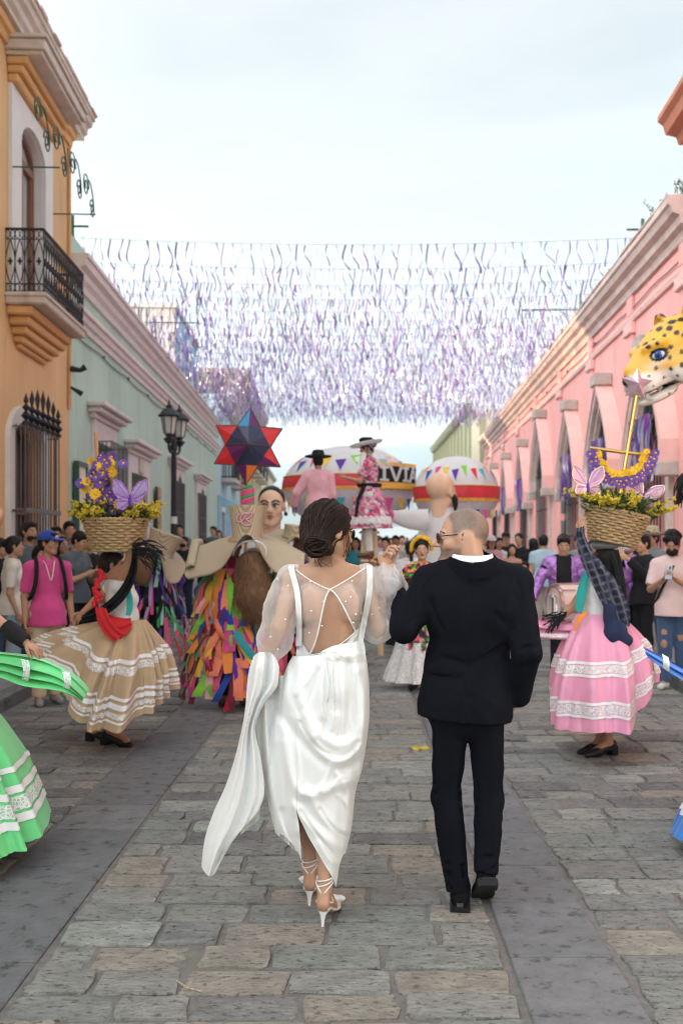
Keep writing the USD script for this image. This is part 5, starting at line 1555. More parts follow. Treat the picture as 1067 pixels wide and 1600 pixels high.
bm = join(f.mesh(), hand_mesh(j['wrL'], A(-.25, -.05, .85), A(.6, -.3, .5), -1, 1.0, 1.3), hand_mesh(j['wrR'], A(-.8, .3, -.45), A(-.2, .9, .1), 1, 1.0, .4))
loc = (bm[0] - j['head']) @ gm.Rh / 1.06
x, y, z = loc.T
sm = lambda a, b, q: np.clip((q - a) / (b - a), 0, 1) ** 2 * (3 - 2 * np.clip((q - a) / (b - a), 0, 1))
hairline = sm(.055, .035, y - .28 * np.maximum(0, z - .05)) * sm(-.005, .022, z + .35 * np.maximum(0, -y) * 1.0) * sm(.095, .082, np.abs(x) + 0 * z)
near_ear = sm(.012, .030, np.hypot((y + .004) * 1.0, (z + .008) * .8))
hairline *= near_ear
beard = sm(.0, .02, y - .002) * sm(-.042, -.055, z) * sm(-.17, -.11, z)
moust = np.exp(-((z + .047) / .007) ** 2) * sm(.06, .08, y) * sm(.04, .02, np.abs(x))
nz = meshkit.fbm(bm[0] * 220, 2, 1)[:, None]
base = np.array([.50, .285, .19]) * (1 + .10 * (meshkit.fbm(bm[0] * 40, 3, 5)[:, None] - .5))
k = np.clip(hairline * .74 + np.maximum(beard, moust) * .72, 0, .9)[:, None] * (.75 + .5 * nz) * (np.linalg.norm(loc, axis=1) < .25)[:, None]
gm.body = put(gm.th, 'body', bm, 'painted_skin', paint=base * (1 - k) + np.array([.085, .075, .068]) * k)
gm.face(mouth=.006)
gm.s = 1.06 / .98
gl = gm.glasses(frame='leather_black')
tq = lambda x, y, z: j['head'] + gm.Rh @ A(x, y, z) * 1.06
put(gm.body, 'teeth', ball(tq(0, .089, -.061), A(.017, .004, .004), 1, gm.Rh), 'eye_white', smooth=True)
gm.s = 1.80 / 1.75
# jacket
f = gm.field(.24, .007)
f.ell(j['chest'], (.205, .135, .21), None, .05).ell(j['waist'], (.188, .130, .2), None, .05).ell(P(726, 1105, 4.38), (.213, .150, .22), None, .06)
for n, sg in (('L', -1), ('R', 1)):
    f.cone(P(738 + sg * 22, 889, 4.37), j['sh' + n] + A(sg * .004, 0, .010), .062, .072, .03)
    f.ell(j['chest'] + A(sg * .10, -.07, .06), (.10, .07, .13), None, .05)
a, e, w = j['shL'], j['elL'], j['wrL']
f.cone(a, e, .078, .062, .03).cone(e, lerp(e, w, .86), .062, .046, .02, flat='b')
a, e, w = j['shR'], j['elR'], j['wrR']
f.cone(a + A(0, 0, -.005), e, .080, .063, .03).cone(e, w + A(.0, 0, .03), .063, .058, .025)
f.cone(P(737, 893, 4.36), P(737, 862, 4.352), .104, .094, .025)
f.plane(P(725, 1131, 4.25), A(-.08, .0, -1))
f.plane(P(738, 877, 4.27), A(0, -.30, 1))
f.cone(P(737, 872, 4.36), P(737, 846, 4.345), .078, .070, 0, 'cut')
for p0, p1, r in [((660, 1000), (705, 985), .012), ((690, 1028), (745, 1042), .010), ((790, 1010), (745, 1035), .010), ((668, 1055), (720, 1062), .009), ((800, 985), (775, 960), .012), ((645, 960), (660, 985), .012), ((812, 1015), (838, 1008), .010), ((815, 1045), (836, 1035), .009), ((672, 940), (690, 985), .010), ((735, 1090), (733, 1131), .008)]:
    a, b = (f.hit(*q, y0=3.8) for q in (p0, p1))
    if a is not None and b is not None:
        f.cone(a - A(0, .004, 0), b - A(0, .004, 0), r, r * .7, .02, 'cut')
f.warp(.007, 10, 3); f.warp(.003, 26, 5)
for seam in ([(738, 925), (736, 960), (731, 1030), (728, 1080), (726, 1128)], [(672, 905), (660, 930), (664, 965)], [(806, 905), (815, 935), (806, 965)]):
    q_ = [f.hit(x, y, y0=3.8) for x, y, _ in spline([(a, b, 0) for a, b in seam], 14)]
    q_ = [x for x in q_ if x is not None]
    for a, b in zip(q_[:-1], q_[1:]):
        if np.linalg.norm(a - b) < .12:
            f.cone(a - A(0, .002, 0), b - A(0, .002, 0), .0055, .0055, .006, 'cut')
jk = put(gm.th, 'jacket', f.mesh(), 'suit', smooth=True)
# collar band of shirt, jacket collar
def neck_band(r0, r1, h, c, tilt, n=40, ry=1.0):
    aa = np.linspace(-.85 * np.pi, .85 * np.pi, n)
    R = rotx(tilt)
    return grid([[c + R @ A(r * math.sin(a), -r * ry * math.cos(a), z) for a in aa] for r, z in ((r0, 0), (r0 + .002, h * .5), (r1, h), (r1 + .005, h * .97), (r0 + .006, h * .5))])
put(gm.th, 'shirt_collar', neck_band(.093, .084, .062, P(737, 886, 4.355), .12, ry=1.0), 'shirt_white', smooth=True)
zc = P(0, 877, 4.26)[2]
put(jk, 'jacket_collar', grid([[A(P(737, 0, 4.36)[0] + r * math.sin(a), 4.36 - r * math.cos(a), zc + z + .022 * (1 - math.cos(a))) for a in np.linspace(-2.3, 2.3, 44)] for r, z in ((.094, -.03), (.096, -.002), (.101, .003), (.106, -.004), (.112, -.030), (.108, -.075))]), 'suit', smooth=True)
# trousers
f = gm.field(.15, .007)
f.ell(j['pelvis'], (.185, .125, .16), None, .04)
for n, k0, k1 in (('L', (.085, .067), (.063, .055)), ('R', (.086, .067), (.063, .053))):
    f.cone(P(704 if n == 'L' else 758, 1125, 4.38), j['kn' + n], .083, k0[1] - .005, .018)
    a_end = lerp(j['kn' + n], j['an' + n], 1.0) if n == 'L' else P(759, 1366, 4.325)
    f.cone(j['kn' + n], a_end + A(-.004 if n == 'L' else 0, 0, 0), k1[0], k1[1], .025, flat='b')
    f.ell(lerp(j['kn' + n], j['an' + n], .3) - A(0, .015, 0), (.052, .066, .13), None, .03)
    for q in range(7):
        kk = j['kn' + n] + A(rng.uniform(-.008, .008), -.066, .075 - .03 * q)
        f.cone(kk + A(-.075, .03, rng.normal(0, .02)), kk + A(.075, .03, rng.normal(0, .02)), .010, .008, .016, 'cut')
        f.cone(kk + A(-.022, .024, .015), kk + A(.022, .024, .015), .015, .015, .02)
    for q in range(4):
        kk = a_end + A(0, -.048, .03 + .035 * q)
        f.cone(kk + A(-.05, .02, rng.normal(0, .012)), kk + A(.05, .02, rng.normal(0, .012)), .008, .006, .012, 'cut')
f.warp(.006, 13, 6)
put(gm.th, 'trousers', f.mesh(), 'suit', smooth=True)
# loafers
mat('shoe_sole', (.010, .010, .012), rough=.5, spec=.25)
mat('suede_black', (.005, .005, .006), rough=.85, spec=.15)
for n in 'LR':
    a, t = j['an' + n], j['toe' + n]
    d = t - a
    if n == 'L':
        d[2] = 0; d /= np.linalg.norm(d); up = A(0, 0, 1); h0 = A(a[0], a[1] - .045, .0)
    else:
        d = A(.02, .82, -.56); d /= np.linalg.norm(d); up = np.cross(A(1, 0, 0), d); h0 = P(762, 1381, 4.28)
    l = np.cross(d, up)
    R = np.stack([l, d, up], 1) * 1.1
    q = lambda x, y, z: h0 + R @ A(x, y, z)
    f = Field(h0 - .36, h0 + .36, .006)
    f.cone(q(0, .035, .045), q(0, .20, .035), .040, .040, .03).ell(q(0, .215, .030), (.048, .075, .035), R / 1.1, .02).cone(q(0, .03, .05), q(0, .03, .085), .038, .036, .02)
    f.plane(q(0, 0, .018), R @ A(0, 0, -1)); f.ell(q(0, .045, .11), (.030, .05, .032), R / 1.1, .008, 'cut')
    sh = put(gm.th, 'shoe', f.mesh(), 'suede_black', smooth=True)
    outl = [(x, y) for x, y in ((-.036, .0), (-.038, .05), (-.034, .12), (-.045, .2), (-.038, .26), (-.012, .292), (.012, .292), (.038, .26), (.045, .2), (.034, .12), (.038, .05), (.036, .0), (.02, -.012), (-.02, -.012))]
    v, fc = extrude(Polygon(outl).buffer(.003), .010)
    put(sh, 'sole', (np.array([q(*w) for w in v + A(0, 0, .010)]), fc), 'shoe_sole')
    v, fc = extrude(Polygon([(-.036, -.010), (.036, -.010), (.036, .06), (-.036, .06)]).buffer(.004), .022)
    put(sh, 'heel', (np.array([q(*w) for w in v + A(0, 0, -.012)]), fc), 'shoe_sole')
    put(sh, 'heel_strip', grid([[q(x, -.006 - .004 * math.cos(x * 60) + .022 * zz, .022 + .07 * zz) for x in np.linspace(-.014, .014, 5)] for zz in np.linspace(0, 1, 8)]), 'leather_black', smooth=True)
    if n == 'L':
        put(sh, 'buckle', box(q(-.045, .028, .062), q(-.040, .04, .076)), 'gold')
# ------------------------------------------------------------------ performers: shared pieces
mat('wicker', (.50, .34, .17), rough=.7, var=.3, scale=30, island=.2)
mat('goldenrod', (.92, .72, .06), rough=.7, trans=.2, island=.25)
mat('petal_violet', (.21, .10, .45), rough=.7, island=.2)
mat('petal_yellow', (.85, .50, .02), rough=.7)
mat('petal_red', (.55, .01, .02), rough=.7)
LOOK['lace_white'] = usdkit.material(stage, '/World/Looks/lace_white', {
    'tc': ('geometry', {}), 'v': ('voronoi_texture', {'scale': 55.0, 'feature': 'distance_to_edge'}), 'v2': ('voronoi_texture', {'scale': 14.0, 'feature': 'f1'}), 'mr': ('map_range', {'from_min': .10, 'from_max': .16, 'to_min': 1.0, 'to_max': .25, 'clamp': True}), 'm2': ('map_range', {'from_min': .22, 'from_max': .34, 'to_min': .9, 'to_max': 0.0, 'clamp': True}), 'mx': ('math', {'math_type': 'maximum'}),
    't': ('transparent_bsdf', {'color': (1, 1, 1)}), 'd': ('principled_bsdf', {'base_color': (.76, .75, .75), 'roughness': .8}), 'm': ('mix_closure', {})},
    [('tc.position', 'v.vector'), ('tc.position', 'v2.vector'), ('v.distance', 'mr.value'), ('v2.distance', 'm2.value'), ('mr.result', 'mx.value1'), ('m2.result', 'mx.value2'), ('mx.value', 'm.fac'), ('t.BSDF', 'm.closure1'), ('d.BSDF', 'm.closure2')], surface='m.closure')
mat('satin_white_band', (.76, .75, .76), rough=.4)
mat('satin_pink', (.74, .30, .45), rough=.34, spec=.5, sheen=.2, var=.05, scale=6)
mat('satin_green', (.13, .62, .22), rough=.34, spec=.5, sheen=.2, var=.05, scale=6)
mat('satin_blue', (.03, .20, .62), rough=.34, spec=.5, sheen=.2, var=.05, scale=6)
mat('cotton_tan', (.46, .33, .20), rough=.8, sheen=.2, var=.07, scale=8)
mat('foil_pink', (.72, .52, .60), rough=.2, metal=.8)
mat('foil_purple', (.40, .20, .55), rough=.24, metal=.7, var=.5, scale=22, bump=.8, bscale=22, bdist=.03)
def film(name, c, a):
    LOOK[name] = usdkit.material(stage, '/World/Looks/' + name, {'t': ('transparent_bsdf', {'color': (1, 1, 1)}), 'p': ('principled_bsdf', {'base_color': c, 'roughness': .15, 'specular_ior_level': .8}), 'm': ('mix_closure', {'fac': a})}, [('t.BSDF', 'm.closure1'), ('p.BSDF', 'm.closure2')], surface='m.closure')
    return name
film('film_lilac', (.40, .27, .62), .62); film('film_pink', (.72, .38, .60), .6)

def dance_skirt(parent, waist, rw, hem, m, bands=(), bulge=.06, nf=11, amp=.035, nt=44, ns=150, seed=0, name='skirt', drop=.0):
    """skirt from the waist ring to a hem through (degrees, point); bands (t0, t1, material) are sewn on"""
    from scipy.interpolate import CubicSpline
    hem = sorted(hem, key=lambda q: q[0])
    a = np.radians([q[0] for q in hem] + [hem[0][0] + 360]); p = np.array([q[1] for q in hem] + [hem[0][1]])
    cs = CubicSpline(a, p, bc_type='periodic')
    th = np.linspace(0, 2 * np.pi, ns, endpoint=False)
    H = cs(th + (a[0] if a[0] > 0 else 0) * 0)
    W = np.stack([waist[0] + rw * np.cos(th), waist[1] + rw * .85 * np.sin(th), np.full(ns, waist[2])], 1)
    out = H - H.mean(0); out[:, 2] *= .3; out /= np.linalg.norm(out, axis=1, keepdims=True)
    def surf(t, off=0.0):
        t = np.asarray(t)[:, None, None]
        ph = th + .35 * np.sin(2 * th + seed) + .18 * np.sin(5 * th + 2 * seed)
        s1 = np.sin(nf * ph + 1.2 * t[:, :, 0])
        f = amp * np.minimum(1, t[:, :, 0] * 1.6) * (np.sign(s1) * np.abs(s1) ** .7 + .5 * np.sin((2 * nf - 3) * ph + seed + 2 * t[:, :, 0]) + .25 * np.sin((3 * nf + 2) * ph + 3 * t[:, :, 0]))
        f = f + .05 * t[:, :, 0] * (meshkit.fbm(np.stack([2.2 * np.cos(th) + 0 * t[:, :, 0], 2.2 * np.sin(th) + 0 * t[:, :, 0], 3 * t[:, :, 0] + 0 * th + seed], -1), 3, int(seed * 10)) - .5)
        return W * (1 - t) + H * t + out * (bulge * np.sin(np.pi * t) + f[..., None] + off) - A(0, 0, 1) * drop * np.sin(np.pi * t)
    sk = put(parent, name, grid(surf(np.linspace(0, 1, nt)), True), m, smooth=True)
    for t0, t1, mm in bands:
        put(sk, 'trim_band', grid(surf(np.linspace(t0, t1, 5), .007), True), mm, smooth=True)
    return sk

def sheet(edge_a, edge_b, na=30, nb=12, wave=.02, k=3, ph=0.0):
    """cloth between two 3D edge curves with pleats running along them"""
    a, b = spline(edge_a, na), spline(edge_b, na)
    g = []
    for q in np.linspace(0, 1, nb):
        w = wave * math.sin(2 * np.pi * k * q + ph)
        g.append([p + A(0, w * (1 + .3 * math.sin(i * .4 + ph)), w * .3) for i, p in enumerate(lerp(a, b, q))])
    return grid(g)

def basket(label, c, r0, r1, h, R=np.eye(3)):
    """woven basket: stakes, weavers passing over and under, twisted rim"""
    b = thing('flower_basket', label, 'basket', c)
    n, rows = 26, 11
    q = lambda a, r, z: c + R @ A(r * math.cos(a), r * math.sin(a), z)
    put(b, 'base', (lambda m: (m[0] @ R.T + c, m[1]))(lathe([(.001, 0), (r0, 0), (r0 + .004, .012)], 30)), 'wicker')
    wv = []
    for i in range(rows):
        t = (i + .5) / rows
        r = r0 + (r1 - r0) * t
        wv.append(tube([q(a, r + .009 * math.cos(n / 2 * a + math.pi * (i % 2)), h * t) for a in np.linspace(0, 2 * np.pi, 118)], h / rows * .50, 5, cap=False))
    put(b, 'weavers', join(*wv), 'wicker', smooth=True, kind='stuff')
    put(b, 'stakes', join(*[tube([q(a, r0, 0), q(a, r1, h)], .007, 5) for a in np.arange(n) * 2 * np.pi / n]), 'wicker', kind='stuff')
    for s in (0, 1):
        put(b, 'rim', tube([q(a, r1 + .007 * math.cos(22 * a + math.pi * s), h + .010 + .007 * math.sin(22 * a + math.pi * s)) for a in np.linspace(0, 2 * np.pi, 190)], .010, 5, cap=False), 'wicker', smooth=True)
    put(b, 'inner_wall', (lambda m: (m[0] @ R.T + c, m[1]))(lathe([(r0 - .012, .01), (r1 - .014, h)], 30)), 'wicker', smooth=True)
    return b

OCT = (np.array([[1, 0, 0], [-1, 0, 0], [0, 1, 0], [0, -1, 0], [0, 0, 1], [0, 0, -1]], float), np.array([[0, 2, 4], [2, 1, 4], [1, 3, 4], [3, 0, 4], [2, 0, 5], [1, 2, 5], [3, 1, 5], [0, 3, 5]]))
def bits(pts, r):
    n = len(pts)
    v = (np.asarray(pts)[:, None] + OCT[0][None] * np.broadcast_to(np.asarray(r).reshape(-1, 1, 1), (n, 1, 1))).reshape(-1, 3)
    return v, (OCT[1][None] + 6 * np.arange(n)[:, None, None]).reshape(-1, 3)

def leaves(pts, dirs, L, w):
    n = len(pts)
    d = np.asarray(dirs) / np.linalg.norm(dirs, axis=1, keepdims=True)
    e = np.cross(d, rng.normal(0, 1, (n, 3))); e /= np.linalg.norm(e, axis=1, keepdims=True)
    L = np.broadcast_to(L, (n,))[:, None]
    u = np.cross(d, e)
    v = np.stack([pts, pts + d * L * .45 + e * L * w + u * L * .08, pts + d * L - u * L * .1, pts + d * L * .45 - e * L * w + u * L * .08], 1).reshape(-1, 3)
    f = np.array([[0, 1, 2], [0, 2, 3]])
    return v, (f[None] + 4 * np.arange(n)[:, None, None]).reshape(-1, 3)

def bouquet(label, c, R, r, n_plume, n_leaf, hgt):
    """goldenrod plumes over leafy stems standing in a basket"""
    b = thing('bouquet', label, 'flowers', c)
    st, yl, lp_, ld = [], [], [], []
    for i in range(n_plume):
        a, rr = rng.uniform(0, 2 * np.pi), r * math.sqrt(rng.uniform(.05, 1))
        p0 = c + R @ A(rr * .7 * math.cos(a), rr * .7 * math.sin(a), 0)
        L = hgt * rng.uniform(.6, 1.05)
        d = R @ A(1.15 * math.cos(a) * rr / r, 1.15 * math.sin(a) * rr / r, rng.uniform(.7, 1.1)); d /= np.linalg.norm(d)
        cur = spline([p0, p0 + d * L * .5, p0 + d * L + A(math.cos(a), math.sin(a), -.3) * L * .25], 9)
        st.append(tube(cur, .0035, 4, cap=False))
        for k in range(7):
            t = .5 + .5 * k / 6
            q = cur[int(t * 8)]
            s = rng.normal(0, 1, 3); s[2] = abs(s[2]) * .5; s /= np.linalg.norm(s)
            m = int(16 * (1.25 - t) + 8)
            tt = rng.uniform(.1, 1, m)[:, None]
            yl.append(q + s * tt * .095 * (1.35 - t) + rng.normal(0, .006, (m, 3)) - A(0, 0, .02) * tt ** 2)
        for k in range(12):
            q = cur[int(rng.uniform(0, .75) * 8)]
            lp_.append(q); ld.append(rng.normal(0, 1, 3) + d * .6)
    for i in range(n_leaf):
        a, rr = rng.uniform(0, 2 * np.pi), r * math.sqrt(rng.uniform(0, 1.1))
        lp_.append(c + R @ A(rr * math.cos(a), rr * math.sin(a), rng.uniform(0, hgt * .55))); ld.append(R @ A(math.cos(a), math.sin(a), .6) + rng.normal(0, .6, 3))
    yl = np.vstack(yl)
    put(b, 'stems', join(*st), LEAF[0], kind='stuff')
    put(b, 'blossom', bits(yl, rng.uniform(.0055, .0115, len(yl))), 'goldenrod', kind='stuff')
    lp_, ld = np.array(lp_), np.array(ld)
    for k in range(3):
        s = np.arange(len(lp_)) % 3 == k
        put(b, 'leaves', leaves(lp_[s], ld[s], rng.uniform(.05, .10, s.sum()), .16), LEAF[k], kind='stuff')
    return b

def flower(parent, c, n, r, m, mc, name='flower'):
    Rf = frame(n)
    ps = []
    for ring, (k, rr, up) in enumerate(((11, 1.0, .25), (8, .68, .55))):
        for i in range(k):
            a = 2 * np.pi * i / k + ring * .3
            d = A(math.cos(a), math.sin(a), up); e = A(-math.sin(a), math.cos(a), 0)
            ps.append((np.array([c + Rf @ (e * -.03 * r), c + Rf @ (d * rr * r * .6 + e * r * .26), c + Rf @ (d * rr * r), c + Rf @ (d * rr * r * .6 - e * r * .26)]), np.array([[0, 1, 2], [0, 2, 3]])))
    f = put(parent, name, join(*ps), m)
    put(f, 'flower_centre', ball(c + Rf @ A(0, 0, .35 * r), (.21 * r, .21 * r, .2 * r), 1, Rf), mc)

def butterfly(label, c, w, h, Rb, m, group=None):
    """cellophane butterfly with wire rims"""
    t = thing('cellophane_butterfly', label, 'butterfly', c)
    for s in (-1, 1):
        for (lobe, nm) in (([(0, 0), (.35, .75), (.85, 1.0), (.95, .55), (.6, .12), (0, 0)], 'upper_wing'), ([(0, 0), (.6, .10), (.75, -.25), (.4, -.45), (0, 0)], 'lower_wing')):
            pts = np.array(lobe)
            cur = np.array([Rb @ A(s * x * w, -.10 * w * x * x, y * h) + c for x, y in np.stack([PchipInterpolator(np.linspace(0, 1, len(pts)), pts[:, k])(np.linspace(0, 1, 22)) for k in (0, 1)], 1)])
            mid = cur.mean(0) + Rb @ A(0, -.02 * w, 0)
            g = grid([[mid * (1 - q) + p * q for p in cur] for q in np.linspace(.02, 1, 5)])
            k = put(t, nm, g, m, smooth=True)
            put(k, 'wing_wire', join(tube(cur, .006, 5), tube([c, lerp(c, cur[8], .6), cur[8]], .004, 4), tube([c, cur[14]], .004, 4)), 'foil_pink' if m == 'film_pink' else 'foil_purple')
    put(t, 'body', tube([c + Rb @ A(0, 0, -.3 * h), c, c + Rb @ A(0, 0, .3 * h)], [.006, .014, .006], 6), 'cloth_purple')

def heels(fig, m='leather_black'):
    """block heeled court shoes under raised heels"""
    j = fig.j
    for n in 'LR':
        a, t = j['an' + n], j['toe' + n]
        d = t - a; d[2] = 0; d /= np.linalg.norm(d); l = np.cross(d, A(0, 0, 1))
        R = np.stack([l, d, A(0, 0, 1)], 1)
        g0 = A(a[0], a[1], fig.b[2]) - d * .03
        f = Field(g0 - .35, g0 + .35, .008)
        q = lambda x, y, z: g0 + R @ A(x, y, z)
        f.cone(q(0, -.01, .085), q(0, .14, .035), .036, .036, .02).cone(q(0, .14, .032), q(0, .23, .022), .038, .022, .02)
        f.ell(q(0, .07, .125), (.028, .085, .045), R, .008, 'cut')
        s = put(fig.th, 'shoe', f.mesh(), m, smooth=True)
        v, fc = extrude(shapely.box(-.028, -.045, .028, .012), .07)
        put(s, 'heel', (np.array([q(*w) for w in v + A(0, 0, .002)]), fc), m)

# ------------------------------------------------------------------ left dancer: tan skirt, basket of goldenrod
d1 = Fig('dancer twirling in tan striped skirt, balancing a flower basket at left', base=P(185, 1160, 7.95) * A(1, 1, 0), H=1.6, face=-70, skin='brown', female=True, res=.010, lean=(.0, .08))
j = d1.j
j.update(head=P(174, 882, 7.95), neck=P(178, 912, 7.95), chest=P(188, 932, 7.95), waist=P(197, 968, 7.95), pelvis=P(198, 1000, 7.97), shR=P(186, 916, 7.82), elR=P(203, 872, 7.72), wrR=P(199, 838, 7.62), shL=P(174, 918, 8.08), elL=P(148, 940, 8.10), wrL=P(128, 958, 8.05),
         hipL=P(192, 1010, 8.02), hipR=P(203, 1010, 7.9), knL=P(172, 1085, 8.02), anL=P(148, 1142, 8.0), toeL=P(166, 1158, 7.95), knR=P(190, 1085, 7.92), anR=P(172, 1140, 7.85), toeR=P(198, 1158, 7.78))
d1.hand_d['R'] = A(-.2, .2, 1); d1.hand_n['R'] = A(-.3, 1, 0)
d1.skin_mesh(); d1.hair('short'); d1.face()
d1.top('cloth_white', sleeve=.3, hem=.98, loose=.010, name='blouse')
w_ = CL['white']
put_b = [(.36, .40, 'satin_white_band'), (.42, .50, 'lace_white'), (.70, .73, 'satin_white_band'), (.76, .81, 'satin_white_band'), (.84, .89, 'lace_white'), (.91, .93, 'satin_white_band')]
dance_skirt(d1.th, P(199, 968, 7.95), .145, [(0, P(264, 1076, 7.95)), (45, P(240, 1062, 8.4)), (90, P(170, 1045, 8.6)), (135, P(92, 1018, 8.4)), (180, P(56, 1012, 7.95)), (225, P(92, 1096, 7.5)), (270, P(150, 1142, 7.3)), (315, P(220, 1120, 7.5))], 'cotton_tan', put_b, bulge=.05, nf=13, amp=.062, seed=1.0)
dance_skirt(d1.th, P(199, 975, 7.95), .13, [(0, P(240, 1085, 7.95)), (90, P(180, 1070, 8.3)), (180, P(105, 1070, 7.95)), (270, P(165, 1120, 7.6))], 'lace_white', nf=16, amp=.03, seed=2.0, name='petticoat', ns=90, nt=16)
heels(d1)
rb = put(d1.th, 'black_shawl', sheet([P(206, 858, 7.58), P(196, 905, 7.66), P(170, 938, 7.72), P(128, 962, 7.95)], [P(214, 864, 7.62), P(206, 918, 7.70), P(180, 952, 7.75), P(126, 972, 7.95)], 26, 10, .018, 2.2), 'cloth_black', smooth=True)
fr = []
for i in range(46):
    p0 = P(rng.uniform(205, 216), rng.uniform(850, 872), 7.58 + rng.uniform(0, .08))
    e = p0 + A(rng.uniform(.08, .24), rng.normal(0, .05), rng.uniform(-.16, .06))
    fr.append(tube(spline([p0, lerp(p0, e, .5) + A(0, 0, .03 + rng.normal(0, .015)), e], 7), .0035, 4))
put(rb, 'shawl_fringe', join(*fr), 'cloth_black', kind='stuff')
put(d1.th, 'red_sash', join(sheet([P(150, 944, 7.76), P(175, 962, 7.74), P(204, 966, 7.78)], [P(152, 970, 7.74), P(178, 1000, 7.70), P(206, 982, 7.76)], 22, 12, .015, 2.0), sheet([P(148, 948, 7.77), P(160, 985, 7.68), P(178, 1003, 7.65)], [P(166, 950, 7.72), P(178, 975, 7.66), P(196, 990, 7.66)], 18, 10, .014, 2)), 'cloth_red', smooth=True)
put(d1.th, 'green_ribbon', sheet([P(195, 925, 7.78), P(198, 945, 7.76), P(196, 962, 7.76)], [P(204, 922, 7.80), P(208, 945, 7.80), P(204, 962, 7.78)], 12, 5, .006, 1), 'cloth_teal', smooth=True)
gar = put(d1.th, 'red_flower_garland', tube(spline([P(160, 893, 7.8), P(151, 920, 7.78), P(150, 946, 7.76)], 14), .014, 6), 'cloth_black')
for i in range(30):
    q = P(np.interp(i, [0, 15, 29], [160, 151, 150]) + rng.normal(0, 3), 893 + 53 * i / 29, 7.76)
    put(gar, 'flower', ball(q, .016 + .008 * rng.uniform(), 1), 'petal_red')
b1 = A(*P(181, 862, 7.78))
basket('round wicker basket of goldenrod carried by the tan skirt dancer', b1, .175, .245, .24)
top = b1 + A(0, 0, .22)
bouquet('goldenrod and leaves in the left wicker basket', top, np.eye(3), .24, 54, 230, .24)
t = thing('flower_column', 'upright column of violet and yellow flowers in the left basket', 'flowers', top)
put(t, 'stick', tube([P(158, 860, 7.75), P(150, 676, 7.75)], [.012, .016], 7), 'sign_wood')
sp_ = spline([P(152, 722, 7.7), P(166, 735, 7.7), P(156, 755, 7.7), P(172, 775, 7.7), P(186, 790, 7.7)], 30)
put(t, 'green_wrap', tube(sp_, .03, 7), 'cloth_green', smooth=True)
for i in range(96):
    q = sp_[int(rng.uniform(0, 29.9))] + A(rng.normal(0, .055), rng.uniform(-.09, .0), rng.normal(0, .035))
    flower(t, q, A(rng.normal(0, .5), -1, rng.normal(0, .4)), rng.uniform(.034, .052), 'petal_yellow' if i % 4 == 0 else 'petal_violet', 'petal_yellow' if i % 4 else 'goldenrod')
butterfly('lilac cellophane butterfly with wire rims in the left basket', P(203, 782, 7.6), .135, .16, rotz(.2), 'film_lilac')

# ------------------------------------------------------------------ right dancer: pink skirt
d2 = Fig('dancer in pink satin skirt seen from behind, basket on her head', base=P(940, 1180, 7.5) * A(1, 1, 0), H=1.6, face=75, look=-60, skin='brown', female=True, res=.010)
j = d2.j
j.update(head=P(944, 874, 7.5), neck=P(936, 902, 7.5), chest=P(930, 925, 7.5), waist=P(932, 960, 7.5), pelvis=P(936, 1000, 7.5), shL=P(944, 908, 7.38), elL=P(914, 868, 7.28), wrL=P(908, 832, 7.27), shR=P(922, 908, 7.62), elR=P(893, 950, 7.70), wrR=P(870, 972, 7.66),
         hipL=P(940, 1010, 7.42), hipR=P(934, 1010, 7.58), knL=P(944, 1095, 7.45), anL=P(950, 1160, 7.48), toeL=P(928, 1176, 7.42), knR=P(938, 1095, 7.55), anR=P(938, 1158, 7.58), toeR=P(916, 1174, 7.52))
d2.hand_d['L'] = A(.15, .1, 1); d2.hand_n['L'] = A(.4, 1, 0); d2.hand_d['R'] = A(-1, 0, -.12); d2.hand_n['R'] = A(0, 0, -1)
d2.skin_mesh(); d2.hair('long'); d2.face()
d2.top('cloth_white', sleeve=.35, hem=.98, loose=.012, name='blouse')
bnds = [(.40, .425, 'satin_white_band'), (.43, .50, 'lace_white'), (.505, .53, 'satin_white_band'), (.74, .765, 'satin_white_band'), (.77, .85, 'lace_white'), (.855, .88, 'satin_white_band')]
dance_skirt(d2.th, P(934, 958, 7.5), .15, [(0, P(1014, 1062, 7.55)), (45, P(985, 1085, 8.0)), (90, P(930, 1098, 8.1)), (135, P(890, 1100, 8.0)), (180, P(868, 1120, 7.6)), (225, P(886, 1142, 7.15)), (270, P(948, 1146, 6.95)), (315, P(1000, 1128, 7.1))], 'satin_pink', bnds, bulge=.07, nf=9, amp=.048, seed=.4)
heels(d2)
sw = put(d2.th, 'lifted_skirt_panel', sheet([P(912, 968, 7.5), P(880, 972, 7.55), P(838, 964, 7.6)], [P(908, 1004, 7.5), P(872, 1002, 7.5), P(834, 1000, 7.6)], 24, 16, .03, 2.2), 'satin_pink', smooth=True)
put(sw, 'trim_band', sheet([P(906, 990, 7.46), P(872, 990, 7.47), P(836, 988, 7.56)], [P(906, 998, 7.46), P(872, 997, 7.46), P(836, 995, 7.56)], 24, 4, .01, 1), 'lace_white', smooth=True)
fr = []
for i in range(40):
    p0 = P(rng.uniform(868, 886), rng.uniform(955, 970), 7.52)
    e = P(rng.uniform(846, 872), rng.uniform(962, 990), 7.48)
    fr.append(tube(spline([p0, lerp(p0, e, .5) + A(0, -.02, .015), e], 7), .0042, 4))
put(d2.th, 'black_tassels', join(*fr), 'cloth_black', kind='stuff')
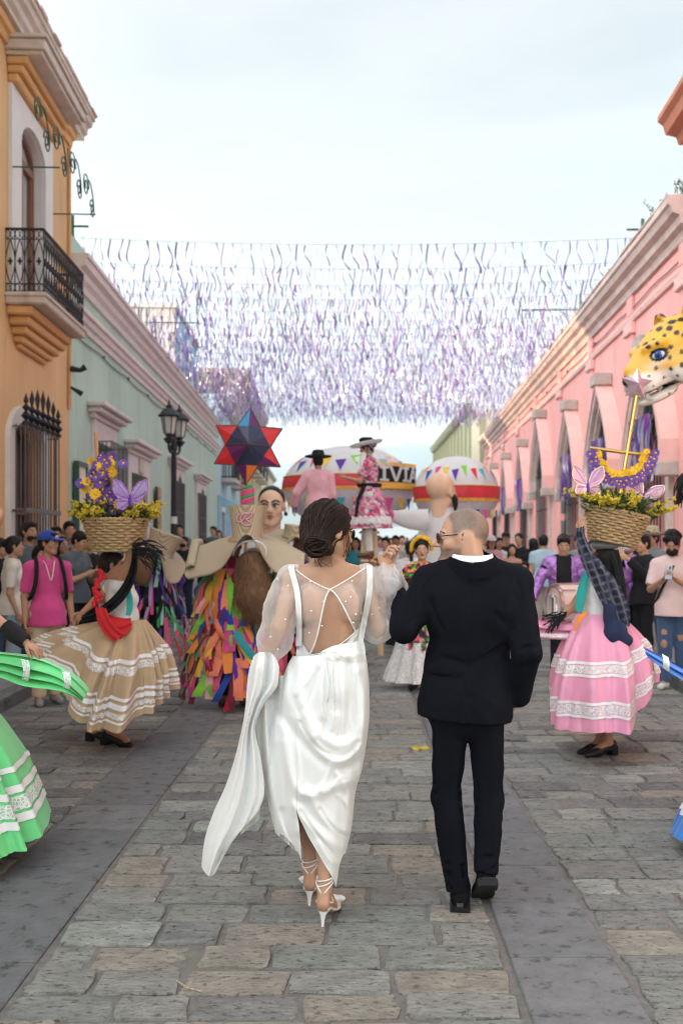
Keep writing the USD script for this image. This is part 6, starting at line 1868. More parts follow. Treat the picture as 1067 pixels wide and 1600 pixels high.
# plaid shawl down from the raised wrist to the hip
def plaid(v):
    a = (np.sin(v[:, 0] * 110 + v[:, 2] * 40) > .75) | (np.sin(v[:, 2] * 100 - v[:, 0] * 30) > .75)
    return np.where(a[:, None], A(.10, .11, .17), A(.014, .015, .024))
m = sheet([P(901, 826, 7.22), P(903, 862, 7.2), P(918, 900, 7.22), P(952, 970, 7.28)], [P(913, 822, 7.22), P(926, 860, 7.2), P(966, 912, 7.22), P(984, 980, 7.30)], 70, 40, .011, 2.4)
sh = put(d2.th, 'plaid_shawl', m, 'painted', paint=plaid(m[0]))
put(sh, 'back_fall', sheet([P(948, 862, 7.33), P(962, 900, 7.3), P(960, 958, 7.3)], [P(966, 858, 7.38), P(976, 905, 7.36), P(982, 980, 7.36)], 24, 10, .015, 2), 'cloth_black', smooth=True)
put(sh, 'shawl_bundle', Field(P(965, 980, 7.3) - .3, P(965, 980, 7.3) + .3, .012).ell(P(962, 990, 7.28), (.085, .06, .10), None, .03).ell(P(952, 960, 7.28), (.05, .045, .10), None, .03).ell(P(974, 1000, 7.3), (.07, .05, .06), None, .03).warp(.012, 14, 3).mesh(), 'cloth_navy', smooth=True)
put(d2.th, 'teal_ribbon', sheet([P(913, 890, 7.4), P(900, 930, 7.34), P(899, 955, 7.34)], [P(920, 892, 7.38), P(915, 935, 7.33), P(909, 958, 7.33)], 16, 6, .006, 1), 'cloth_teal', smooth=True)
put(d2.th, 'orange_sash_tie', sheet([P(915, 955, 7.33), P(902, 965, 7.32), P(896, 985, 7.32)], [P(918, 960, 7.33), P(908, 970, 7.31), P(899, 988, 7.31)], 12, 4, .004, 1), 'cloth_orange', smooth=True)
Rb2 = roty(.20)
b2 = P(955, 850, 7.5)
put(d2.th, 'head_pad', ball(P(945, 852, 7.5), (.11, .11, .04), 2), 'cloth_grey', smooth=True)
basket('tilted wicker basket of flowers carried by the pink skirt dancer', b2, .165, .235, .23, Rb2)
top = b2 + Rb2 @ A(0, 0, .21)
bouquet('goldenrod and dark leaves in the tilted right basket', top, Rb2, .23, 40, 420, .27)
butterfly('pink cellophane butterfly at the left side of the tilted basket', P(918, 760, 7.35), .13, .15, rotz(.15), 'film_pink')
butterfly('pink cellophane butterfly leaning at the right side of the tilted basket', P(1004, 776, 7.4), .13, .13, rotz(-.3) @ roty(.4), 'film_pink')
t = thing('flower_crescent', 'gilt cross frame with crescent of violet and yellow flowers', 'flowers', P(970, 750, 7.45))
put(t, 'upright_rod', tube([P(966, 790, 7.45), P(994, 618, 7.45)], .014, 8), 'gold', smooth=True)
put(t, 'cross_rod', tube([P(922, 700, 7.45), P(1020, 712, 7.45)], .014, 8), 'gold', smooth=True)
arc = lambda q, s: P(*(lerp(A(970, 706, 0), A(0, 0, 0), 0)[:2] + A(s * 50 * math.cos(q), s * 50 * math.sin(q) * 1.02)), 7.42)
put(t, 'crescent_core', tube([arc(a, .85) for a in np.linspace(.05, np.pi - .05, 30)], .028, 7), 'cloth_green', smooth=True)
for i in range(34):
    a = np.pi * (i + .5) / 34
    for s, mm in ((1.02, 'petal_violet'), (.88, 'petal_violet'), (.72, 'petal_yellow')):
        if s == .72 or i % 2 == (0 if s > 1 else 1):
            flower(t, arc(a, s) + A(0, -.035, 0) + rng.normal(0, .006, 3), A(rng.normal(0, .35), -1, rng.normal(0, .3)), .030 if s < .8 else .036, mm, 'petal_yellow' if s > .8 else 'goldenrod')
t = thing('star_ornament', 'puffy pink silver foil star on top of the gilt rod', 'star', P(994, 600, 7.44))
c = P(994, 600, 7.44)
ring = [c + A(.125 * (1 if i % 2 == 0 else .48) * math.sin(np.pi * i / 5 + .1), 0, .125 * (1 if i % 2 == 0 else .48) * math.cos(np.pi * i / 5 + .1)) for i in range(10)]
v = np.array(ring + [c + A(0, -.055, 0), c + A(0, .055, 0)])
put(t, 'star', (v, np.array([[i, (i + 1) % 10, 10] for i in range(10)] + [[(i + 1) % 10, i, 11] for i in range(10)])), 'foil_pink')

# ------------------------------------------------------------------ dancers cut by the picture's edges
d3 = Fig('dancer in bright green satin skirt at left edge, arms out', base=(-2.05, 5.2, 0), H=1.6, face=-80, skin='brown', female=True, res=.010)
j = d3.j
j.update(elR=P(-28, 950, 4.98), wrR=P(40, 1004, 4.9), elL=P(-4, 806, 5.3), wrL=P(-36, 730, 5.3))
d3.hand_d['R'] = A(.8, -.1, -.5); d3.hand_n['R'] = A(-.3, .2, -1)
d3.skin_mesh(); d3.hair('bun'); d3.face(); d3.top('cloth_white', sleeve=.3, hem=.98, name='blouse'); heels(d3)
put(d3.th, 'wrist_lace', tube([lerp(j['elR'], j['wrR'], t) for t in (.55, .75, 1.0)], [.042, .046, .036], 10), 'cloth_black', smooth=True)
dance_skirt(d3.th, A(-2.24, 5.2, .98), .15, [(0, P(76, 1272, 5.25)), (45, P(30, 1252, 5.7)), (90, P(-60, 1245, 5.9)), (180, P(-230, 1300, 5.3)), (225, P(-190, 1345, 4.9)), (270, P(-60, 1352, 4.65)), (315, P(42, 1322, 4.85))], 'satin_green', [(.60, .63, 'satin_white_band'), (.70, .74, 'satin_white_band'), (.755, .83, 'lace_white'), (.845, .89, 'satin_white_band'), (.22, .30, 'lace_white')], bulge=.05, nf=8, amp=.03, seed=2.2)
m = sheet([P(-70, 1008, 4.9), P(0, 1022, 4.88), P(55, 1030, 4.85), P(100, 1050, 4.85), P(136, 1084, 4.9)], [P(-70, 1080, 4.9), P(0, 1058, 4.86), P(45, 1072, 4.82), P(98, 1078, 4.83), P(131, 1092, 4.9)], 40, 30, .045, 3.2)
sw = put(d3.th, 'lifted_skirt_panel', m, 'satin_green', smooth=True)
for x in (32, 96):
    put(sw, 'trim_band', sheet([P(x, 1030 + (x - 32) * .28, 4.80), P(x + 4, 1045 + (x - 32) * .28, 4.77), P(x + 2, 1062 + (x - 32) * .2, 4.79)], [P(x + 12, 1032 + (x - 32) * .28, 4.80), P(x + 15, 1047 + (x - 32) * .28, 4.77), P(x + 12, 1064 + (x - 32) * .2, 4.79)], 12, 4, .004, 1), 'lace_white', smooth=True)
d4 = Fig('dancer in bright blue satin skirt at the right edge of the picture', base=P(1235, 1300, 5.5) * A(1, 1, 0), H=1.6, face=80, skin='brown', female=True, res=.012)
j = d4.j
j.update(elL=P(1135, 985, 5.35), wrL=P(1090, 1040, 5.3))
d4.skin_mesh(); d4.hair('bun'); d4.face(); d4.top('cloth_white', sleeve=.3, hem=.98, name='blouse'); heels(d4)
dance_skirt(d4.th, P(1235, 1015, 5.5), .15, [(0, P(1390, 1290, 5.5)), (90, P(1240, 1262, 6.0)), (135, P(1130, 1268, 5.9)), (180, P(1056, 1292, 5.4)), (225, P(1090, 1322, 5.05)), (270, P(1240, 1340, 4.9)), (315, P(1350, 1325, 5.0))], 'satin_blue', [(.70, .735, 'satin_white_band'), (.755, .84, 'lace_white'), (.86, .90, 'satin_white_band')], bulge=.0, nf=8, amp=.022, seed=1.2)
sw = put(d4.th, 'lifted_skirt_panel', sheet([P(1007, 1012, 5.25), P(1030, 1024, 5.24), P(1085, 1052, 5.3)], [P(1010, 1026, 5.25), P(1032, 1042, 5.2), P(1085, 1075, 5.3)], 24, 14, .025, 2), 'satin_blue', smooth=True)
put(sw, 'trim_band', sheet([P(1034, 1022, 5.2), P(1036, 1032, 5.16), P(1035, 1044, 5.18)], [P(1044, 1027, 5.2), P(1046, 1038, 5.16), P(1045, 1050, 5.18)], 10, 4, .004, 1), 'satin_white_band', smooth=True)

# ------------------------------------------------------------------ ribbon costumes with giant straw hats
RIB = [CL[k] for k in ('coral', 'coral', 'lime', 'lime', 'orange', 'rose', 'green', 'hot_pink', 'coral', 'lime', 'green', 'rose', 'purple', 'turquoise', 'orange', 'hot_pink', 'royal', 'yellow', 'soft_pink', 'dark_red', 'maroon')]
FUR = mat('fur_brown', (.17, .085, .042), rough=.8)

def ribbons(th_, c, tiers, per, spread, L, wd, pal, seed, r0=.20, r1=.40):
    r = np.random.default_rng(seed)
    for k in range(tiers):
        z = 1.45 - (1.45 - L[1] * .9) * (k / (tiers - 1)) ** 1.0
        for i in range(per):
            a = spread[0] + (spread[1] - spread[0]) * (i + r.uniform(-.3, 1.3)) / per
            rad = r0 + (r1 - r0) * (k / (tiers - 1)) ** .8 + r.uniform(-.01, .03)
            ll, w = r.uniform(*L) * (1.5 if k < 2 else 1.0), r.uniform(*wd)
            d = A(math.cos(a), math.sin(a), 0); e = A(-math.sin(a), math.cos(a), 0)
            sw_, tw, ph_ = r.normal(0, .10), r.normal(0, .5), r.uniform(0, 6.28)
            rows = []
            for t in np.linspace(0, 1, 7):
                p = c + d * (rad + .10 * math.sin(t * 1.6) + .015 * math.sin(5 * t + ph_)) + e * (sw_ * t) - A(0, 0, 1) * ll * t * (1 - .12 * t)
                p[2] += z
                p[2] = max(p[2], .012 + .01 * t)
                ee = e * math.cos(tw * t) + d * math.sin(tw * t)
                rows.append([p - ee * w / 2, p + d * .006, p + ee * w / 2])
            put(th_, 'ribbon', grid(rows), pal[int(r.integers(len(pal)))], smooth=True)

def straw_brim(c, R, half, depth, roll=-1, droop=.42, arch=.05, fall=.8):
    """wide drooping brim, rolled up on one side"""
    us = np.linspace(-1, 1, 70)
    path, x, z, a = [], 0.0, 0.0, 0.0
    def walk(sg):
        p, q, an, out = 0.0, 0.0, .0, []
        n = 46; ds = half * (1.55 if sg == roll else 1.12) / n
        for i in range(n):
            t = i / n
            an = -droop * min(1, t * 1.5) if t < .62 or sg != roll else an + .42
            p += ds * math.cos(an); q += ds * math.sin(an)
            out.append((sg * p, q, t))
        return out
    pts = walk(-1)[::-1] + [(0, 0, 0)] + walk(1)
    g = []
    for (x, z, t) in pts:
        w = depth * math.sqrt(max(.02, 1 - (t * .93) ** 2.2))
        g.append([c + R @ A(x, y, z + arch * (abs(y) / depth) ** 2 * (1 - t) - fall * max(0, -y) * (1 - .95 * math.exp(-((x - .05) / .17) ** 2))) for y in np.linspace(-w, w, 24)])
    g = np.array(g)
    up = R @ A(0, 0, .012)
    return join(grid(g), grid(g + up))

def tiliche(label, px, Y, hat_px, seed, tiers, per, spread, wd, half=.53, face=180, roll=-1, pal=RIB, tilt=(0, 0), crown=(.14, .185, .33), dots=False, L=(.28, .44), beard=True):
    fg = Fig(label, px, Y, 1.66, face, skin='brown', arms=('hip', 'hip'), res=.014)
    fg.skin_mesh(); fg.top('cloth_purple', sleeve=1.9, loose=.03); fg.trousers('cloth_black'); fg.shoes('shoe_brown')
    c = fg.b
    ribbons(fg.th, c, tiers, per, spread, L, wd, pal, seed)
    hc = P(*hat_px, Y - .02)
    R = rotz(math.radians(face + 180)) @ roty(tilt[0]) @ rotx(tilt[1])
    h = put(fg.th, 'straw_hat', straw_brim(hc, R, half, .44, roll), 'straw', smooth=50)
    r0, r1, hh = crown
    v, f = lathe([(r0 + .02, -.02), (r0, .02), ((r0 + r1) / 2, hh * .55), (r1, hh), (r1 - .02, hh - .01), (.001, hh - .05)], 36)
    put(h, 'crown', ((v * A(1, .85, 1)) @ R.T + hc, f), 'straw', smooth=50)
    return fg, h, hc, R
f1, h1, hc, R = tiliche('masked dancer in rainbow ribbon costume with huge rolled straw hat', 366, 9.8, (386, 842), 5, 11, 18, (math.radians(165), math.radians(375)), (.06, .10))
# monogram on the crown
def on_crown(x, z, off=.004):
    r = .14 + (.185 - .14) * z / .33 + off
    a = x / r
    return hc + R @ (A(r * math.sin(a), -r * .85 * math.cos(a), z) )
for pts in ([(.045, .235), (.0, .25), (-.045, .21), (-.03, .15), (.02, .13), (.06, .15)], [(-.06, .235), (-.09, .20), (-.07, .165), (-.02, .19), (.03, .255), (.065, .25), (.05, .215), (.01, .20)], [(.0, .20), (.035, .165), (.06, .16)]):
    cu = spline([(a, b, 0) for a, b in pts], 30)
    put(h1, 'monogram_outline', tube([on_crown(a, b, .0) for a, b, _ in cu], .013, 6), 'cloth_maroon', smooth=True)
    put(h1, 'monogram', tube([on_crown(a, b, .008) for a, b, _ in cu], .009, 6), 'cloth_soft_pink', smooth=True)
put(h1, 'hat_cord', tube(spline([P(364, 868, 9.45), P(385, 846, 9.40), P(410, 850, 9.40), P(413, 872, 9.45)], 24), .008, 6), 'satin_white_band', smooth=True)
mk = put(f1.th, 'mask', Field(P(397, 872, 9.6) - .3, P(397, 872, 9.6) + .3, .012).ell(P(396, 872, 9.62), (.11, .08, .10), None, .02).ell(P(388, 871, 9.53), (.018, .03, .012), None, .005, 'cut').ell(P(405, 872, 9.53), (.018, .03, .012), None, .005, 'cut').mesh(), 'cloth_offwhite', smooth=True)
f = Field(P(397, 915, 9.5) - .5, P(397, 915, 9.5) + .5, .014).cone(P(394, 885, 9.52), P(397, 935, 9.45), .145, .172, .04).cone(P(397, 935, 9.45), P(398, 952, 9.44), .172, .13, .03)
f.warp(.012, 20, 2)
bd = put(f1.th, 'fur_beard', f.mesh(), FUR, smooth=True)
v, fc = f.mesh()
nn = trimesh.Trimesh(v, fc, process=False).vertex_normals
sel = rng.choice(len(v), 1100, replace=len(v) < 1100)
put(bd, 'fur_strands', join(*[tube([v[i], v[i] + nn[i] * .022 - A(0, 0, .015), v[i] + nn[i] * .028 - A(0, 0, .06)], [.004, .003, .001], 3, cap=False) for i in sel]), FUR, kind='stuff')
f2, h2, _, _ = tiliche('ribbon costumed dancer with straw hat behind the tan skirt dancer', 238, 12.6, (250, 862), 9, 9, 12, (math.radians(150), math.radians(390)), (.035, .06), half=.36, roll=-1, pal=[CL[k] for k in ('royal', 'black', 'green', 'red', 'white', 'purple', 'mint', 'rose', 'lilac')], tilt=(.35, 0), crown=(.17, .22, .25))
put(f2.th, 'fur_beard', ball(P(222, 888, 12.2), (.13, .10, .22), 2), FUR, smooth=True)
f3, h3, hc3, R3 = tiliche('ribbon costumed dancer half hidden behind the bride, dotted straw hat', 468, 11.4, (462, 838), 12, 8, 11, (math.radians(170), math.radians(370)), (.05, .08), half=.40, roll=1, tilt=(.18, .1), crown=(.14, .15, .12))
for i in range(12):
    a = P(440 + rng.uniform(0, 50), 852 + rng.uniform(0, 34), 11.02)
    put(h3, 'blue_dot', ball(a, (.014, .005, .012), 1), 'cloth_royal')

# ------------------------------------------------------------------ star lantern on a pole
c = P(388, 697, 10.4)
t = thing('star_lantern', 'six pointed star lantern in red, navy and violet paper on a pole', 'lantern', c)
mat('paper_red', (.55, .02, .025), rough=.35, bump=.2, bscale=20); mat('paper_navy', (.02, .028, .075), rough=.3, bump=.2, bscale=20); mat('paper_violet', (.11, .015, .10), rough=.35); mat('paper_sky', (.04, .28, .55), rough=.35); mat('paper_orange', (.70, .16, .03), rough=.35)
o_ = [c + A(.40 * math.sin(a) * (1.0 if k % 3 else 1.03), .0, .40 * math.cos(a)) for k, a in enumerate(np.arange(6) * np.pi / 3 + .05)]
i_ = [c + A(.235 * math.sin(a), -.05, .235 * math.cos(a)) for a in np.arange(6) * np.pi / 3 + np.pi / 6 + .05]
ib = [c + A(.235 * math.sin(a), .05, .235 * math.cos(a)) for a in np.arange(6) * np.pi / 3 + np.pi / 6 + .05]
cf, cb = c + A(.03, -.23, .0), c + A(0, .23, 0)
pm = ['paper_sky', 'paper_red', 'paper_red', 'paper_orange', 'paper_red', 'paper_red']
p2 = ['paper_violet', 'paper_red', 'paper_violet', 'paper_violet', 'paper_red', 'paper_red']
for k in range(6):
    ridge = lerp(i_[k - 1], i_[k], .5) + A(0, -.03, 0)
    put(t, 'paper_point', (np.array([o_[k], i_[k - 1], ridge]), np.array([[0, 1, 2]])), pm[k])
    put(t, 'paper_point', (np.array([o_[k], ridge, i_[k]]), np.array([[0, 1, 2]])), p2[k])
    put(t, 'paper_point', (np.array([o_[k], ib[k], ib[k - 1]]), np.array([[0, 1, 2]])), pm[k])
    put(t, 'paper_facet', (np.array([cf, i_[k - 1], ridge, i_[k]]), np.array([[0, 2, 1], [0, 3, 2]])), 'paper_navy' if k != 4 else 'paper_violet')
    put(t, 'paper_facet', (np.array([cb, ib[k - 1], ib[k]]), np.array([[0, 1, 2]])), 'paper_navy')
put(t, 'frame', join(*[tube([o_[k], i_[k], cf], .007, 4) for k in range(6)], *[tube([o_[k], i_[k - 1], cf], .007, 4) for k in range(6)]), 'dark_wood')
put(t, 'pole', tube([c - A(0, 0, .38), A(c[0] - .05, c[1], 1.1)], .016, 7), 'sign_wood')
for k, mm in enumerate(('cloth_rose', 'cloth_green', 'cloth_hot_pink')):
    put(t, 'ribbon_wrap', tube([c + A(.055 * math.sin(q * 3 + k * 2.1) - .01, .05 * math.cos(q * 3 + k * 2.1), -.42 - .045 * q) for q in np.linspace(0, 6.5, 50)], .022, 6), mm, smooth=True)
# ------------------------------------------------------------------ cloth globes
mat('globe_white', (.78, .77, .78), rough=.6, trans=.35, var=.05, scale=4, bump=.25, bscale=6, bdist=.03)
mat('globe_pale', (.74, .72, .77), rough=.6, trans=.4, var=.05, scale=4, bump=.25, bscale=6, bdist=.03)
mat('globe_red', (.60, .03, .045), rough=.5, bump=.25, bscale=14, bdist=.02)
mat('fringe_gold', (.72, .38, .06), rough=.5, bump=.6, bscale=60, bdist=.01)
FLAGC = ['cloth_turquoise', 'cloth_orange', 'cloth_royal', 'cloth_hot_pink', 'cloth_yellow', 'cloth_purple', 'cloth_lime', 'cloth_red']

def globe(label, px, py, Y, rx, rz, zb):
    """cloth globe on a pole: white gores, red band with gold fringe, pale lower half; zb = band height over the centre"""
    c = P(px, py, Y)
    t = thing('cloth_globe', label, 'globe', A(c[0], c[1], 0))
    n, G = 96, 16
    th = np.arange(n) * 2 * np.pi / n
    gore = 1 + .018 * (np.abs(np.sin(G / 2 * th)) - .6)
    def sph(z0, z1, m, off=0.0):
        z = np.linspace(z0, z1, m)
        r = np.sqrt(np.maximum(0, 1 - (z / rz) ** 2)) * (rx + off) + .001
        return np.stack([c[0] + r[:, None] * gore * np.cos(th), c[1] + r[:, None] * gore * np.sin(th), np.broadcast_to((c[2] + z)[:, None], (m, n))], -1)
    put(t, 'upper_cover', grid(sph(rz * .999, zb + .09, 22), True), 'globe_white', smooth=True)
    put(t, 'lower_cover', grid(sph(zb - .12, -rz * .999, 22), True), 'globe_pale', smooth=True)
    bd = put(t, 'red_band', grid(sph(zb + .12, zb - .12, 6, .02), True), 'globe_red', smooth=True)
    fr_ = sph(zb - .10, zb - .145, 3, .035); fr_[2, ::2, 2] -= .025
    put(bd, 'gold_fringe', grid(fr_, True), 'fringe_gold')
    put(bd, 'gold_piping', tube(np.vstack([sph(zb + .12, zb + .115, 2, .03)[0], sph(zb + .12, zb + .115, 2, .03)[0][:1]]), .010, 5), 'fringe_gold')
    for i in range(12):
        a = np.pi + np.pi * (i + .5) / 12
        z = rz * (.62 + .06 * math.sin(i * 2.3))
        p = lambda da, dz: c + A((rx + .03) * math.sqrt(max(0, 1 - ((z + dz) / rz) ** 2)) * math.cos(a + da), (rx + .03) * math.sqrt(max(0, 1 - ((z + dz) / rz) ** 2)) * math.sin(a + da), z + dz)
        put(t, 'pennant', (np.array([p(-.10, 0), p(.10, .02), p(.01, -.20)]), np.array([[0, 1, 2]])), FLAGC[i % 8])
    for i in range(12):
        a = np.pi + np.pi * (i + .5) / 12
        p = lambda da, dz: c + A((rx * .97) * math.cos(a + da), (rx * .97) * math.sin(a + da), zb - .30 + dz)
        put(t, 'pennant', (np.array([p(-.085, 0), p(.085, 0), p(0, -.27)]), np.array([[0, 1, 2]])), FLAGC[(i + 3) % 8])
    put(t, 'pole', tube([c - A(0, 0, rz * .9), A(c[0], c[1], 1.0)], .035, 8), 'sign_wood')
    return t, c
g1, gc1 = globe('big white cloth globe with red band and lettered black banner', 545, 762, 19.0, 1.25, .80, .07)
g2, gc2 = globe('white cloth globe with red band and gold fringe at right', 713, 770, 18.0, .76, .66, -.02)
# lettered banner curving round the left globe
def on_globe(x, z, off=.09):
    a = x / 1.25
    return gc1 + A((1.25 + off) * math.sin(a), -(1.25 + off) * math.cos(a), z)
x0, x1 = .50, 1.52
bn = put(g1, 'lettered_banner', grid([[on_globe(x, z, .085) for x in np.linspace(x0, x1, 24)] for z in (.34, .05, -.10)][0:2]), 'cloth_black')
put(bn, 'gold_border', grid([[on_globe(x, z, .09) for x in np.linspace(x0 - .05, x1, 24)] for z in (.40, .345)]), 'fringe_gold')
put(bn, 'orange_fringe', grid([[on_globe(x, z + (-.03 if i % 2 else 0) * (z < 0), .09) for i, x in enumerate(np.linspace(x0 - .25, x1, 60))] for z in (.045, -.055)]), 'fringe_gold')
tm = meshkit.text_mesh('IVIA', .26, .01, bold=True)
v, f = fix(tm)
s_ = .98 / v[:, 0].max()
lt = np.array([on_globe(x0 + .02 + x * s_, .065 + y, .095 + z) for x, y, z in v])
put(bn, 'lettering', (lt, f), 'globe_white')

# ------------------------------------------------------------------ giant puppets
def puppet_head(th_, c, R, s, skinm, res, female):
    f = Field(c - .17 * s - .02, c + .17 * s + .02, res)
    head_prims(f, c, R, s, True, female)
    f.cone(c + R @ A(0, -.02, -.07) * s, c + R @ A(0, -.02, -.20) * s, .052 * s, .055 * s, .02 * s)
    return put(th_, 'head', f.mesh(), skinm, smooth=True)
mat('papier_mache', (.78, .52, .36), rough=.55, var=.06, scale=3)
mat('papier_mache_pale', (.66, .43, .29), rough=.55, var=.06, scale=3)
c = P(424, 791, 16.5)
t = thing('giant_puppet', 'giant papier mache woman puppet facing the camera, white blouse', 'puppet', A(c[0], c[1], 0))
Rp = rotz(math.pi)
hd = puppet_head(t, c, Rp, 2.85, 'papier_mache', .025, True)
q = lambda x, y, z: c + Rp @ A(x, y, z) * 2.85
for x in (-1, 1):
    e = put(hd, 'eye', ball(q(x * .032, .091, -.002), A(.017, .006, .010) * 2.85, 2, Rp), 'eye_white', smooth=True)
    put(e, 'iris', ball(q(x * .032 + .004, .0965, -.002), A(.0075, .003, .008) * 2.85, 1, Rp), 'eye_dark', smooth=True)
    put(hd, 'eyelash', tube([q(x * .012, .097, .003), q(x * .032, .099, .012), q(x * .053, .085, .004)], [.003 * 3, .005 * 3, .003 * 3], 6), 'eye_dark')
    put(hd, 'eyebrow', tube(spline([q(x * .010, .097, .018), q(x * .030, .096, .030), q(x * .054, .078, .020)], 10), .0045 * 3, 6), 'hair_black', smooth=True)
    put(hd, 'earring', ball(q(x * .084, .0, -.045), .012 * 2.85, 2), 'cloth_black', smooth=True)
put(hd, 'lips', join(tube([q(-.026, .080, -.064), q(-.008, .094, -.058), q(.008, .094, -.058), q(.026, .080, -.064)], [.006, .018, .018, .006], 6), tube([q(-.022, .080, -.066), q(0, .094, -.073), q(.022, .080, -.066)], [.006, .02, .006], 6)), 'lip', smooth=True)
f = Field(c - .6, c + .6, .025)
f.ell(q(0, -.018, .036), A(.079, .099, .086) * 2.85, Rp, .01).ell(q(0, .085, -.02), A(.10, .10, .118) * 2.85, Rp, .02, 'cut').ell(q(0, .03, -.12), A(.1, .12, .09) * 2.85, Rp, .02, 'cut')
put(hd, 'hair', f.mesh(), 'hair_black', smooth=True)
put(t, 'blouse', lathe([(.001, c[2] - .52), (.16, c[2] - .50), (.38, c[2] - .60), (.46, c[2] - .75), (.44, c[2] - 1.2), (.50, c[2] - 1.6)], 40, A(c[0], c[1], 0)), 'globe_white', smooth=True)
put(t, 'skirt', lathe([(.44, 1.05), (.60, .25)], 40, A(c[0], c[1], 0)), 'cloth_hot_pink', smooth=True)
for x in (-1, 1):
    put(t, 'sleeve', tube([c + A(x * .36, 0, -.68), c + A(x * .50, -.05, -1.1), c + A(x * .48, -.1, -1.5)], [.15, .17, .10], 12), 'globe_white', smooth=True)
    put(t, 'hand', hand_mesh(c + A(x * .48, -.1, -1.5), A(0, 0, -1), A(-x, 0, 0), x, 1.8, .4), 'papier_mache', smooth=True)
c = P(690, 768, 15.0)
t = thing('giant_puppet', 'giant bald papier mache puppet from behind, white robe, arm out', 'puppet', A(c[0], c[1], 0))
Rp = rotz(-.75)
hd = puppet_head(t, c, Rp, 2.5, 'papier_mache_pale', .02, False)
put(hd, 'black_braid', tube(spline([c + A(.17, -.05, -.05), c + A(.20, -.08, -.18), c + A(.19, -.08, -.30)], 10), [.03, .04, .045, .045, .04, .04, .035, .03, .02, .01], 8), 'hair_black', smooth=True)
rob = [[P(x, y, 15.0) for x, y in e] for e in ([(676, 792), (655, 830), (630, 880), (615, 960)], [(706, 792), (722, 830), (728, 880), (735, 960)])]
g = []
for k in range(24):
    tt = k / 23
    L_, R_ = spline(rob[0], 24)[k], spline(rob[1], 24)[k]
    m_, w_ = (L_ + R_) / 2, (R_ - L_)[0] / 2
    g.append([m_ + A(w_ * math.cos(a) * (1 + .04 * math.sin(9 * a + 3 * tt)), .75 * w_ * math.sin(a), 0) for a in np.linspace(0, 2 * np.pi, 60, endpoint=False)])
put(t, 'robe', grid(g, True), 'globe_white', smooth=True)
put(t, 'skirt', lathe([(.78, P(0, 955, 15.0)[2]), (.82, .2)], 30, A(P(676, 0, 15)[0], 15, 0)), 'globe_white', smooth=True)
a0, a1 = P(668, 812, 14.7), P(610, 806, 14.5)
put(t, 'sleeve', grid([[lerp(a0, a1, s) + A(0, r * math.cos(a), r * 1.0 * math.sin(a) - (.05 * math.sin(np.pi * s) if math.sin(a) < 0 else 0)) for a in np.linspace(0, 2 * np.pi, 30, endpoint=False)] for s, r in zip(np.linspace(0, 1, 12), np.linspace(.16, .075, 12))], True), 'globe_white', smooth=True)
put(t, 'pink_cuff', tube([lerp(a0, a1, .97), lerp(a0, a1, 1.08)], [.085, .08], 14), 'cloth_hot_pink', smooth=True)
put(t, 'hand', hand_mesh(lerp(a0, a1, 1.06), A(-1, 0, .1), A(0, 0, -1), -1, 1.5, .3), 'papier_mache_pale', smooth=True)
put(t, 'far_sleeve', tube([P(704, 812, 15.2), P(735, 830, 15.6), P(745, 870, 15.6)], [.16, .15, .09], 14), 'globe_white', smooth=True)

# ------------------------------------------------------------------ stilt walkers
mat('pale_wood', (.62, .47, .30), rough=.6, var=.15, scale=5, stretch=(6, 6, .8))
def stilts(label, feet, spread, y0):
    s = thing('stilts', label, 'stilts', A(feet[0], feet[1], 0))
    for k, sg in enumerate((-1, 1)):
        top = feet + A(sg * .07, 0, .42); bot = A(feet[0] + sg * spread, feet[1] - .15 * k, .0)
        put(s, 'stilt_leg', tube([top, bot], [.035, .045], 8), 'pale_wood')
        put(s, 'foot_rest', box(feet + A(sg * .07 - .06, -.16, -.06), feet + A(sg * .07 + .06, .16, -.02), .01), 'pale_wood')
        put(s, 'knee_strap', tube([top + A(.06 * math.cos(a), .08 * math.sin(a), -.06) for a in np.linspace(0, 6.28, 14)], .02, 5), 'cloth_offwhite')
    put(s, 'crossbar', box(feet + A(-.14, -.03, -.12), feet + A(.14, .03, -.06), .01), 'pale_wood')
base = P(577, 842, 14.0); base[2] = 1.36
def floral(v):
    n1 = meshkit.noise(v * 26, 3)[:, None]; n2 = meshkit.noise(v * 34, 9)[:, None]
    c_ = np.where(n1 > .60, A(.55, .05, .16), A(.60, .30, .40)); c_ = np.where(n2 > .68, A(.05, .06, .12), c_); return np.where((n1 < .26), A(.75, .68, .70), c_)
w1 = Fig('stilt walker in pink floral dress, white hat and trailing veil', base=base, H=1.66, face=80, nod=12, skin='brown', female=True, res=.014, arms=('front', 'front'))
w1.skin_mesh(); w1.hair('bun'); w1.face()
w1.top('painted', sleeve=.7, hem=.98, name='dress_bodice', paint=floral, loose=.02)
w1.skirt('painted', length=.62, flare=.14, folds=11, name='dress_skirt', paint=floral)
w1.skirt('cloth_offwhite', length=.46, flare=.12, folds=11, name='lace_tier') if False else None
put(w1.th, 'dress_ruffle', (lambda cc: grid([[cc + A(r * math.cos(a), .85 * r * math.sin(a), z + .012 * math.sin(24 * a)) for a in np.linspace(0, 6.283, 96)] for r, z in ((.295, -.44), (.325, -.50), (.335, -.55))]))(w1.j['waist']), 'lace_white', smooth=True)
put(w1.th, 'black_waistband', join(tube([w1.j['waist'] + A(.15 * math.cos(a), .125 * math.sin(a), 0) for a in np.linspace(0, 6.283, 30)], .03, 6), tube([w1.j['waist'] + A(-.06, -.12, 0), w1.j['waist'] + A(-.16, -.2, -.2), w1.j['waist'] + A(-.19, -.22, -.45)], [.03, .025, .02], 6)), 'cloth_black', smooth=True)
w1.trousers('cloth_offwhite'); w1.shoes('shoe_brown')
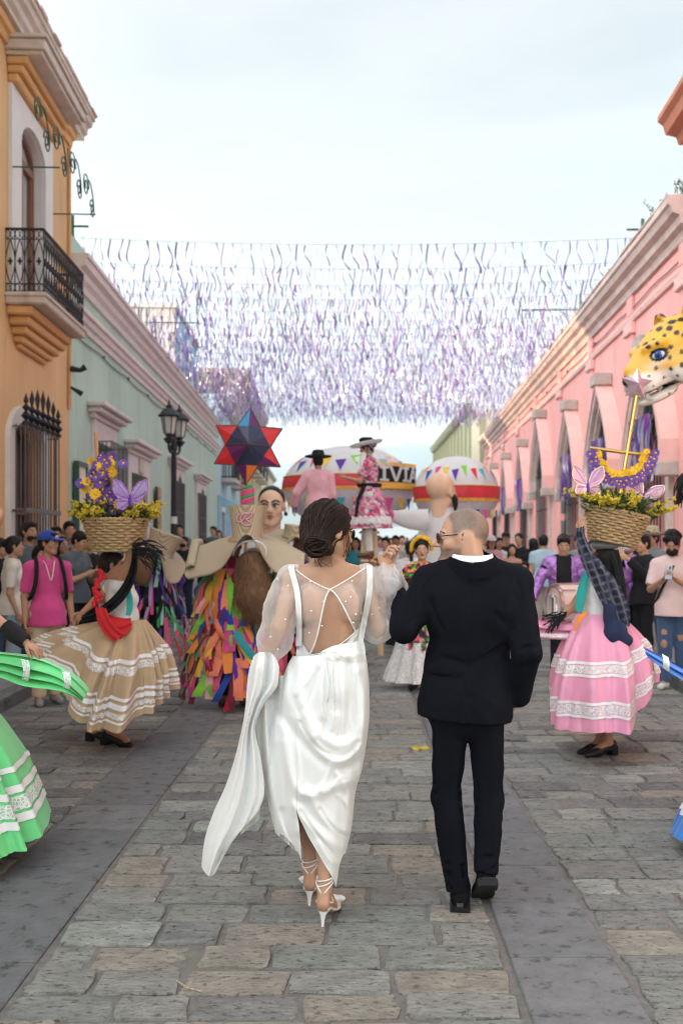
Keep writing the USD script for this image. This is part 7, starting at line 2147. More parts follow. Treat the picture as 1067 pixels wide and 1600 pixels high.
w1.hat(mat('hat_white', (.78, .78, .78), rough=.8, trans=.45), brim=.19, crown=.09, band='cloth_black', name='hat')
put(w1.th, 'black_hat_top', lathe([(.10, .04), (.105, .09), (.07, .115), (.001, .12)], 20, w1.j['head'] + A(0, 0, .04)), 'cloth_black', smooth=50)
hd_ = w1.j['head']
put(w1.th, 'veil', sheet([hd_ + A(.05, -.08, .10), hd_ + A(.20, -.05, .06), hd_ + A(.32, 0, -.10), hd_ + A(.36, .02, -.24)], [hd_ + A(.02, -.1, -.02), hd_ + A(.05, -.1, -.16), hd_ + A(.13, -.06, -.24), hd_ + A(.24, 0, -.30)], 24, 12, .03, 2), 'tulle', smooth=True)
put(w1.th, 'white_scarf', tube(spline([hd_ + A(-.04, -.08, -.08), hd_ + A(-.05, -.13, -.22), hd_ + A(-.02, -.15, -.36)], 10), .045, 8), 'cloth_white', smooth=True)
stilts('pale wooden stilts under the walker in the floral dress', base, .16, 14)
base = P(497, 842, 15.0); base[2] = 1.24
w2 = Fig('stilt walker in pale pink shirt and black hat, seen from behind', base=base, H=1.68, face=8, skin='brown', res=.014, arms=((( .16, .02, -.26), (.20, .14, -.48)), 'down'))
w2.skin_mesh(); w2.hair('short'); w2.top('cloth_soft_pink', sleeve=1.9, loose=.03, hem=.84); w2.trousers('cloth_white', loose=.03); w2.shoes('shoe_brown')
w2.hat('felt_black', brim=.15, crown=.12)
stilts('wooden stilts under the walker in the pale pink shirt', base, .12, 15)

# ------------------------------------------------------------------ jaguar puppet
c = P(1052, 560, 9.7)
jt = thing('jaguar_puppet', 'giant spotted yellow jaguar head puppet with blue eyes and fangs', 'puppet', A(c[0] + 1.2, c[1] + .15, 0))
Rj = rotz(math.radians(90 + 14)) @ rotx(-.42)           # faces left, a little towards the camera, nose down
q = lambda x, y, z: c + Rj @ A(x, y, z)
f = Field(c - .85, c + .95, .016)
f.ell(q(0, -.12, .06), (.33, .40, .33), Rj, .05).ell(q(0, .12, .02), (.27, .30, .26), Rj, .08).ell(q(0, .36, -.08), (.18, .20, .15), Rj, .08)
f.cone(q(0, .12, .20), q(0, .46, .03), .12, .095, .06)
for x in (-1, 1):
    f.ell(q(x * .095, .42, -.10), (.115, .13, .11), Rj, .04)
    f.cone(q(x * .23, .20, .20), q(x * .12, .32, .20), .05, .035, .04)
    f.ell(q(x * .175, .245, .10), (.075, .07, .055), Rj, .03, 'cut')
    f.ell(q(x * .155, .215, .10), (.075, .085, .07), Rj, .01)
    f.ell(q(x * .25, -.18, .34), (.11, .05, .12), Rj, .04); f.ell(q(x * .25, -.13, .35), (.07, .04, .08), Rj, .02, 'cut')
    f.ell(q(x * .25, .02, -.10), (.12, .2, .17), Rj, .06)
f.ell(q(0, .545, -.02), (.075, .05, .05), Rj, .03)
f.ell(q(0, .30, -.27), (.135, .22, .055), Rj, .03)
f.ell(q(0, .33, -.20), (.15, .26, .030), Rj, .01, 'cut')
f.cone(q(0, -.25, 0), q(0, -.55, -.25), .30, .28, .08)
v, fc = f.mesh()
L = (v - c) @ Rj
lx, ly, lz = L.T
yel = np.array([.78, .42, .04]); wht = np.array([.74, .70, .64]); blk = np.array([.012, .011, .011])
n_ = meshkit.fbm(L * 4, 3, 2)
wm = np.clip((-.02 - lz + .25 * (ly - .25) + .1 * (n_ - .5)) / .06, 0, 1)
wm = np.maximum(wm, np.exp(-(((np.abs(lx) - .155) / .10) ** 2 + ((ly - .28) / .10) ** 2 + ((lz - .03) / .05) ** 2)) * .8)
col = yel * (1 - wm[:, None]) + wht * wm[:, None]
col *= (1 + .25 * (n_ - .5))[:, None]
rs = np.random.default_rng(3)
idx = rs.permutation(len(v))[:4000]
cent = []
for i in idx:                                        # blue-noise rosettes over the coat
    if ly[i] < .34 and not (abs(lx[i]) < .24 and .12 < ly[i] < .33 and .02 < lz[i] < .17 and abs(lx[i]) > .1) and all(np.sum((v[i] - v[k]) ** 2) > .088 ** 2 for k in cent):
        cent.append(i)
sp_d = np.full(len(v), 9.0)
for k in cent:
    r_ = rs.uniform(.022, .042) * (.75 if ly[k] > .1 else 1.15)
    d = np.linalg.norm((v - v[k]) @ np.diag(rs.uniform(.75, 1.3, 3)), axis=1) / r_ + .35 * (meshkit.noise(v * 45, k % 9) - .5)
    sp_d = np.minimum(sp_d, np.where(wm[k] > .6, d * 1.5, d))
whisk = np.full(len(v), 9.0)
for x in (-1, 1):
    for a in range(5):
        for b in range(3):
            p = A(x * (.10 + .10 * (1 - a / 6)), .50 - .07 * a, -.05 - .045 * b)
            whisk = np.minimum(whisk, np.linalg.norm(L - p, axis=1) / .022)
dark = np.clip(3 * (1.05 - np.minimum(sp_d, whisk)), 0, 1)
dark = np.maximum(dark, np.clip(2.0 - np.linalg.norm((L - A(0, .575, -.01)) / A(.07, .05, .05), axis=1) * 1.4, 0, 1))
dark = np.maximum(dark, ((np.abs(lz + .20) < .022) & (ly > .12) & (np.abs(lx) < .2)) * 1.0)
eye_rim = np.minimum(*[np.linalg.norm((L - A(x * .175, .235, .10)) / A(.085, .09, .062), axis=1) for x in (-1, 1)])
dark = np.maximum(dark, ((eye_rim < 1.15)) * 1.0)
col = col * (1 - dark[:, None]) + blk * dark[:, None]
hd = put(jt, 'head', (v, fc), 'painted_satin', paint=col)
for x in (-1, 1):
    e = put(hd, 'eye', ball(q(x * .163, .226, .10), A(.072, .082, .05), 2, Rj), 'eye_white', smooth=True)
    put(e, 'iris', ball(q(x * .200, .262, .102), A(.035, .042, .042), 2, Rj), mat(f'iris_blue_{x + 1}', (.02, .10, .42), rough=.15), smooth=True)
    put(e, 'pupil', ball(q(x * .221, .281, .104), A(.016, .02, .022), 1, Rj), 'eye_dark', smooth=True)
    for yy, ln in ((.46, .13), (.30, .09)):
        put(hd, 'fang', tube([q(x * .10, yy, -.14), q(x * .10, yy + .01, -.14 - ln * .6), q(x * .095, yy + .03, -.14 - ln)], [.030, .020, .003], 8), 'globe_white', smooth=True)
    put(hd, 'lower_fang', tube([q(x * .09, .44, -.27), q(x * .09, .47, -.16)], [.026, .003], 8), 'globe_white', smooth=True)
put(jt, 'neck_cloth', lathe([(.28, c[2] - .25), (.34, c[2] - .7), (.5, c[2] - 1.6), (.55, .35)], 30, A(c[0] + 1.25, c[1] + .15, 0)), 'cloth_yellow', smooth=True)
put(jt, 'carrying_pole', tube([A(c[0] + 1.2, c[1] + .15, .02), A(c[0] + .75, c[1] + .15, c[2] - .1)], .03, 8), 'sign_wood')
tx = P(1066, 745, 9.6)
put(jt, 'black_tassel', join(*[tube(spline([tx + A(.04, 0, .06), tx + A(rng.normal(-.01, .02), rng.normal(0, .03), -.05), tx + A(rng.normal(-.03, .03), rng.normal(0, .03), -.25 + rng.uniform(-.05, .05))], 7), .006, 4) for i in range(26)]), 'hair_black', kind='stuff')
put(jt, 'arm', tube([A(c[0] + .95, c[1], 2.9), tx + A(.05, 0, .05)], [.10, .05], 10), 'cloth_yellow', smooth=True)

# ------------------------------------------------------------------ people close behind the dancers
p = Fig('man in hot pink polo shirt, blue cap and backpack straps', 74, 9.8, 1.70, face=-150, look=40, skin='brown', res=.011, fine=True, stride=.06, curl=.9, build=.88)
p.skin_mesh(); p.hair('short'); p.face(); p.top('cloth_hot_pink', sleeve=.85, loose=.012, hem=.80, name='polo_shirt'); p.trousers('cloth_beige', loose=.02); p.shoes('shoe_grey')
put(p.th, 'polo_collar', (lambda R, c: grid([[c + R @ A(r * math.sin(a), r * math.cos(a), z) for a in np.linspace(.35, 5.93, 30)] for r, z in ((.066, .045), (.085, .02), (.096, .0))]))(p.Rt, p.j['neck']), 'cloth_hot_pink', smooth=True)
cp, q = p.cap('cloth_royal')
put(cp, 'cap_badge', ball(q(.0, .098, .062), (.022, .006, .018), 1, p.Rh), 'cloth_white')
put(cp, 'cap_badge_mark', ball(q(.006, .103, .060), (.010, .005, .010), 1, p.Rh), 'cloth_red')
for sx in (-1, 1):
    n_, fr_ = p.j['neck'], p.Rt @ A(0, .150, 0)
    put(p.th, 'backpack_strap', tube(spline([n_ + p.Rt @ A(sx * .10, -.08, -.01), n_ + p.Rt @ A(sx * .115, .05, -.0), n_ + p.Rt @ A(sx * .13, .125, -.12), n_ + p.Rt @ A(sx * .15, .135, -.26), n_ + p.Rt @ A(sx * .18, .02, -.38)], 16), .020, 6), 'cloth_black', smooth=True)
put(p.th, 'backpack', box(p.j['chest'] + p.Rt @ A(-.15, -.28, -.25), p.j['chest'] + p.Rt @ A(.15, -.14, .2), .05), 'cloth_black')
put(p.th, 'lanyard', tube(spline([p.j['neck'] + p.Rt @ A(-.06, .06, 0), p.j['neck'] + p.Rt @ A(-.02, .155, -.13), p.j['neck'] + p.Rt @ A(0, .165, -.19), p.j['neck'] + p.Rt @ A(.02, .155, -.13), p.j['neck'] + p.Rt @ A(.06, .06, 0)], 20), .006, 5), 'cloth_offwhite')
p = Fig('woman in black embroidered blouse and white skirt, flower crown, singing', 659, 10.8, 1.62, face=172, look=6, skin='tan', female=True, res=.011, fine=True, arms=((( .16, .0, -.26), (.20, .14, -.48)), 'hip'))
p.skin_mesh(); p.hair('bun'); p.face(mouth=.010)
def embroid(v):
    L = (v - p.j['chest']) @ p.Rb
    n1, n2 = meshkit.noise(L * 28, 4), meshkit.noise(L * 36, 8)
    band = (L[:, 2] > .03) | (L[:, 2] < -.24)
    c_ = np.tile(A(.012, .012, .014), (len(v), 1))
    c_[band & (n1 > .58)] = A(.62, .06, .10); c_[band & (n2 > .64)] = A(.75, .48, .05); c_[band & (n1 < .30)] = A(.05, .28, .06)
    return c_
p.top('painted', sleeve=.65, loose=.02, hem=.86, name='embroidered_blouse', paint=embroid)
def embroid2(v):
    n1, n2 = meshkit.noise(v * 18, 5), meshkit.noise(v * 24, 6)
    c_ = np.tile(A(.012, .012, .014), (len(v), 1))
    c_[n1 > .62] = A(.70, .10, .14); c_[n2 > .68] = A(.75, .35, .35); c_[n1 < .28] = A(.08, .35, .08); return c_
p.skirt('painted', length=.58, flare=.10, folds=9, name='embroidered_skirt', paint=embroid2)
put(p.th, 'white_flounce', (lambda cc: grid([[cc + A(r * math.cos(a) * (1 + .08 * math.sin(13 * a)), .85 * r * math.sin(a) * (1 + .08 * math.sin(13 * a)), z) for a in np.linspace(0, 6.283, 120)] for r, z in ((.26, -.48), (.30, -.62), (.37, -.80), (.40, -.90))]))(p.j['waist']), 'lace_white', smooth=True)
p.shoes()
arc_ = lambda a, o=0.0: p.j['head'] + p.Rh @ A((.100 + o) * math.cos(a), .015 - .03 * math.sin(a), .005 + (.122 + o) * math.sin(a))
cr = put(p.th, 'flower_crown', tube([arc_(a) for a in np.linspace(-.1, 3.24, 30)], .018, 6), 'leaf_green')
for i in range(36):
    a = -.1 + 3.34 * (i + .5) / 36
    d = p.Rh @ A(math.cos(a), .9, math.sin(a))
    flower(cr, arc_(a, .008) + p.Rh @ A(0, .018 * (i % 2), 0) + rng.normal(0, .004, 3), d, .030, 'petal_yellow', 'goldenrod')
put(p.th, 'necklace', tube([p.j['neck'] + p.Rt @ A(.075 * math.sin(a), .05 + .07 * math.cos(a), -.02 - .05 * max(0, math.cos(a))) for a in np.linspace(-2.2, 2.2, 20)], .008, 5), 'gold')
p = Fig('woman with black braid and white frilled blouse, seen from behind', 641, 14.0, 1.60, face=5, skin='brown', female=True, res=.014)
p.skin_mesh(); p.hair('braid'); p.top('lace_white', sleeve=.7, loose=.03, hem=.9, name='frilled_blouse'); p.skirt('cloth_black', length=.9, flare=.18); p.shoes()
put(p.th, 'blouse_ruffle', (lambda cc: grid([[cc + A(r * math.cos(a), .8 * r * math.sin(a), z + .012 * math.sin(20 * a)) for a in np.linspace(0, 6.283, 80)] for r, z in ((.13, .0), (.21, -.05), (.26, -.13))]))(p.j['neck'] - A(0, 0, .02)), 'lace_white', smooth=True)

# drummer with snare
p = Fig('drummer in shiny violet jacket and black shirt, looking down at his drum', 880, 11.6, 1.70, face=172, nod=24, skin='tan', res=.011, fine=True, arms=(((.14, .02, -.26), (.17, .22, -.38)), ((.14, .02, -.26), (.20, .16, -.44))))
p.skin_mesh(); p.hair('short'); p.face(); p.trousers('cloth_black'); p.shoes()
p.top('cloth_black', sleeve=.3, loose=.018, hem=.84, name='shirt')
for sg, n in ((-1, 'L'), (1, 'R')):
    f = p.field(); p.torso(f, .035); p.arm(f, n, .026, 1.95)
    f.plane(p.j['pelvis'] - A(0, 0, .12), A(0, 0, -1)); f.plane(p.j['neck'] + A(0, 0, .01), A(0, 0, 1)); f.plane(p.j['chest'] + p.Rb @ A(sg * .085, 0, 0), p.Rb @ A(-sg, .0, 0))
    f.warp(.010, 14, 5)
    put(p.th, 'jacket_side', f.mesh(), 'foil_purple', smooth=True)
dr = thing('snare_drum', 'chrome and pink marching drum slung in front of the drummer', 'drum', p.b + A(0, -.38, .86))
dc, Rd = p.b + A(-.04, -.40, .90), rotz(.22) @ roty(1.5708)
tr3 = lambda m: (fix(m)[0] @ Rd.T + dc, fix(m)[1])
put(dr, 'shell', tr3(lathe([(.001, -.15), (.215, -.15), (.215, .15), (.001, .15)], 40)), mat('drum_shell', (.70, .52, .46), rough=.25, spec=.6), smooth=40)
for z in (-.15, .15):
    put(dr, 'rim', tr3(lathe([(.205, z - .02), (.225, z - .02), (.225, z + .02), (.205, z + .02)], 40)), 'silver', smooth=40)
put(dr, 'drum_head', tr3(lathe([(.001, .158), (.204, .158)], 40)), 'globe_white')
for i in range(8):
    a = np.pi * i / 4
    put(dr, 'lug', tr3(tube([(.228 * math.cos(a), .228 * math.sin(a), -.15), (.228 * math.cos(a), .228 * math.sin(a), .15)], .008, 5)), 'silver')
put(dr, 'side_plate', box(dc + A(-.19, -.10, -.16), dc + A(-.08, .10, .10), .02), 'silver')
v, f = fix(meshkit.text_mesh('LEGACY', .035, .003, bold=True))
put(dr, 'lettering', (v @ np.stack([A(1, 0, 0), A(0, 0, 1), A(0, -1, 0)], 0) + dc + A(.01, -.232, -.09), f), 'cloth_black')
p = Fig('trumpeter in black shirt playing a brass trumpet', 1006, 12.6, 1.68, face=112, look=0, skin='tan', res=.012, arms=(((.10, .14, -.20), (-.06, .36, .06)), ((.10, .14, -.20), (-.10, .33, .04))))
p.skin_mesh(); p.hair('short'); p.face(); p.top('cloth_black', sleeve=1.9, loose=.022, hem=.84); p.trousers('cloth_black'); p.shoes()
def trumpet(label, fig, ln=.52, drop=.06):
    m_ = fig.j['head'] + fig.Rh @ A(0, .10, -.065) * fig.s
    d = fig.Rh @ A(0, 1, -.10); d /= np.linalg.norm(d)
    t = thing('trumpet', label, 'trumpet', m_)
    q = lambda y, z, x=0: m_ + d * y + A(0, 0, z) + np.cross(d, A(0, 0, 1)) * x
    put(t, 'lead_pipe', tube([q(.02, 0), q(.36, 0)], .008, 7), 'brass', smooth=True)
    put(t, 'mouthpiece', tube([q(0, 0), q(.015, 0), q(.05, 0)], [.014, .012, .006], 8), 'silver', smooth=True)
    put(t, 'tuning_bend', tube([q(.36, 0), q(.40, -.02), q(.40, -.06), q(.36, -.08), q(.10, -.08), q(.06, -.06), q(.06, -.03), q(.10, -.015)], .008, 7), 'brass', smooth=True)
    for k in range(3):
        put(t, 'valve', tube([q(.20 + .035 * k, .05), q(.20 + .035 * k, -.10)], .015, 10), 'silver', smooth=40)
    v, f = lathe([(.008, 0), (.010, .12), (.016, .22), (.030, .29), (.062, .34), (.066, .342), (.060, .336), (.026, .28), (.008, .2)], 24)
    Rq = frame(d)
    put(t, 'bell', (v @ Rq.T + q(.18, -.01, .02), f), 'brass', smooth=True)
trumpet('brass trumpet raised by the player in black', p)
p = Fig('musician in violet foil jacket and face mask beside the trumpeter', 980, 13.4, 1.66, face=150, skin='tan', res=.012, arms=('front', 'front'))
p.skin_mesh(); p.hair('short'); p.face(); p.top('foil_purple', sleeve=1.95, loose=.03, hem=.82, name='jacket'); p.trousers('cloth_black'); p.shoes()
put(p.th, 'face_mask', ball(p.j['head'] + p.Rh @ A(0, .062, -.062), (.062, .055, .045), 2, p.Rh), 'cloth_sky', smooth=True)
p = Fig('second trumpeter in violet foil jacket, left of the masked musician', 962, 12.9, 1.68, face=130, skin='tan', res=.012, arms=(((.10, .14, -.20), (-.06, .36, .06)), ((.10, .14, -.20), (-.10, .33, .04))))
p.skin_mesh(); p.hair('short'); p.face(); p.top('foil_purple', sleeve=1.95, loose=.03, hem=.82, name='jacket'); p.trousers('cloth_black'); p.shoes()
trumpet('brass trumpet held by the player in violet jacket', p)
p = Fig('man in pale pink tee and black face mask photographing with his phone', 1052, 10.8, 1.70, face=155, nod=22, skin='brown', res=.011, fine=True, arms=('phone', 'phone'), stride=.05)
p.skin_mesh(); p.hair('curly'); p.face(); p.top(mat('cloth_blush', (.70, .52, .52), rough=.85, var=.05, scale=8, sheen=.2), sleeve=.85, loose=.024, hem=.82); p.trousers('cloth_jeans', loose=.02); p.shoes('shoe_white')
put(p.th, 'face_mask', ball(p.j['head'] + p.Rh @ A(0, .060, -.062), (.066, .058, .05), 2, p.Rh), 'cloth_black', smooth=True)
p.bag('cloth_black', -1)
for (n, t_) in (('L', -.1), ('R', .1), ('R', -.2)):
    k = lerp(p.j['hip' + n], p.j['kn' + n], .85 + t_) + p.Rb @ A(0, .075, 0)
    put(p.th, 'jeans_tear', ball(k, (.035, .012, .05), 1, p.Rb), 'skin_brown', smooth=True)
ph_ = thing('phone', 'pale grey phone held up by the man in pink tee', 'phone', (p.j['wrL'] + p.j['wrR']) / 2 + p.Rt @ A(0, .09, .06))
pc_ = (p.j['wrL'] + p.j['wrR']) / 2 + p.Rt @ A(0, .08, .075)
v, f = box((-.037, -.004, -.075), (.037, .004, .075), .004)
put(ph_, 'body', (v @ (p.Rt @ rotx(.3)).T + pc_, f), 'phone_body')
v, f = box((-.022, .0045, .035), (-.004, .007, .065), .001)
put(ph_, 'camera_bump', (v @ (p.Rt @ rotx(.3)).T + pc_, f), 'eye_dark')

# ------------------------------------------------------------------ spectators
def person(label, px, Y, H, face, top, bottom, hair='short', skin='tan', female=False, arms=('down', 'down'), sleeve=.5, shoes='shoe_grey', look=0, nod=0, skirt=False, hm='hair_black', res=.014, extra=None, z=0, strapless=False, group=None, lean=(0, 0)):
    p = Fig(label, px, Y, H, face, look, nod, skin, female, arms, rng.uniform(-.05, .08), res if Y < 16 else .018, z=z, group=group, lean=lean, fine=Y < 14)
    p.skin_mesh()
    if hair:
        p.hair(hair, hm)
    if Y < 20:
        p.face()
    p.top(top, sleeve=sleeve, loose=.018, hem=.84 if not strapless else 1.05, strapless=strapless)
    if skirt:
        p.skirt(bottom, length=.62, flare=.08)
    else:
        p.trousers(bottom)
    p.shoes(shoes)
    for e in extra or ():
        e(p)
    return p
strap = lambda p: p.bag('cloth_black', 1)
maskd = lambda m: (lambda p: put(p.th, 'face_mask', ball(p.j['head'] + p.Rh @ A(0, .060, -.062) * p.s, A(.064, .056, .048) * p.s, 1, p.Rh), m, smooth=True))
beard = lambda p: put(p.th, 'beard', Field(p.j['head'] - .16, p.j['head'] + .16, .009).ell(p.j['head'] + p.Rh @ A(0, .045, -.075), (.064, .055, .05), p.Rh, .01).ell(p.j['head'] + p.Rh @ A(0, .06, -.02), (.06, .06, .03), p.Rh, .01, 'cut').mesh(), 'hair_brown', smooth=True)
phone = lambda p: put(p.th, 'held_phone', (lambda m: (m[0] @ p.Rt.T + p.j['wrR'] + p.Rt @ A(-.05, .09, .05), m[1]))(box((-.035, -.004, -.07), (.035, .004, .07), .003)), 'phone_body')
hat_ = lambda m, b, band: (lambda p: p.hat(m, brim=b, band=band))
CR = [
    ('woman in cream top and pale jeans with black bag strap, far left', 20, 11.0, 1.66, -75, 'cloth_offwhite', 'cloth_pale_jeans', dict(hair='bun', female=True, skin='light', extra=[strap], sleeve=.8)),
    ('smiling bearded man in grey blue shirt behind the woman in cream', 44, 12.2, 1.84, -125, 'cloth_slate', 'cloth_jeans', dict(skin='light', extra=[beard], sleeve=1.8, hm='hair_brown')),
    ('woman in dark blouse at the extreme left edge behind the cream top', -2, 12.0, 1.64, -90, 'cloth_black', 'cloth_jeans', dict(hair='long', female=True)),
    ('man in slate tee looking down at his phone left of the basket', 118, 12.4, 1.74, -110, 'cloth_slate', 'cloth_black', dict(nod=25, arms=('phone', 'phone'), extra=[phone])),
    ('tall brown haired man behind the phone user by the yellow wall', 108, 14.2, 1.88, -150, 'cloth_grey', 'cloth_jeans', dict(hm='hair_brown', skin='light')),
    ('dark haired man behind the blue cap by the window grille', 88, 13.6, 1.80, -160, 'cloth_navy', 'cloth_jeans', dict(skin='light')),
    ('woman in pale mask between bearded man and blue cap', 62, 11.6, 1.56, -130, 'cloth_offwhite', 'cloth_jeans', dict(hair='long', female=True, extra=[maskd('cloth_sky')])),
    ('woman with wavy hair left of the basket in black top', 98, 12.9, 1.66, -140, 'cloth_black', 'cloth_jeans', dict(hair='long', female=True, hm='hair_brown', skin='light')),
    ('man in black tee and black trousers just behind the basket', 136, 13.2, 1.70, -120, 'cloth_black', 'cloth_black', dict()),
    ('short haired woman in maroon top near the green door', 126, 15.2, 1.66, -150, 'cloth_maroon', 'cloth_jeans', dict(hair='bun', female=True)),
    ('masked man in black tee and navy trousers by the lamp post', 288, 19.0, 1.68, 170, 'cloth_black', 'cloth_navy', dict(extra=[maskd('cloth_black')], arms=('crossed', 'crossed'))),
    ('person in slate shirt leaning left of the lamp post', 266, 22.0, 1.74, -140, 'cloth_slate', 'cloth_jeans', dict()),
    ('person in striped grey top right of the lamp post', 282, 24.0, 1.86, 175, 'cloth_grey', 'cloth_jeans', dict(z=.12)),
    ('person in white tee and blue jeans behind the masked man', 272, 20.2, 1.60, -100, 'cloth_white', 'cloth_jeans', dict(hair='long', female=True)),
    ('couple member in grey jacket farther along the green wall', 334, 26.0, 1.84, 165, 'cloth_slate', 'cloth_jeans', dict(z=.12)),
    ('couple member in peach top farther along the green wall', 342, 26.4, 1.74, 190, 'cloth_soft_pink', 'cloth_jeans', dict(hair='long', female=True, z=.12)),
    ('man in navy shirt near the far end of the green wall', 318, 23.0, 1.62, 150, 'cloth_navy', 'cloth_black', dict()),
    ('man in light blue tee walking away by the pink wall', 849, 17.0, 1.70, -15, 'cloth_sky', 'cloth_khaki', dict()),
    ('dark haired woman in black left of the light blue tee', 833, 18.2, 1.64, 20, 'cloth_black', 'cloth_jeans', dict(hair='long', female=True)),
    ('woman in black strapless top and jeans beside the red child', 800, 18.0, 1.54, 175, 'cloth_black', 'cloth_jeans', dict(hair='long', female=True, strapless=True, sleeve=0)),
    ('small child in red shirt beside the woman in black', 819, 17.6, 1.22, 170, 'cloth_red', 'cloth_jeans', dict()),
    ('woman in black sleeveless top with hair tied up, arm raised', 811, 19.0, 1.74, 150, 'cloth_black', 'cloth_jeans', dict(hair='bun', female=True, sleeve=.12)),
    ('man in black cap and dark tee behind the strapless woman', 790, 20.5, 1.76, 175, 'cloth_black', 'cloth_jeans', dict(extra=[lambda p: p.cap('cloth_black')])),
    ('woman in white shirt with phone near the pink doorway', 779, 19.2, 1.66, 190, 'cloth_white', 'cloth_pale_jeans', dict(hair='short', female=True, arms=('phone', 'phone'), sleeve=1.0)),
    ('woman in dusty pink tee and white cap near the pink doorway', 768, 18.8, 1.68, 180, 'cloth_soft_pink', 'cloth_black', dict(hair='long', female=True, extra=[lambda p: p.cap('cloth_white')], arms=('crossed', 'crossed'))),
    ('man in tan shirt behind the dusty pink tee', 757, 21.0, 1.74, 190, 'cloth_khaki', 'cloth_jeans', dict()),
    ('man in straw hat with green band behind the trumpeter', 1020, 14.2, 1.76, 120, 'cloth_grey', 'cloth_jeans', dict(extra=[hat_('straw', .13, 'cloth_lime')])),
    ('man in black jacket behind the trumpeters by the pink wall', 992, 15.6, 1.72, 150, 'cloth_black', 'cloth_black', dict()),
    ('woman in navy dress behind the violet jacket', 972, 15.2, 1.62, 150, 'cloth_navy', 'cloth_navy', dict(hair='long', female=True, skirt=True)),
    ('bystander in grey tee beyond the drummer', 905, 16.5, 1.70, 165, 'cloth_grey', 'cloth_jeans', dict()),
    ('bystander in rose top beyond the pink skirt dancer', 926, 15.0, 1.62, 170, 'cloth_rose', 'cloth_jeans', dict(hair='long', female=True)),
    ('man in white shirt right of the stilts, looking back', 603, 17.5, 1.66, 160, 'cloth_white', 'cloth_white', dict(sleeve=1.0)),
    ('musician in white guayabera beyond the clasped hands', 618, 20.0, 1.70, 175, 'cloth_white', 'cloth_black', dict(sleeve=1.0)),
    ('woman in turquoise dress between the stilts and bride', 556, 19.0, 1.66, 170, 'cloth_turquoise', 'cloth_turquoise', dict(hair='long', female=True, skirt=True)),
    ('woman in red dress in the crowd behind the stilts', 584, 21.0, 1.60, 175, 'cloth_red', 'cloth_red', dict(hair='bun', female=True, skirt=True)),
    ('dancer in maroon dress in the crowd left of the stilts', 571, 23.0, 1.66, 165, 'cloth_maroon', 'cloth_maroon', dict(hair='bun', female=True, skirt=True)),
    ('woman in lilac blouse far down the street', 594, 25.0, 1.66, 180, 'cloth_lilac', 'cloth_white', dict(hair='bun', female=True, skirt=True)),
    ('man in pale shirt far down the street', 628, 26.0, 1.72, 180, 'cloth_beige', 'cloth_jeans', dict()),
    ('man in black vest in the crowd right of the clasped hands', 652, 22.0, 1.72, 190, 'cloth_black', 'cloth_black', dict()),
    ('woman in orange blouse in the far crowd', 610, 28.0, 1.66, 180, 'cloth_orange', 'cloth_red', dict(hair='bun', female=True, skirt=True)),
    ('man in mint shirt far behind the groom', 735, 24.0, 1.72, 180, 'cloth_mint', 'cloth_jeans', dict()),
    ('woman in yellow top far behind the groom', 745, 22.0, 1.62, 180, 'cloth_yellow', 'cloth_jeans', dict(hair='long', female=True)),
    ('man in white tee far behind the puppet in white', 705, 25.0, 1.74, 180, 'cloth_white', 'cloth_jeans', dict()),
    ('person in teal shirt behind the straw hats', 448, 24.0, 1.70, 180, 'cloth_teal', 'cloth_jeans', dict()),
    ('person in white shirt behind the woman puppet', 404, 25.5, 1.72, 170, 'cloth_white', 'cloth_jeans', dict()),
    ('person in rose shirt in the crowd behind the star pole', 372, 23.5, 1.70, 160, 'cloth_rose', 'cloth_jeans', dict()),
    ('person in dark shirt beyond the ribbon costumes', 352, 21.0, 1.68, 160, 'cloth_slate', 'cloth_jeans', dict()),
]
for (l, px, Y, H, fa, tp, bt, kw) in CR:
    person(l, px, Y, H, fa, tp, bt, **kw)
far = []
for i in range(60):
    Y = rng.uniform(27, 60)
    x = rng.uniform(-3.2, 3.4)
    h = rng.uniform(1.5, 1.8)
    far.append((Y, x, h))
parts_by = {}
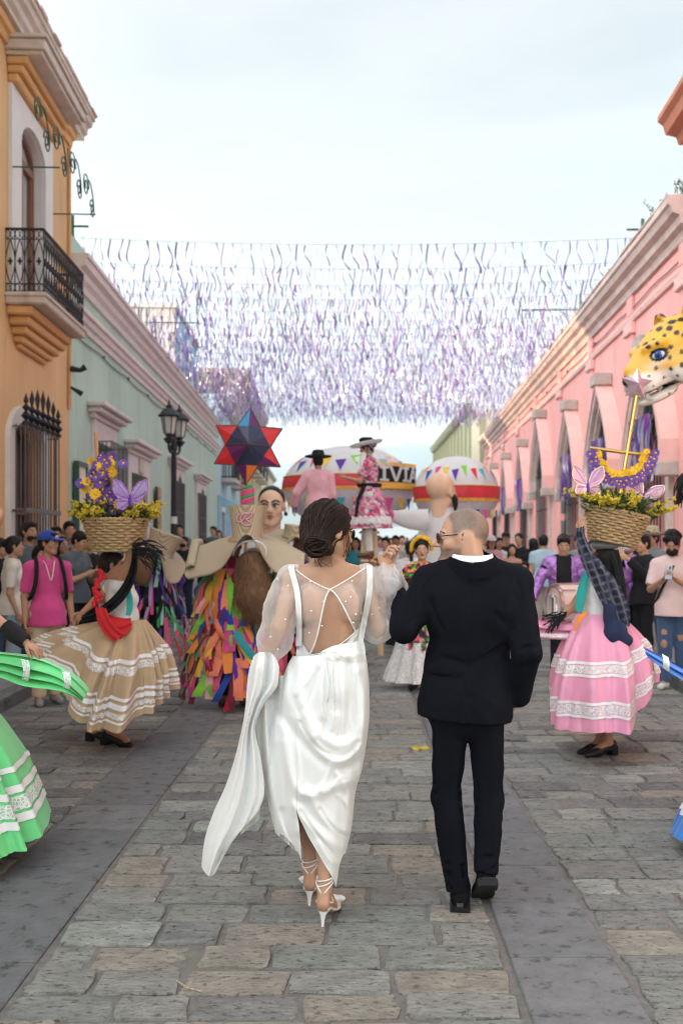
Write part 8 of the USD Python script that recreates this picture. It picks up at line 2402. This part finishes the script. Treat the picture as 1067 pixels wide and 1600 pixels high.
for (Y, x, h) in far:
    f = Field(A(x - .4, Y - .3, -.05), A(x + .4, Y + .3, h + .1), .03)
    f.ell(A(x, Y, h - .12), (.085, .10, .12), None, .02).cone(A(x, Y, h - .22), A(x, Y, h - .3), .06, .08, .04).ell(A(x, Y, h * .70), (.20, .13, .25), None, .05)
    for s in (-1, 1):
        f.cone(A(x + s * .2, Y, h * .80), A(x + s * .27, Y - .05, h * .50), .055, .04, .03).cone(A(x + s * .09, Y, h * .52), A(x + s * .1, Y + s * .08, .05), .09, .055, .03)
    v, fc = f.mesh()
    mcol = rng.choice(['white', 'red', 'black', 'lilac', 'rose', 'navy', 'yellow', 'sky', 'maroon', 'grey'])
    col = np.where(v[:, 2:] > h - .20, np.where(v[:, 2:] > h - .07, A(.02, .015, .012), A(.34, .18, .11)), np.where(v[:, 2:] > h * .5, A(*dict(white=(.7, .7, .7), red=(.5, .03, .03), black=(.02, .02, .02), lilac=(.4, .3, .6), rose=(.6, .2, .3), navy=(.03, .04, .1), yellow=(.7, .5, .08), sky=(.35, .5, .65), maroon=(.2, .03, .05), grey=(.2, .2, .2))[str(mcol)]), A(.05, .06, .10)))
    parts_by.setdefault(0, []).append((v, fc, col))
vs, fs, cs, n = [], [], [], 0
for v, fc, col in parts_by[0]:
    vs.append(v); fs.append(fc + n); cs.append(col); n += len(v)
put(None, 'distant_crowd', (np.vstack(vs), np.vstack(fs)), 'painted', paint=np.vstack(cs), kind='stuff', label='far off parade crowd filling the end of the street', cat='crowd')
# small things on the stones
t = thing('fallen_leaf', 'small yellow green leaf lying on the stones beside the groom', 'leaf', P(655, 1173, 7.66) * A(1, 1, 0))
b = P(657, 1173, 7.66) * A(1, 1, 0) + A(0, 0, .012)
put(t, 'blade', leaves(np.array([b, b, b, b]), np.array([[1, .3, .1], [-1, .2, .15], [.2, 1, .2], [-.3, -1, .1]], float), .075, .3), 'goldenrod')
t = thing('straw_stalk', 'dry straw stalk lying on the paving stones at lower left', 'stalk', P(300, 1553, 3.566) * A(1, 1, 0))
put(t, 'stem', tube([P(x, y, EYE * F / (y - CY)) * A(1, 1, 0) + A(0, 0, .012) for x, y in ((276, 1538), (292, 1549), (318, 1556))], .003, 5), 'straw')
put(t, 'twig', tube([P(x, y, EYE * F / (y - CY)) * A(1, 1, 0) + A(0, 0, .012) for x, y in ((292, 1549), (300, 1540))], .002, 5), 'straw')
